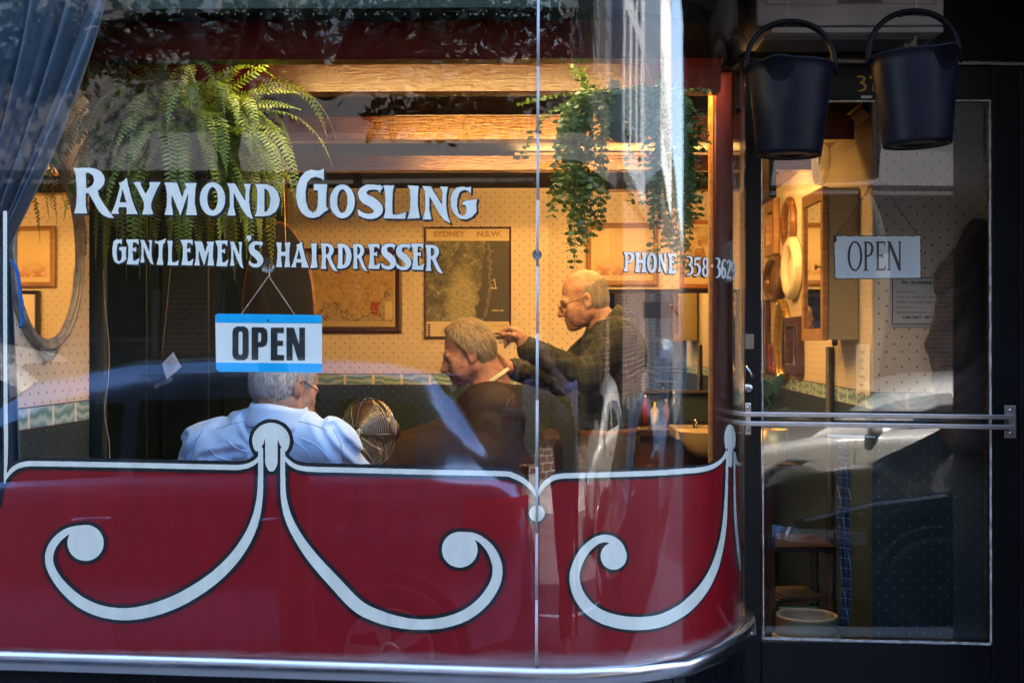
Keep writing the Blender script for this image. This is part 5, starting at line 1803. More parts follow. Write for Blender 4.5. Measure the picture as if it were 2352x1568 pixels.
# mirror fronted cabinet
M_CAB = mat('olive_cream_paint', (0.30, 0.25, 0.13), 0.4, var=0.1, scale=3)
cx1, cx0_, cy0, cy1 = 1.305, P(1891, 600, 1.60).x, 1.60, 1.97
cz0, cz1 = P(0, 780, 1.60).z, P(0, 434, 1.60).z
cb = thing('wall_cabinet', 'mirror fronted cabinet with olive cream sides on the right wall', 'cabinet', ((cx0_ + cx1) / 2, 1.78, cz0))
MB().box((cx0_ + 0.02, cy0, cz0), (cx1 - 0.001, cy1, cz1)).build('carcass', M_CAB, cb, bevel=0.003)
fd_ = MB()
f = 0.045
for (a, b) in (((cy0 - 0.004, cz0 - 0.004), (cy0 + f * 0.75, cz1 + 0.004)), ((cy1 - f * 0.75, cz0 - 0.004), (cy1 + 0.004, cz1 + 0.004)), ((cy0 + f * 0.75, cz1 - f), (cy1 - f * 0.75, cz1 + 0.004)), ((cy0 + f * 0.75, cz0 - 0.004), (cy1 - f * 0.75, cz0 + f))):
    fd_.box((cx0_ - 0.004, a[0], a[1]), (cx0_ + 0.018, b[0], b[1]))
dr = fd_.build('door_frame', M_LTWOOD, cb, bevel=0.003)
MB().box((cx0_ + 0.006, cy0 + f * 0.75, cz0 + f), (cx0_ + 0.012, cy1 - f * 0.75, cz1 - f)).build('mirror_glass', M_MIRROR, dr)
kc = Vector((cx0_ - 0.005, cy0 + 0.018, P(0, 615, 1.62).z))
MB().lathe([(0.004, 0), (0.004, 0.012), (0.011, 0.018), (0.011, 0.024), (0, 0.028)], 16, frame_M(kc, (0, -1, 0), (0, 0, 1))).build('knob', M_BRASS, dr, True)
MB().lathe([(0.012, 0), (0.012, -0.018), (0.008, -0.025), (0, -0.026)], 12, Matrix.Translation((cx0_ + 0.07, cy0 + 0.1, cz0))).build('foot', M_DKWOOD, cb, True)
# dark pipe on the wall under the cabinet and the narrow notice
c, s = RW(1906, 850, 0.02)
tag(MB().tube([Vector((c.x, c.y, ZF)), Vector((c.x, c.y, cz0 - 0.03))], 0.018, 10).build('wall_pipe', M_INK, None, True), 'black pipe running down the right wall under the cabinet', 'pipe')
sn = thing('side_notice', 'narrow printed price notice on the right wall beside the dotted panel', 'notice', RW(1982, 905)[0])
a, _ = RW(1966, 905, 0.004)
b, _ = RW(1998, 905, 0.004)
z1_ = RW(1982, 790)[0].z
z0_ = RW(1982, 905)[0].z
MB().add([Vector((a.x, a.y, z0_)), Vector((b.x, b.y, z0_)), Vector((b.x, b.y, z1_)), Vector((a.x, a.y, z1_))], [(0, 1, 2, 3)]).build('sheet', M_PAPER, sn)
Mn = frame_M((Vector((a.x, a.y, 0)) + Vector((b.x, b.y, 0))) / 2 + NW * 0.002 + Vector((0, 0, z1_ - 0.03)), -DW if (b - a).dot(DW) < 0 else DW, (0, 0, 1))
for k, (tx, sz) in enumerate((('Price List', 0.022), ('haircut.........8', 0.016), ('crew cut........8', 0.016), ('pensioners....7', 0.016), ('beard trim......5', 0.016), ('CASH ONLY', 0.018))):
    if k == 0 or k == 5:
        text_mesh(tx, sz, Mn @ Matrix.Translation((0, -0.032 * k, 0)), M_INK, sn)
    else:
        text_mesh(tx.split('.')[0] + '........', sz, Mn @ Matrix.Translation((0, -0.032 * k, 0)), M_INK, sn)

# ================================================================== left wall: gilt oval mirror, curtain, rope
DL = (L2 - L1).normalized()
NL = Vector((DL.y, -DL.x, 0))
om = thing('antique_oval_mirror', 'large oval mirror in a worn silver carved frame on the left wall', 'mirror', (-1.48, 0.45, 1.55))
oc = L1 + DL * 0.045 + NL * 0.004
oc.z = 1.893
M0 = frame_M(oc, DL, (0, 0, 1))
if M0.col[2].to_3d().dot(NL) < 0:
    M0 = frame_M(oc, -DL, (0, 0, 1))
w, h = 0.25, 0.30
M_SILV = mat('worn_silver_gilt', (0.34, 0.32, 0.28), 0.4, 0.35, var=0.4, scale=22, bump=0.3, bscale=60)
rows = []
for (k, z) in ((0.0, 0.0), (0.0, 0.016), (0.006, 0.022), (0.014, 0.020), (0.018, 0.014), (0.024, 0.018), (0.030, 0.013), (0.036, 0.006)):
    rows.append([M0 @ Vector(((w - k) * math.cos(q), (h - k) * math.sin(q), z)) for q in np.linspace(0, 2 * math.pi, 65)])
MB().sheet(rows).build('frame', M_SILV, om, True)
MB().prism([((w - 0.035) * math.cos(q), (h - 0.035) * math.sin(q)) for q in np.linspace(0, 2 * math.pi, 56, endpoint=False)], M0 @ Matrix.Translation((0, 0, 0.004)), 0.003).build('mirror_glass', M_MIRROR, om)
for (qa, sz) in ((-math.pi / 2, 1.0), (0.25, 0.9), (math.pi - 0.25, 0.9)):
    m = MB()
    for k in range(9):
        t = (k - 4) / 4
        q = qa + t * 0.22
        hgt = 0.030 * sz * (1 - abs(t)) ** 0.8 + 0.006
        m.lathe([(0, -0.01), (0.010, -0.004), (0.011, 0.004), (0, 0.012)], 8, M0 @ Matrix.Translation(((w + hgt * 0.5) * math.cos(q), (h + hgt * 0.5) * math.sin(q), 0.012)) @ Matrix.Rotation(q, 4, 'Z') @ Matrix.Diagonal((hgt * 45, 1.3, 1, 1)))
    m.build('carved_crest', M_SILV, om, True)

# blue curtain drawn to the left
M_CURT = mat('slate_blue_cloth', (0.019, 0.043, 0.078), 0.85, var=0.12, scale=5, sheen=0.3, bump=0.06, bscale=160)
rows = []
NR, NC = 60, 90
for i in range(NR + 1):
    t = i / NR
    y = -60 + t * 620
    xr = 252 - 250 * max(0, (y + 60) / 620) ** 1.25 + 14
    xl = -150 + 20 * t
    r = []
    for j in range(NC + 1):
        u = j / NC
        x = xl + (xr - xl) * u
        q = P(x, y, 0.075)
        amp = 0.030 * (1 - 0.45 * t)
        q.y += amp * math.sin(u * 30 + 1.5 * t + 0.9 * math.sin(u * 7 + 2 * t)) * (0.7 + 0.3 * math.sin(u * 11 + 3)) + 0.012 * math.sin(u * 61 + 4 * t)
        r.append(q)
    rows.append(r)
cu_ = thing('curtain', 'slate blue curtain drawn and tied back at the left edge of the window', 'curtain', P(0, 560, 0.08))
o = MB().sheet(rows).build('drape', M_CURT, cu_, True)
o.modifiers.new('t', 'SOLIDIFY').thickness = 0.002
rows = []
for i in range(30):
    t = i / 29
    y = 545 + t * 560
    xr = 12 + 40 * t ** 0.8
    r = []
    for j in range(40):
        u = j / 39
        q = P(-150 + (xr + 150) * u, y, 0.08)
        q.y += 0.022 * math.sin(u * 34 + 0.8 * t) + 0.01 * math.sin(u * 15 + t * 2)
        r.append(q)
    rows.append(r)
o = MB().sheet(rows).build('drape_tail', M_CURT, cu_, True)
o.modifiers.new('t', 'SOLIDIFY').thickness = 0.002
M_ROPE = mat('bright_blue_rope', (0.01, 0.13, 0.50), 0.7, var=0.2, scale=60)
pts = [P(10, 598, 0.06), P(26, 600, 0.045), P(39, 622, 0.045), P(45, 660, 0.045), P(49, 700, 0.045), P(51, 735, 0.05), P(46, 752, 0.05)]
pts = [Vector(p) for p in spline(pts, 8)]
rp = MB()
for ph in (0, 2.1, 4.2):
    rp.tube([p + Vector((0.0026 * math.cos(i * 0.9 + ph), 0.0026 * math.sin(i * 0.9 + ph), 0)) for i, p in enumerate(pts)], 0.0028, 6)
tag(rp.build('tie_rope', M_ROPE, None, True), 'bright blue twisted tie rope hanging beside the curtain', 'rope')

# ================================================================== hanging oval, cords, little note, fan
ho = thing('hanging_oval_mirror', 'large dark oval mirror hung on wires, seen from its back', 'mirror', P(640, 960, 2.0))
s2 = S(2.0)
oc = P(640, 735, 2.0)
poly = [(82 * s2 * math.cos(q), 222 * s2 * math.sin(q)) for q in np.linspace(0, 2 * math.pi, 64, endpoint=False)]
MB().prism(poly, frame_M(oc, (1, 0, 0), (0, 0, 1)), 0.012).build('backing', mat('dark_backing', (0.012, 0.010, 0.008), 0.5), ho)
rows = [[oc + Vector(((82 + k) * s2 * math.cos(q), yy, (222 + k) * s2 * math.sin(q))) for q in np.linspace(0, 2 * math.pi, 65)] for k, yy in ((0, -0.013), (4, -0.012), (5, 0.002), (3, 0.012))]
MB().sheet(rows).build('rim', M_WOOD, ho, True)
for x in (574, 648):
    MB().tube([P(x - 6 if x < 600 else x + 8, 560, 1.98), P(x, 260, 1.98)], 0.0012, 5).build('hanging_wire', M_BRASS, ho)
M_CORD = mat('tan_cord', (0.30, 0.18, 0.07), 0.7)
tag(MB().tube([P(395, 480, 0.62), P(391, 620, 0.62), P(380, 740, 0.62), P(371, 815, 0.62)], 0.0011, 5).build('tan_twine', M_CORD, None, True), 'thin tan cord that the sketched note hangs from', 'cord')
tag(MB().tube([Vector(p) for p in spline([P(238, 620, 0.70), P(241, 700, 0.70), P(250, 790, 0.70), P(249, 870, 0.70), P(240, 945, 0.70), P(250, 1010, 0.70), P(252, 1060, 0.70)], 6)], 0.0014, 5).build('white_twine', mat('white_cord', (0.4, 0.4, 0.42), 0.7), None, True), 'thin white cord hanging beside the dark green corner post', 'cord')
nt_ = thing('sketch_note', 'small tilted paper note with pencil sketches hanging low at the left', 'note', P(392, 870, 0.62))
q = [P(372, 835, 0.615), P(398, 808, 0.62), P(417, 842, 0.63), P(383, 872, 0.622)]
MB().add(q, [(0, 1, 2, 3)]).build('paper', mat('note_paper', (0.55, 0.57, 0.62), 0.8), nt_)
nu, nv = (q[2] - q[3]).normalized(), (q[1] - q[2]).normalized()
Mq = frame_M((q[0] + q[2]) / 2 + Vector((0, -0.004, 0)), nu, (q[1] - q[2]) + (q[0] - q[3]))
for k, (u, v, r) in enumerate(((0.008, 0.006, 0.009), (-0.010, -0.003, 0.007))):
    MB().tube([Mq @ Vector((u + r * math.cos(a), v + 1.2 * r * math.sin(a), 0)) for a in np.linspace(0, 6.28, 20)], 0.0006, 4).build('sketch_line', M_INK, nt_)
MB().tube([Mq @ Vector((-0.02, 0.016, 0)), Mq @ Vector((0.02, 0.016, 0))], 0.0006, 4).build('sketch_line', M_INK, nt_)
cp = P(358, 886, 0.62)
tag(MB().tube([P(356, 888, 0.62), P(372, 880, 0.62), P(386, 876, 0.62), P(396, 868, 0.62)], [0.006, 0.008, 0.007, 0.004], 10).build('clear_clip', glass_mat('clear_plastic', 0.08, (0.85, 0.88, 0.95), rough=0.1), None, True), 'clear plastic clip at the foot of the sketched note', 'clip')

M_WIRE = mat('chrome_wire', (0.55, 0.50, 0.42), 0.25, 1.0)
fan = thing('desk_fan', 'wire caged desk fan beside the man in the blue shirt', 'fan', P(855, 1100, 0.80))
fc = P(846, 992, 0.80)
ax = Vector((-0.62, -0.78, 0.12)).normalized()
Mf = frame_M(fc, ax.cross(Vector((0, 0, 1))), (0, 0, 1))
if Mf.col[2].to_3d().dot(ax) < 0:
    Mf = frame_M(fc, -ax.cross(Vector((0, 0, 1))), (0, 0, 1))
rf = 0.118


def cage(r, z):
    return z * math.sqrt(max(0, 1 - (r / rf) ** 2)) if r < rf else 0


for (nm, zz) in (('front_grille', 0.055), ('rear_grille', -0.06)):
    m = MB()
    for k in range(1, 19):
        r = rf * (0.16 + 0.84 * k / 18)
        m.tube([Mf @ Vector((r * math.cos(a), r * math.sin(a), cage(r, zz))) for a in np.linspace(0, 2 * math.pi, 40, endpoint=False)], 0.0009 if k < 18 else 0.0022, 5, closed=True)
    for a in np.linspace(0, 2 * math.pi, 12, endpoint=False):
        m.tube([Mf @ Vector((r * math.cos(a), r * math.sin(a), cage(r, zz))) for r in np.linspace(rf * 0.16, rf, 9)], 0.0011, 5)
    m.build(nm, M_WIRE, fan, True)
MB().lathe([(0, 0.058), (0.016, 0.057), (0.020, 0.052), (0.020, 0.046)], 20, Mf).build('badge', M_WIRE, fan, True)
MB().lathe([(0, 0.02), (0.018, 0.018), (0.02, -0.03), (0.035, -0.05), (0.04, -0.11), (0.02, -0.13), (0, -0.13)], 20, Mf).build('motor', M_DKWOOD, fan, True)
for k in range(4):
    m = MB()
    rows = []
    for i in range(7):
        r = 0.02 + 0.085 * i / 6
        wd = 0.35 + 0.45 * math.sin(math.pi * min(1, (i + 1) / 7.5))
        rows.append([Mf @ (Matrix.Rotation(k * math.pi / 2 + 0.3, 4, 'Z') @ Vector((r * math.cos(a), r * math.sin(a), 0.028 * a))) for a in np.linspace(-wd, wd, 7)])
    m.sheet(rows)
    o = m.build('blade', mat('bronze_blade', (0.22, 0.12, 0.05), 0.3, 0.7), fan, True)
    o.modifiers.new('t', 'SOLIDIFY').thickness = 0.0015
MB().tube([Mf @ Vector((0, -0.02, -0.08)), Mf @ Vector((0, -0.10, -0.08)), Vector((fc.x + 0.05, fc.y + 0.06, 0.62))], 0.010, 10).build('stem', M_DKWOOD, fan, True)
MB().lathe([(0, 0.62), (0.08, 0.62), (0.085, 0.605), (0.085, 0.60), (0, 0.60)], 24, Matrix.Translation((fc.x + 0.05, fc.y + 0.06, 0))).build('base', M_DKWOOD, fan, True)
dk = thing('window_shelf', 'dark bench shelf behind the red painted foot of the window', 'shelf', (-0.4, 0.7, ZF))
MB().box((-0.75, 0.66, 0.57), (-0.12, 0.98, 0.599)).build('board', M_DKWOOD, dk, bevel=0.004)
for x in (-0.73, -0.17):
    MB().box((x, 0.68, ZF + 0.001), (x + 0.03, 0.95, 0.569)).build('leg', M_DKWOOD, dk)

# ================================================================== people: smooth-blended solids, meshed with surface nets
def field(prims, h, pad=0.03, noise=None):
    los, his = [], []
    for p in prims:
        if p[0] in ('cap', 'ell') and p[-2] == '+':
            if p[0] == 'cap':
                a, b, ra, rb = p[1:5]
                los += [np.minimum(a - ra, b - rb)]; his += [np.maximum(a + ra, b + rb)]
            else:
                r = float(np.max(p[2]))
                los += [p[1] - r]; his += [p[1] + r]
    lo, hi = np.min(los, 0) - pad, np.max(his, 0) + pad
    n = np.ceil((hi - lo) / h).astype(int) + 1
    xs = [lo[i] + h * np.arange(n[i]) for i in range(3)]
    d = np.full(n, 1.0, np.float32)

    def block(l, u):
        i0 = np.clip(np.floor((l - lo) / h).astype(int), 0, n - 1)
        i1 = np.clip(np.ceil((u - lo) / h).astype(int) + 1, 1, n)
        return tuple(slice(a, b) for a, b in zip(i0, i1))
    for p in prims:
        kind, op, k = p[0], p[-2], p[-1]
        if kind == 'half':
            pt, nn = p[1], p[2]
            e = ((xs[0] - pt[0]) * nn[0])[:, None, None] + ((xs[1] - pt[1]) * nn[1])[None, :, None] + ((xs[2] - pt[2]) * nn[2])[None, None, :]
            q = np.maximum(k - np.abs(d - e), 0) / max(k, 1e-6)
            d = (np.maximum(d, e) + q * q * k * 0.25).astype(np.float32)
            continue
        m = k + 0.02
        if kind == 'cap':
            a, b, ra, rb = p[1:5]
            bl = block(np.minimum(a - ra, b - rb) - m, np.maximum(a + ra, b + rb) + m)
            X, Y, Z = xs[0][bl[0]][:, None, None], xs[1][bl[1]][None, :, None], xs[2][bl[2]][None, None, :]
            ab = b - a
            t = np.clip(((X - a[0]) * ab[0] + (Y - a[1]) * ab[1] + (Z - a[2]) * ab[2]) / max(1e-12, ab @ ab), 0, 1)
            e = np.sqrt((X - a[0] - ab[0] * t) ** 2 + (Y - a[1] - ab[1] * t) ** 2 + (Z - a[2] - ab[2] * t) ** 2) - (ra + (rb - ra) * t)
        else:
            c, r, Rm = p[1:4]
            mr = float(np.max(r))
            bl = block(c - mr - m, c + mr + m)
            X, Y, Z = xs[0][bl[0]][:, None, None] - c[0], xs[1][bl[1]][None, :, None] - c[1], xs[2][bl[2]][None, None, :] - c[2]
            if Rm is None:
                U, V, W = X, Y, Z
            else:
                U = X * Rm[0][0] + Y * Rm[0][1] + Z * Rm[0][2]
                V = X * Rm[1][0] + Y * Rm[1][1] + Z * Rm[1][2]
                W = X * Rm[2][0] + Y * Rm[2][1] + Z * Rm[2][2]
            k0 = np.sqrt((U / r[0]) ** 2 + (V / r[1]) ** 2 + (W / r[2]) ** 2)
            k1 = np.sqrt((U / r[0] ** 2) ** 2 + (V / r[1] ** 2) ** 2 + (W / r[2] ** 2) ** 2) + 1e-9
            e = k0 * (k0 - 1) / k1
        D = d[bl]
        if op == '+':
            q = np.maximum(k - np.abs(D - e), 0) / max(k, 1e-6)
            d[bl] = np.minimum(D, e) - q * q * k * 0.25
        else:
            q = np.maximum(k - np.abs(D + e), 0) / max(k, 1e-6)
            d[bl] = np.maximum(D, -e) + q * q * k * 0.25
    if noise is not None:
        d = d + noise(xs[0][:, None, None], xs[1][None, :, None], xs[2][None, None, :]).astype(np.float32)
    return d, lo


def surface_nets(d, lo, h):
    s = d < 0
    n = np.array(d.shape)
    c = np.zeros(n - 1, np.int8)
    for dx in (0, 1):
        for dy in (0, 1):
            for dz in (0, 1):
                c += s[dx:n[0] - 1 + dx, dy:n[1] - 1 + dy, dz:n[2] - 1 + dz]
    act = (c > 0) & (c < 8)
    idx = np.full(n - 1, -1, np.int64)
    nv = int(act.sum())
    idx[act] = np.arange(nv)
    acc, cnt = np.zeros((nv, 3)), np.zeros(nv)
    faces = []
    for ax in range(3):
        sl0, sl1 = [slice(None)] * 3, [slice(None)] * 3
        sl0[ax], sl1[ax] = slice(0, n[ax] - 1), slice(1, n[ax])
        e = s[tuple(sl0)] != s[tuple(sl1)]
        I = np.argwhere(e)
        d0, d1 = d[tuple(sl0)][e], d[tuple(sl1)][e]
        t = d0 / (d0 - d1)
        pos = I.astype(float)
        pos[:, ax] += t
        o1, o2 = [a for a in range(3) if a != ax]
        cells = []
        ok = (I[:, o1] > 0) & (I[:, o2] > 0) & (I[:, o1] < n[o1] - 1) & (I[:, o2] < n[o2] - 1)
        I, pos, d0 = I[ok], pos[ok], d0[ok]
        for a, b in ((-1, -1), (0, -1), (0, 0), (-1, 0)):
            J = I.copy()
            J[:, o1] += a
            J[:, o2] += b
            ci = idx[J[:, 0], J[:, 1], J[:, 2]]
            np.add.at(acc, ci, pos)
            np.add.at(cnt, ci, 1)
            cells.append(ci)
        q = np.stack(cells, 1)
        flip = (d0 > 0) if ax != 1 else (d0 < 0)
        q[flip] = q[flip][:, ::-1]
        faces.append(q)
    V = lo + h * acc / np.maximum(cnt, 1)[:, None]
    return V, np.concatenate(faces)


def solid(name, prims, h, m, parent, noise=None, smooth_iter=1):
    d, lo = field(prims, h, noise=noise)
    V, Fq = surface_nets(d, lo, h)
    me = bpy.data.meshes.new(name)
    me.vertices.add(len(V))
    me.vertices.foreach_set('co', V.astype(np.float32).ravel())
    me.loops.add(len(Fq) * 4)
    me.loops.foreach_set('vertex_index', Fq.astype(np.int32).ravel())
    me.polygons.add(len(Fq))
    me.polygons.foreach_set('loop_start', np.arange(0, len(Fq) * 4, 4, dtype=np.int32))
    me.polygons.foreach_set('use_smooth', np.ones(len(Fq), bool))
    me.update(calc_edges=True)
    me.validate()
    me.materials.append(m)
    o = bpy.data.objects.new(name, me)
    C.objects.link(o)
    adopt(o, parent)
    if smooth_iter:
        sm = o.modifiers.new('smooth', 'SMOOTH')
        sm.iterations = smooth_iter
        sm.factor = 0.5
    return o


A_ = lambda v: np.array((v[0], v[1], v[2]), float)


def cap(a, b, ra, rb=None, k=0.02, op='+'):
    return ('cap', A_(a), A_(b), ra, ra if rb is None else rb, op, k)


def ell(c, r, Rm=None, k=0.02, op='+'):
    return ('ell', A_(c), np.array(r, float), Rm, op, k)


def half(p, n, k=0.004):
    n = A_(n)
    return ('half', A_(p), n / np.linalg.norm(n), 'i', k)


class Head:
    """Local axes: f forward (face), l to the person's left, u up; sc scales."""

    def __init__(s, org, yaw, pitch, roll=0.0, sc=1.0):
        s.o, s.sc = Vector(org), sc
        f = Vector((math.cos(yaw), math.sin(yaw), 0))
        l = Vector((-math.sin(yaw), math.cos(yaw), 0))
        u = Vector((0, 0, 1))
        f2 = f * math.cos(pitch) - u * math.sin(pitch)
        u2 = u * math.cos(pitch) + f * math.sin(pitch)
        l2 = l * math.cos(roll) + u2 * math.sin(roll)
        u3 = u2 * math.cos(roll) - l * math.sin(roll)
        s.f, s.l, s.u = f2, l2, u3
        s.R = np.array([list(s.f), list(s.l), list(s.u)])

    def p(s, f, l, u):
        return s.o + (s.f * f + s.l * l + s.u * u) * s.sc

    def e(s, c, r, k=0.012, op='+'):
        return ell(s.p(*c), [x * s.sc for x in r], s.R, k, op)

    def c(s, a, b, ra, rb=None, k=0.012, op='+'):
        return cap(s.p(*a), s.p(*b), ra * s.sc, (rb if rb is not None else ra) * s.sc, k, op)

    def skull(s, grow=0.0):
        return s.e((-0.018, 0, 0.036), (0.099 + grow, 0.077 + grow, 0.088 + grow), 0.02)

    def sf(s, l, u):
        return -0.018 + 0.099 * math.sqrt(max(0.02, 1 - (l / 0.077) ** 2 - ((u - 0.036) / 0.088) ** 2))

    def creases(s):
        P_ = []
        for u in (0.040, 0.052, 0.064, 0.075):
            ls = [-0.042, -0.028, -0.012, 0.004, 0.018, 0.034, 0.044]
            q = [(s.sf(l, u) + 0.0006, l, u + 0.002 * math.sin(l * 160 + u * 300)) for l in ls]
            for a, b in zip(q[:-1], q[1:]):
                P_.append(s.c(a, b, 0.0022, None, 0.003, '-'))
        for q in (-1, 1):
            P_ += [s.c((0.099, q * 0.019, -0.045), (0.090, q * 0.030, -0.062), 0.0035, 0.003, 0.004, '-'), s.c((0.090, q * 0.030, -0.062), (0.078, q * 0.036, -0.084), 0.003, 0.002, 0.004, '-'),
                   s.e((0.080, q * 0.033, -0.027), (0.010, 0.014, 0.0055), 0.004), s.c((0.086, q * 0.020, -0.034), (0.074, q * 0.046, -0.032), 0.0022, None, 0.003, '-'),
                   s.c((0.066, q * 0.052, -0.008), (0.050, q * 0.062, 0.000), 0.002, None, 0.003, '-'), s.c((0.066, q * 0.052, -0.013), (0.050, q * 0.063, -0.014), 0.002, None, 0.003, '-'),
                   s.c((0.050, q * 0.050, -0.060), (0.020, q * 0.058, -0.092), 0.003, 0.0025, 0.005, '-'), s.c((0.070, q * 0.030, -0.100), (0.030, q * 0.048, -0.112), 0.003, None, 0.005, '-')]
        return P_

    def face(s, nose=1.0, jowl=1.0):
        P_ = [s.skull(), s.e((0.034, 0, -0.035), (0.062, 0.060 * jowl, 0.078), 0.03)]
        for q in (-1, 1):
            P_ += [s.c((-0.005, q * 0.052, -0.060), (0.060, q * 0.016, -0.098), 0.024 * jowl, 0.020, 0.025), s.e((0.052, q * 0.042, -0.032), (0.034, 0.026, 0.034), None or 0.02),
                   s.e((0.060, q * 0.034, -0.066), (0.026, 0.024 * jowl, 0.026), 0.02)]
        P_ += [s.e((0.076, 0, -0.100), (0.020, 0.024, 0.018), 0.015), s.c((0.080, -0.034, 0.012), (0.080, 0.034, 0.012), 0.0145, None, 0.014)]
        for q in (-1, 1):
            P_ += [s.e((0.092, q * 0.032, -0.012), (0.020, 0.020, 0.012), 0.012, '-'), s.e((0.074, q * 0.032, -0.012), (0.0135, 0.0135, 0.0125), 0.004), s.c((0.083, q * 0.020, -0.004), (0.080, q * 0.045, -0.006), 0.0055, None, 0.006)]
        P_ += [s.c((0.088, 0, 0.004), (0.112 * nose, 0, -0.036), 0.0095, 0.0125, 0.012), s.e((0.113 * nose, 0, -0.040), (0.012, 0.012, 0.010), 0.008)]
        for q in (-1, 1):
            P_ += [s.e((0.101, q * 0.012, -0.044), (0.011, 0.008, 0.008), 0.007)]
        P_ += [s.e((0.088, 0, -0.066), (0.013, 0.024, 0.0075), 0.007), s.e((0.086, 0, -0.081), (0.013, 0.022, 0.0085), 0.007), s.c((0.102, -0.020, -0.0735), (0.102, 0.020, -0.0735), 0.0042, None, 0.004, '-')]
        for q in (-1, 1):
            P_ += [s.e((-0.010, q * 0.078, -0.010), (0.021, 0.011, 0.034), 0.008), s.e((-0.004, q * 0.090, -0.006), (0.011, 0.009, 0.019), 0.006, '-'), s.e((-0.002, q * 0.077, -0.036), (0.010, 0.008, 0.011), 0.006)]
        return P_


def skin_mat(name, col, red):
    m, nt, N, L, b = nodes_of(name)
    tc = N.new('ShaderNodeTexCoord')
    no = N.new('ShaderNodeTexNoise')
    no.inputs['Scale'].default_value = 38
    no.inputs['Detail'].default_value = 6
    L.new(tc.outputs['Object'], no.inputs[0])
    cr = N.new('ShaderNodeValToRGB')
    cr.color_ramp.elements[0].position, cr.color_ramp.elements[1].position = 0.32, 0.72
    cr.color_ramp.elements[0].color = (*col, 1)
    cr.color_ramp.elements[1].color = (*red, 1)
    L.new(no.outputs[0], cr.inputs[0])
    L.new(cr.outputs[0], b.inputs['Base Color'])
    b.inputs['Roughness'].default_value = 0.48
    b.inputs['Subsurface Weight'].default_value = 0.12
    b.inputs['Subsurface Radius'].default_value = (0.01, 0.004, 0.002)
    n2 = N.new('ShaderNodeTexNoise')
    n2.inputs['Scale'].default_value = 130
    n2.inputs['Detail'].default_value = 5
    L.new(tc.outputs['Object'], n2.inputs[0])
    bp = N.new('ShaderNodeBump')
    bp.inputs['Strength'].default_value = 0.6
    bp.inputs['Distance'].default_value = 0.005
    L.new(n2.outputs[0], bp.inputs['Height'])
    L.new(bp.outputs[0], b.inputs['Normal'])
    return m


M_SKIN = skin_mat('fair_skin', (0.43, 0.27, 0.20), (0.28, 0.12, 0.095))
M_SKIN2 = skin_mat('ruddy_skin', (0.36, 0.19, 0.14), (0.25, 0.10, 0.08))


def hair_mat(name, c1, c2):
    return mat(name, c1, 0.5, col2=c2, scale=60, stretch=(1, 1, 0.3), bump=0.3, bscale=150)


def strands(name, shell, count, length, width, m, parent, down, seed=1, lift=0.25, wild=0.25):
    """Short hair blades over the shell's surface, combed along `down`."""
    rnd = np.random.default_rng(seed)
    me = shell.data
    n = len(me.polygons)
    cen = np.zeros(n * 3, np.float32); me.polygons.foreach_get('center', cen)
    nor = np.zeros(n * 3, np.float32); me.polygons.foreach_get('normal', nor)
    cen, nor = cen.reshape(-1, 3), nor.reshape(-1, 3)
    I = rnd.integers(0, n, count)
    p, nn = cen[I], nor[I]
    dwn = down(p) if callable(down) else np.tile(np.array(down, float), (count, 1))
    dwn = dwn + rnd.normal(0, wild, (count, 3))
    t = dwn - nn * np.sum(dwn * nn, 1)[:, None]
    t /= np.linalg.norm(t, axis=1)[:, None] + 1e-9
    sd = np.cross(nn, t)
    L_ = length * rnd.uniform(0.6, 1.3, count)[:, None]
    p = p - nn * 0.002
    a, b = p - sd * width / 2, p + sd * width / 2
    mid = p + t * L_ * 0.5 + nn * L_ * lift
    c, e = mid + sd * width * 0.4, mid - sd * width * 0.4
    tip = p + t * L_ + nn * L_ * lift * 0.7
    V = np.stack([a, b, c, e, tip], 1).reshape(-1, 3)
    k = np.arange(count)[:, None] * 5
    F1 = (k + np.array([[0, 1, 2, 3]])).tolist()
    F2 = (k + np.array([[3, 2, 4]])).tolist()
    o = mesh_obj(name, V, F1 + F2, m, parent, True)
    o['kind'] = 'stuff'
    return o


def folds(seed, amp, wl=0.09):
    r = np.random.default_rng(seed)
    D = r.normal(size=(5, 3))
    D /= np.linalg.norm(D, axis=1)[:, None]
    ph = r.uniform(0, 6, 5)

    def f(X, Y, Z):
        w = 0
        for i in range(5):
            q = (X * D[i, 0] + Y * D[i, 1] + Z * D[i, 2]) * 2 * math.pi / (wl * (0.7 + 0.3 * i))
            q2 = (X * D[i - 1, 1] + Y * D[i - 1, 2] + Z * D[i - 1, 0]) * 2 * math.pi / (wl * 1.7)
            w = w + (1 - np.abs(np.sin(q * 0.5 + ph[i] + 1.3 * np.sin(q2))) * 2) * (0.5 if i else 0.8)
        return amp * w / 2.5
    return f


def spectacles(par, H, m, lens_r=0.021, half_rim=False):
    g = MB()
    for q in (-1, 1):
        pts = [H.p(0.104, q * 0.034 + lens_r * math.cos(a), -0.018 + lens_r * 0.75 * math.sin(a)) for a in np.linspace(0, 2 * math.pi, 20, endpoint=False)]
        g.tube(pts, 0.0020, 5, closed=True)
        g.tube([H.p(0.103, q * (0.034 + lens_r), -0.012), H.p(0.07, q * 0.076, 0.002), H.p(0.0, q * 0.083, 0.008), H.p(-0.014, q * 0.084, -0.004)], 0.0019, 5)
    g.tube([H.p(0.104, -0.013, -0.016), H.p(0.110, 0, -0.012), H.p(0.104, 0.013, -0.016)], 0.0011, 5)
    return g.build('spectacles', m, par, True)


def finger(pts, r0=0.0088, r1=0.0068):
    out = []
    for i in range(len(pts) - 1):
        t0, t1 = i / (len(pts) - 1), (i + 1) / (len(pts) - 1)
        out.append(cap(pts[i], pts[i + 1], r0 + (r1 - r0) * t0, r0 + (r1 - r0) * t1, 0.005))
    return out


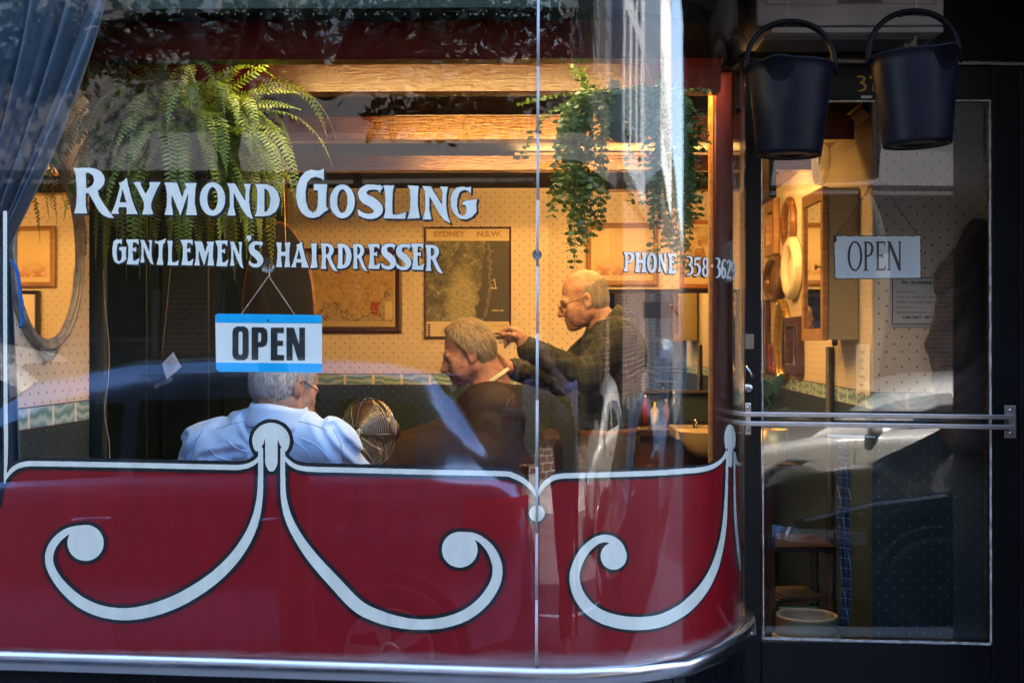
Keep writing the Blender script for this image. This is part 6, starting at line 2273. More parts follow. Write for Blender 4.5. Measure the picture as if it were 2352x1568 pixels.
# ------------------------------------------------------------------ the barber
YBb = 1.93
bp_ = lambda x, y, dy=0.0: P(x, y, YBb + dy)
barber = thing('person', 'bald barber in a dark green plaid shirt leaning over to cut hair', 'person', (P(1400, 900, YBb).x, YBb, ZF))
HB = Head(bp_(1338, 688), R(180 + 5), R(15), 0.0, 0.98)
shN, shF = bp_(1418, 772, -0.165), bp_(1392, 768, 0.17)
elN, wrN = bp_(1348, 866, -0.235), bp_(1206, 797, -0.30)
elF, wrF = bp_(1288, 872, 0.16), bp_(1172, 846, -0.10)
nk, chs, bel, hip = bp_(1392, 745), bp_(1408, 815), bp_(1400, 920), bp_(1398, 1005)
kneeN, kneeF = Vector((hip.x - 0.02, YBb - 0.11, 0.68)), Vector((hip.x + 0.03, YBb + 0.11, 0.68))
footN, footF = Vector((hip.x + 0.01, YBb - 0.12, 0.27)), Vector((hip.x + 0.06, YBb + 0.12, 0.27))
core = [ell(chs, (0.135, 0.185, 0.155), None, 0.05), ell(bel, (0.125, 0.165, 0.16), None, 0.06), ell(hip, (0.118, 0.168, 0.12), None, 0.05),
        cap(nk + Vector((0.03, -0.02, -0.045)), shN, 0.058, 0.066, 0.04), cap(nk + Vector((0.03, 0.02, -0.045)), shF, 0.058, 0.066, 0.04)]
armN = [cap(shN, elN, 0.060, 0.047, 0.04), cap(elN, wrN, 0.046, 0.030, 0.02)]
armF = [cap(shF, elF, 0.060, 0.047, 0.04), cap(elF, wrF, 0.046, 0.030, 0.02)]
legs = [cap(hip + Vector((0, -0.09, -0.06)), kneeN, 0.092, 0.062, 0.04), cap(hip + Vector((0, 0.09, -0.06)), kneeF, 0.092, 0.062, 0.04), cap(kneeN, footN, 0.060, 0.042, 0.03), cap(kneeF, footF, 0.060, 0.042, 0.03),
        cap(footN + Vector((0, 0, -0.03)), footN + Vector((-0.15, 0, -0.035)), 0.036, 0.030, 0.03), cap(footF + Vector((0, 0, -0.03)), footF + Vector((-0.15, 0, -0.035)), 0.036, 0.030, 0.03)]
hn = lambda x, y, dy=0.0: P(x, y, wrN.y + dy)
hand = [cap(wrN, hn(1196, 778), 0.026, 0.027, 0.015), cap(hn(1198, 774, -0.008), hn(1184, 760, -0.012), 0.021, 0.016, 0.012), cap(hn(1200, 780, 0.01), hn(1184, 776, 0.022), 0.020, 0.015, 0.012)]
hand += finger([hn(1184, 757, -0.016), hn(1170, 753, -0.016), hn(1158, 758, -0.012), hn(1149, 765, -0.008)])
hand += finger([hn(1183, 763, -0.002), hn(1166, 763, 0.0), hn(1153, 769, 0.0), hn(1150, 772, 0.0)])
hand += finger([hn(1184, 771, 0.010), hn(1166, 776, 0.010), hn(1160, 784, 0.008), hn(1164, 790, 0.004)])
hand += finger([hn(1186, 778, 0.020), hn(1171, 784, 0.018), hn(1163, 791, 0.014), hn(1160, 797, 0.010)], 0.0078, 0.006)
hand += finger([hn(1196, 776, -0.020), hn(1182, 770, -0.034), hn(1168, 768, -0.026), hn(1156, 769, -0.014)], 0.0098, 0.0078)
hf = lambda x, y, dy=0.0: P(x, y, wrF.y + dy)
hand2 = [cap(wrF, hf(1158, 836), 0.026, 0.026, 0.015), cap(hf(1156, 832), hf(1146, 822, -0.02), 0.020, 0.016, 0.012), cap(hf(1156, 838), hf(1146, 838, 0.02), 0.020, 0.016, 0.012)]
for k in range(4):
    hand2 += finger([hf(1146, 822 + 6 * k, -0.02 + 0.013 * k), hf(1135, 818 + 7 * k, -0.02 + 0.013 * k), hf(1128, 822 + 7 * k, -0.018 + 0.013 * k), hf(1126, 828 + 6 * k, -0.012 + 0.012 * k)])
hand2 += finger([hf(1156, 830, -0.02), hf(1146, 815, -0.03), hf(1138, 806, -0.03)], 0.0098, 0.008)
neck = [cap(HB.p(-0.03, 0, -0.05), nk + Vector((0.01, 0, -0.02)), 0.060, 0.064, 0.03)]
shrink = lambda ps, g: [(p[0], p[1], p[2], p[3] + g, p[4] + g, *p[5:]) if p[0] == 'cap' else (p[0], p[1], p[2] + g, *p[3:]) for p in ps]
solid('body', shrink(core + armN + armF + legs, -0.008) + neck + HB.face(0.98, 1.05) + HB.creases() + hand + hand2, 0.0043, M_SKIN, barber, smooth_iter=1)
M_PLAID = plaid('green_plaid', (0.010, 0.014, 0.010), (0.018, 0.028, 0.018), (0.075, 0.068, 0.028), 31, (0.96, 0.25, 0.15), (-0.15, 0.1, 0.98))
cuffN, cuffF = wrN.lerp(elN, 0.06), wrF.lerp(elF, 0.10)
shirt = core + [cap(shN, elN, 0.066, 0.056, 0.04), cap(elN, cuffN, 0.055, 0.040, 0.03), cap(shF, elF, 0.066, 0.056, 0.04), cap(elF, cuffF, 0.055, 0.040, 0.03)]
shirt = shrink(shirt, 0.006) + [half((0, 0, bp_(0, 985).z), (0.06, 0, -1)), ]
solid('shirt', shirt, 0.0065, M_PLAID, barber, folds(3, 0.0075, 0.085), 1)
# collar stands round the neck
rows = []
cn = (nk - HB.p(-0.03, 0, -0.05)).normalized() * -1
Mc = frame_M(nk + Vector((0.008, 0, 0.010)), Vector((1, 0, 0)) - cn * cn.x, (0, 1, 0))
for (r, z) in ((0.082, -0.035), (0.076, 0.002), (0.075, 0.022), (0.081, 0.020), (0.092, -0.018)):
    rows.append([Mc @ Vector((r * math.cos(a), r * math.sin(a) * 1.0, z + 0.010 * math.cos(a))) for a in np.linspace(0.0, 2 * math.pi, 41)])
MB().sheet(rows).build('collar', M_PLAID, barber, True)
tr_ = shrink([ell(hip, (0.120, 0.170, 0.125), None, 0.05)] + legs[:4], 0.010) + [half((0, 0, bp_(0, 990).z), (-0.06, 0, 1))]
solid('trousers', tr_, 0.0075, mat('olive_drill', (0.055, 0.042, 0.018), 0.8, var=0.15, bump=0.1, bscale=200), barber, folds(8, 0.006, 0.10))
zb_ = bp_(0, 990).z
rows = [[Vector((hip.x + (0.128 + g) * math.cos(a), hip.y + (0.178 + g) * math.sin(a), zb_ + dz + 0.008 * math.cos(a))) for a in np.linspace(0, 2 * math.pi, 49)] for g, dz in ((0.0, -0.02), (0.004, -0.018), (0.004, 0.016), (0.0, 0.018))]
MB().sheet(rows).build('belt', mat('tan_leather', (0.15, 0.055, 0.018), 0.4, var=0.2), barber, True)
solid('shoes', shrink([cap(q + Vector((0.03, 0, -0.038)), q + Vector((-0.17, 0, -0.040)), 0.036, 0.032, 0.02) for q in (footN, footF)], 0.006) + [half((0, 0, ZF + 0.002), (0, 0, -1))], 0.009, M_DKWOOD, barber)
hs = solid('hair', [HB.skull(0.0025), HB.e((-0.045, 0, -0.015), (0.070, 0.076, 0.070), 0.02), half(HB.p(0.0, 0, 0.055), HB.u * 1.0 + HB.f * 0.25, 0.01), half(HB.p(0.015, 0, 0), HB.f * 1.0 + HB.u * 0.35, 0.008), half(HB.p(0, 0, -0.075), -HB.u, 0.008)], 0.005, hair_mat('silver_fringe', (0.20, 0.17, 0.14), (0.33, 0.29, 0.24)), barber)
strands('hair_strands', hs, 1500, 0.016, 0.0013, MATS['silver_fringe'], barber, (0.45, 0, -0.9), 2)
strands('hair_strands', hs, 1000, 0.016, 0.0013, mat('dark_grey_hair', (0.08, 0.06, 0.045), 0.6), barber, (0.45, 0, -0.9), 3)
spectacles(barber, HB, mat('thin_gold_wire', (0.10, 0.07, 0.04), 0.3, 0.8), 0.019)
eb = MB()
for q in (-1, 1):
    eb.tube([HB.p(0.092, q * 0.016, 0.014), HB.p(0.092, q * 0.034, 0.020), HB.p(0.080, q * 0.052, 0.012)], [0.002, 0.0035, 0.0015], 6)
eb.build('eyebrows', MATS['silver_fringe'], barber, True)
MB().tube([hn(1170.5, 753 + 9 * math.sin(a), -0.016 + 0.0096 * math.cos(a)) + Vector((0.0012 * math.sin(a), 0, 0)) for a in np.linspace(0, 2 * math.pi, 16, endpoint=False)], 0.0016, 5, closed=True).build('ring', M_BRASS, barber, True)
# comb and scissors
cmb = thing('comb', 'dark cutting comb held in the raised hand of the barber', 'comb', hn(1140, 767))
a, b = hn(1160, 767, -0.004), hn(1126, 764.5, -0.004)
MB().tube([a, b], 0.0032, 6).build('spine', M_INK, cmb)
te = MB()
for k in range(26):
    q = a.lerp(b, 0.2 + 0.8 * k / 25)
    te.box((q.x - 0.0004, q.y - 0.001, q.z - 0.011), (q.x + 0.0004, q.y + 0.001, q.z))
te.build('teeth', M_INK, cmb)['kind'] = 'stuff'
scs = thing('scissors', 'hairdressing scissors pointing at the back of the customer', 'scissors', hn(1150, 788))
MB().tube([hn(1163, 786, 0.005), hn(1146, 784, -0.004), hn(1132, 793, -0.006)], [0.0016, 0.0026, 0.0006], 6).build('blade', M_STEEL, scs, True)
MB().tube([hn(1161, 792, 0.010), hn(1146, 785, -0.002), hn(1131, 796, -0.004)], [0.0016, 0.0026, 0.0006], 6).build('blade', M_STEEL, scs, True)
for y in (788, 795):
    MB().tube([hn(1167 + 5 * math.cos(t), y + 5 * math.sin(t), 0.008) for t in np.linspace(0, 6.283, 14, endpoint=False)], 0.0016, 5, closed=True).build('handle', M_STEEL, scs, True)

# ------------------------------------------------------------------ the customer under the cape
YCu = 1.50
cp_ = lambda x, y, dy=0.0: P(x, y, YCu + dy)
cust = thing('person', 'seated customer with sandy grey hair and moustache wrapped in a dark cape', 'person', (P(1090, 1000, YCu).x, YCu, ZF))
HCu = Head(cp_(1072, 810), R(180 + 9), R(18), 0.0, 0.95)
nk = cp_(1122, 868)
chs, hip = cp_(1128, 965), cp_(1130, 1110)
kN, kF = hip + Vector((-0.42, -0.12, 0.02)), hip + Vector((-0.42, 0.12, 0.02))
fN, fF = Vector((kN.x - 0.08, kN.y, 0.50)), Vector((kF.x - 0.08, kF.y, 0.50))
sh1, sh2 = cp_(1130, 950, -0.16), cp_(1130, 945, 0.16)
e1, e2 = cp_(1110, 1060, -0.22), cp_(1110, 1060, 0.22)
h1, h2 = cp_(990, 1085, -0.10), cp_(990, 1085, 0.10)
core = [ell(chs, (0.125, 0.180, 0.17), None, 0.05), ell(hip, (0.13, 0.17, 0.13), None, 0.06), cap(nk + Vector((0.0, 0, -0.05)), sh1, 0.055, 0.062, 0.04), cap(nk + Vector((0, 0, -0.05)), sh2, 0.055, 0.062, 0.04),
        cap(chs, hip, 0.12, 0.13, 0.05), cap(sh1, e1, 0.055, 0.045, 0.03), cap(sh2, e2, 0.055, 0.045, 0.03), cap(e1, h1, 0.044, 0.03, 0.02), cap(e2, h2, 0.044, 0.03, 0.02),
        cap(hip + Vector((0, -0.09, 0)), kN, 0.088, 0.062, 0.04), cap(hip + Vector((0, 0.09, 0)), kF, 0.088, 0.062, 0.04), cap(kN, fN, 0.06, 0.042, 0.03), cap(kF, fF, 0.06, 0.042, 0.03)]
handc = []
for hq in (h1, h2):
    handc += [cap(hq, hq + Vector((-0.07, 0, -0.01)), 0.027, 0.03, 0.02)]
    for k in range(4):
        handc += finger([hq + Vector((-0.075, -0.025 + 0.016 * k, -0.01)), hq + Vector((-0.115, -0.028 + 0.018 * k, -0.022)), hq + Vector((-0.135, -0.028 + 0.018 * k, -0.045))])
    handc += finger([hq + Vector((-0.03, -0.03, 0)), hq + Vector((-0.06, -0.05, -0.01)), hq + Vector((-0.09, -0.05, -0.02))])
neck = [cap(HCu.p(-0.035, 0, -0.05), nk + Vector((0.012, 0, -0.02)), 0.058, 0.064, 0.03), cap(HCu.p(-0.06, 0, -0.03), nk + Vector((0.02, 0, -0.02)), 0.045, 0.055, 0.03)]
solid('body', shrink(core, -0.008) + neck + HCu.face(1.0, 1.06) + HCu.creases() + handc, 0.0043, M_SKIN2, cust)
cape = shrink([ell(chs, (0.125, 0.175, 0.15), None, 0.06), cap(nk + Vector((0.02, -0.03, -0.085)), sh1, 0.056, 0.066, 0.06), cap(nk + Vector((0.02, 0.03, -0.085)), sh2, 0.056, 0.066, 0.06), cap(sh1, e1, 0.070, 0.10, 0.08), cap(sh2, e2, 0.070, 0.10, 0.08), ell(hip, (0.17, 0.22, 0.18), None, 0.08),
               cap(chs + Vector((-0.06, -0.08, -0.08)), kN + Vector((0.02, 0, 0.03)), 0.11, 0.12, 0.08), cap(chs + Vector((-0.06, 0.08, -0.08)), kF + Vector((0.02, 0, 0.03)), 0.11, 0.12, 0.08), cap(cp_(1095, 972), cp_(1010, 1060), 0.085, 0.10, 0.08)], 0.006)
cape += [half((0, 0, hip.z - 0.14), (0, 0, -1)), ('ell', A_(nk + Vector((0, 0, 0.035))), np.array((0.07, 0.07, 0.05)), None, '-', 0.02)]
M_CAPE = mat('black_brown_cape', (0.020, 0.012, 0.008), 0.75, var=0.3, scale=6, spec=0.25, bump=0.06, bscale=150)
solid('cape', cape, 0.0075, M_CAPE, cust, folds(12, 0.006, 0.16))
rows = []
cn = (HCu.p(-0.03, 0, -0.05) - nk).normalized()
Mc = frame_M(nk + Vector((0.008, 0, 0.006)), Vector((1, 0, 0)) - cn * cn.x, (0, 1, 0))
for (r, z) in ((0.080, -0.020), (0.074, -0.015), (0.070, -0.008), (0.072, -0.007), (0.079, -0.013)):
    rows.append([Mc @ Vector((r * math.cos(a), r * math.sin(a), z)) for a in np.linspace(0, 2 * math.pi, 41)])
MB().sheet(rows).build('neck_strip', mat('white_neck_tissue', (0.62, 0.60, 0.52), 0.8), cust, True)
hs = solid('hair', [HCu.skull(0.011), HCu.e((-0.050, 0, -0.010), (0.070, 0.078, 0.080), 0.03), HCu.e((-0.005, 0, 0.082), (0.080, 0.066, 0.046), 0.03), half(HCu.p(0.022, 0, 0.02), HCu.f * 1.0 - HCu.u * 0.42, 0.012), half(HCu.p(-0.045, 0, -0.078), -HCu.u - HCu.f * 0.2, 0.012),
                    ('ell', A_(HCu.p(0.005, -0.085, -0.03)), np.array((0.034, 0.02, 0.044)) * 1.0, HCu.R, '-', 0.01), ('ell', A_(HCu.p(0.005, 0.085, -0.03)), np.array((0.034, 0.02, 0.044)) * 1.0, HCu.R, '-', 0.01)], 0.005, hair_mat('sandy_grey_hair', (0.13, 0.10, 0.065), (0.27, 0.22, 0.15)), cust)
crown = np.array(HCu.p(0.0, 0, 0.13))
strands('hair_strands', hs, 3600, 0.034, 0.0013, mat('light_sandy_hair', (0.40, 0.33, 0.23), 0.5), cust, lambda p: (p - crown) * np.array((14, 14, 14)) + np.array((0.25, 0, -0.35)), 5, 0.14, 0.2)
strands('hair_strands', hs, 3200, 0.036, 0.0014, mat('brown_grey_hair', (0.085, 0.06, 0.035), 0.5), cust, lambda p: (p - crown) * np.array((14, 14, 14)) + np.array((0.25, 0, -0.35)), 6, 0.10, 0.2)
ms = MB()
for q in (-1, 1):
    ms.tube([HCu.p(0.104, q * 0.002, -0.054), HCu.p(0.099, q * 0.018, -0.059), HCu.p(0.086, q * 0.032, -0.072)], [0.006, 0.0065, 0.003], 8)
ms.build('moustache', MATS['sandy_grey_hair'], cust, True)
eb = MB()
for q in (-1, 1):
    eb.tube([HCu.p(0.092, q * 0.016, 0.014), HCu.p(0.092, q * 0.034, 0.020), HCu.p(0.080, q * 0.052, 0.010)], [0.0025, 0.004, 0.0015], 6)
eb.build('eyebrows', MATS['sandy_grey_hair'], cust, True)
# barber chair
ch_ = thing('barber_chair', 'dark leather barber chair mostly hidden under the cape', 'chair', (hip.x, YCu, ZF))
MB().box((hip.x - 0.42, YCu - 0.25, hip.z - 0.27), (hip.x + 0.16, YCu + 0.25, hip.z - 0.15)).build('seat', M_CAPE, ch_, bevel=0.03)
MB().box((hip.x + 0.19, YCu - 0.23, hip.z - 0.2), (hip.x + 0.27, YCu + 0.23, hip.z + 0.20)).build('backrest', M_CAPE, ch_, bevel=0.03)
for sg in (-1, 1):
    MB().box((hip.x - 0.32, YCu + sg * 0.30 - 0.03, hip.z - 0.05), (hip.x + 0.15, YCu + sg * 0.30 + 0.03, hip.z - 0.01)).build('armrest', M_CHROME, ch_, bevel=0.01)
MB().lathe([(0.28, ZF), (0.28, ZF + 0.02), (0.06, ZF + 0.06), (0.06, hip.z - 0.275), (0, hip.z - 0.275)], 32, Matrix.Translation((hip.x - 0.1, YCu, 0))).build('pedestal', M_CHROME, ch_, True)
MB().box((fN.x - 0.1, YCu - 0.2, 0.42), (fN.x + 0.12, YCu + 0.2, 0.44)).build('footrest', M_CHROME, ch_, bevel=0.006)

# ------------------------------------------------------------------ the man in the blue shirt at the window
YM = 0.60
mp_ = lambda x, y, dy=0.0: P(x, y, YM + dy)
man = thing('person', 'grey haired man in a pale blue shirt sitting with his back to the window', 'person', (P(630, 1060, YM).x, YM, ZF))
HM = Head(mp_(657, 884, 0.06), R(47), R(22), R(-4), 1.06)
nk = mp_(642, 952, 0.02)
shL, shR = mp_(478, 1030, 0.02), mp_(762, 1022, -0.02)
chs, bly, hip = mp_(628, 1075, 0.07), mp_(628, 1210, 0.06), mp_(628, 1330, 0.03)
elL, elR = mp_(418, 1210, 0.06), mp_(840, 1130, 0.14)
wrL, wrR = mp_(500, 1260, 0.30), mp_(785, 1180, 0.34)
kL, kR = hip + Vector((-0.14, 0.42, 0.0)), hip + Vector((0.14, 0.42, 0.0))
fL, fR = Vector((kL.x, kL.y + 0.05, 0.26)), Vector((kR.x, kR.y + 0.05, 0.26))
core = [ell(chs, (0.195, 0.125, 0.19), None, 0.06), ell(mp_(632, 1015, 0.035), (0.175, 0.085, 0.085), None, 0.06), ell(bly, (0.185, 0.125, 0.17), None, 0.08), ell(hip, (0.185, 0.14, 0.13), None, 0.06),
        cap(nk + Vector((-0.02, 0.01, -0.06)), shL, 0.062, 0.066, 0.06), cap(nk + Vector((0.02, 0.01, -0.06)), shR, 0.062, 0.062, 0.06)]
arms = [cap(shL, elL, 0.064, 0.050, 0.05), cap(shR, elR, 0.060, 0.050, 0.05), cap(elL, wrL, 0.048, 0.032, 0.02), cap(elR, wrR, 0.048, 0.032, 0.02)]
legs = [cap(hip + Vector((-0.09, 0, 0)), kL, 0.09, 0.064, 0.04), cap(hip + Vector((0.09, 0, 0)), kR, 0.09, 0.064, 0.04), cap(kL, fL, 0.062, 0.045, 0.03), cap(kR, fR, 0.062, 0.045, 0.03), cap(fL, fL + Vector((0, 0.15, -0.02)), 0.036, 0.03, 0.03), cap(fR, fR + Vector((0, 0.15, -0.02)), 0.036, 0.03, 0.03)]
hands = []
for hq, sg in ((wrL, 1), (wrR, -1)):
    hands += [cap(hq, hq + Vector((sg * 0.05, 0.05, 0.0)), 0.027, 0.03, 0.02)]
    for k in range(4):
        b0 = hq + Vector((sg * 0.06, 0.055, -0.02 + 0.014 * k))
        hands += finger([b0, b0 + Vector((sg * 0.035, 0.02, 0.0)), b0 + Vector((sg * 0.05, 0.0, 0.0))])
    hands += finger([hq + Vector((sg * 0.02, 0.02, 0.02)), hq + Vector((sg * 0.05, 0.02, 0.045)), hq + Vector((sg * 0.075, 0.035, 0.05))])
neck = [cap(HM.p(-0.03, 0, -0.05), nk + Vector((0, 0.0, -0.02)), 0.060, 0.066, 0.03)]
solid('body', shrink(core + arms + legs, -0.008) + neck + HM.face(1.0, 1.05) + hands, 0.0055, M_SKIN, man)
M_BLUE = mat('pale_blue_cotton', (0.37, 0.59, 0.95), 0.8, var=0.05, scale=5, bump=0.05, bscale=260, sheen=0.2)


def man_folds(X, Y, Z):
    f = folds(21, 0.0042, 0.12)(X, Y, Z)
    # long drag folds falling from the shoulders towards the middle of the back
    for (px0, py0, px1, py1, w, a_) in ((770, 975, 850, 1075, 0.012, 0.010), (735, 955, 800, 1060, 0.016, 0.006), (430, 1000, 400, 1060, 0.012, 0.008), (520, 965, 430, 1050, 0.016, 0.007), (560, 955, 590, 1000, 0.010, 0.005), (600, 960, 588, 1060, 0.008, 0.005), (480, 1045, 560, 1030, 0.012, 0.005)):
        p0, p1 = mp_(px0, py0), mp_(px1, py1)
        dx_, dz_ = p1.x - p0.x, p1.z - p0.z
        l2 = dx_ * dx_ + dz_ * dz_
        t = np.clip(((X - p0.x) * dx_ + (Z - p0.z) * dz_) / l2, 0, 1)
        q = ((X - p0.x - dx_ * t) ** 2 + (Z - p0.z - dz_ * t) ** 2) / (w * w)
        f = f + a_ * np.exp(-q) - 0.6 * a_ * np.exp(-((np.sqrt(q) - 1.7) ** 2) * 2) + 0 * Y
    return f


cufL, cufR = wrL.lerp(elL, 0.1), elR.lerp(wrR, 0.25)
sh_ = shrink(core + [cap(shL, elL, 0.070, 0.060, 0.05), cap(shR, elR, 0.064, 0.060, 0.05), cap(elL, cufL, 0.058, 0.045, 0.03), cap(elR, cufR, 0.060, 0.060, 0.03)], 0.007)
sh_ += [half((0, 0, hip.z - 0.03), (0, 0, -1))]
blue_shirt = solid('shirt', sh_, 0.0048, M_BLUE, man, man_folds, 1)


def seam(obj, path, r, m, parent, name='seam', lift=0.0):
    from mathutils.bvhtree import BVHTree
    me = obj.data
    bv = BVHTree.FromPolygons([v.co.copy() for v in me.vertices], [tuple(p.vertices) for p in me.polygons])
    pts = []
    for q in spline(path, 8):
        d = (P(q[0], q[1], 1.0) - CAM).normalized()
        hit = bv.ray_cast(CAM, d)
        if hit[0] is not None:
            pts.append(hit[0] - d * lift)
    if len(pts) > 3:
        return MB().tube(pts, r, 5).build(name, m, parent, True)


M_SEAMB = mat('blue_stitching', (0.16, 0.27, 0.50), 0.8)
for pth in ([(498, 985), (540, 972), (590, 966), (640, 965), (700, 970), (752, 988)], [(592, 968), (590, 1000), (588, 1030), (586, 1062)], [(466, 985), (448, 1020), (440, 1058)], [(766, 985), (782, 1020), (790, 1062)]):
    seam(blue_shirt, pth, 0.0014, M_SEAMB, man)
for pth in ([(520, 1010), (545, 1030), (570, 1038)], [(690, 1005), (730, 1025), (760, 1058)], [(455, 1000), (430, 1030), (418, 1058)], [(650, 1000), (700, 1030), (720, 1060)], [(480, 1030), (500, 1050), (540, 1060)]):
    seam(blue_shirt, pth, 0.0022, M_BLUE, man, 'crease', 0.0006)
# collar: a stand and a turned-down leaf round the neck
ca = Vector((0.12, 0.34, 0.92)).normalized()
Mc = frame_M(nk + Vector((-0.004, -0.002, -0.006)), Vector((1, 0, 0)) - ca * ca.x, (0, 1, 0))
rows = []
for (r, z) in ((0.096, -0.038), (0.088, -0.012), (0.083, 0.020), (0.083, 0.038), (0.088, 0.040), (0.096, 0.020), (0.105, -0.012), (0.110, -0.030), (0.106, -0.034)):
    rows.append([Mc @ Vector((r * 1.0 * math.cos(a), r * 1.02 * math.sin(a), z + 0.004 * math.sin(3 * a))) for a in np.linspace(0, 2 * math.pi, 61)])
MB().sheet(rows).build('collar', M_BLUE, man, True)
tro = shrink([ell(hip, (0.185, 0.145, 0.13), None, 0.06)] + legs[:4], 0.010) + [half((0, 0, hip.z + 0.06), (0, 0, 1))]
solid('trousers', tro, 0.009, mat('charcoal_wool', (0.02, 0.02, 0.024), 0.85), man, folds(5, 0.005, 0.1))
hs = solid('hair', [HM.skull(0.007), HM.e((-0.045, 0, -0.012), (0.070, 0.077, 0.078), 0.03), half(HM.p(0.045, 0, 0.02), HM.f * 1.0 - HM.u * 0.4, 0.01), half(HM.p(-0.03, 0, -0.078), -HM.u - HM.f * 0.15, 0.012),
                    ('ell', A_(HM.p(0.004, -0.085, -0.028)), np.array((0.032, 0.02, 0.042)) * 1.05, HM.R, '-', 0.01), ('ell', A_(HM.p(0.004, 0.085, -0.028)), np.array((0.032, 0.02, 0.042)) * 1.05, HM.R, '-', 0.01)], 0.005, hair_mat('steel_grey_hair', (0.24, 0.25, 0.28), (0.52, 0.54, 0.58)), man)
strands('hair_strands', hs, 4500, 0.019, 0.0013, mat('white_hair', (0.68, 0.70, 0.74), 0.5), man, (0.05, -0.1, -1.0), 9, 0.22, 0.3)
strands('hair_strands', hs, 3200, 0.018, 0.0013, mat('iron_grey_hair', (0.12, 0.125, 0.14), 0.5), man, (0.05, -0.1, -1.0), 10, 0.2, 0.3)
spectacles(man, HM, M_INK, 0.021)
bn = thing('window_bench', 'dark bench carrying the man in the pale blue shirt', 'bench', (hip.x, hip.y, ZF))
MB().box((hip.x - 0.40, hip.y - 0.16, hip.z - 0.16), (hip.x + 0.40, hip.y + 0.24, hip.z - 0.125)).build('seat', M_DKWOOD, bn, bevel=0.005)
for sx in (-0.36, 0.36):
    for sy in (-0.13, 0.2):
        MB().box((hip.x + sx - 0.02, hip.y + sy - 0.02, ZF), (hip.x + sx + 0.02, hip.y + sy + 0.02, hip.z - 0.161)).build('leg', M_DKWOOD, bn)

# ------------------------------------------------------------------ black coat on the dotted panel
coat = thing('black_coat', 'black coat hanging at the right behind the door glass', 'coat', P(2215, 1000, 1.28))
Yk = 1.30
kp = lambda x, y, dy=0.0: P(x, y, Yk + dy)
solid('cloth', [cap(kp(2246, 530), kp(2220, 640), 0.045, 0.085, 0.05), cap(kp(2220, 640), kp(2225, 980), 0.085, 0.10, 0.05), cap(kp(2190, 640), kp(2165, 800), 0.055, 0.045, 0.04), cap(kp(2165, 800), kp(2180, 930), 0.045, 0.040, 0.04), cap(kp(2290, 620), kp(2310, 960), 0.09, 0.10, 0.05),
                half((0, 1.374, 0), (0, 1, 0), 0.002)], 0.01, mat('black_wool', (0.006, 0.006, 0.007), 0.9, var=0.2), coat, folds(31, 0.012, 0.12))
MB().tube([Vector((kp(2248, 512).x, 1.384, kp(0, 512).z)), kp(2248, 505, 0.02), kp(2248, 512, 0.0)], 0.006, 8).build('coat_hook', M_STEEL, coat, True)

# ================================================================== plants
def leaf_mat(name, c1, c2, tr=0.35, rough=0.45, scale=30):
    m, nt, N, L, b = nodes_of(name)
    tc = N.new('ShaderNodeTexCoord')
    no = N.new('ShaderNodeTexNoise')
    no.inputs['Scale'].default_value = scale
    no.inputs['Detail'].default_value = 3
    L.new(tc.outputs['Object'], no.inputs[0])
    cr = N.new('ShaderNodeValToRGB')
    cr.color_ramp.elements[0].position, cr.color_ramp.elements[1].position = 0.35, 0.65
    cr.color_ramp.elements[0].color = (*c1, 1)
    cr.color_ramp.elements[1].color = (*c2, 1)
    L.new(no.outputs[0], cr.inputs[0])
    L.new(cr.outputs[0], b.inputs['Base Color'])
    b.inputs['Roughness'].default_value = rough
    tl = N.new('ShaderNodeBsdfTranslucent')
    L.new(cr.outputs[0], tl.inputs[0])
    mx = N.new('ShaderNodeMixShader')
    mx.inputs[0].default_value = tr
    L.new(b.outputs[0], mx.inputs[1])
    L.new(tl.outputs[0], mx.inputs[2])
    L.new(mx.outputs[0], N['Material Output'].inputs[0])
    return m


M_FERN = leaf_mat('fern_green', (0.12, 0.175, 0.010), (0.25, 0.30, 0.028), 0.42)
M_FERN_D = leaf_mat('fern_dry', (0.22, 0.15, 0.03), (0.16, 0.17, 0.03), 0.35)
M_VINE = leaf_mat('vine_green', (0.05, 0.09, 0.010), (0.11, 0.16, 0.02), 0.3)
M_LILY = leaf_mat('lily_green', (0.02, 0.06, 0.012), (0.04, 0.10, 0.02), 0.2, 0.3)

YFn = 0.42
fern = thing('hanging_fern', 'big hanging Boston fern with arching fronds above the lettering', 'plant', P(440, 330, YFn))
fc_ = P(424, 318, YFn)
rnd = random.Random(21)


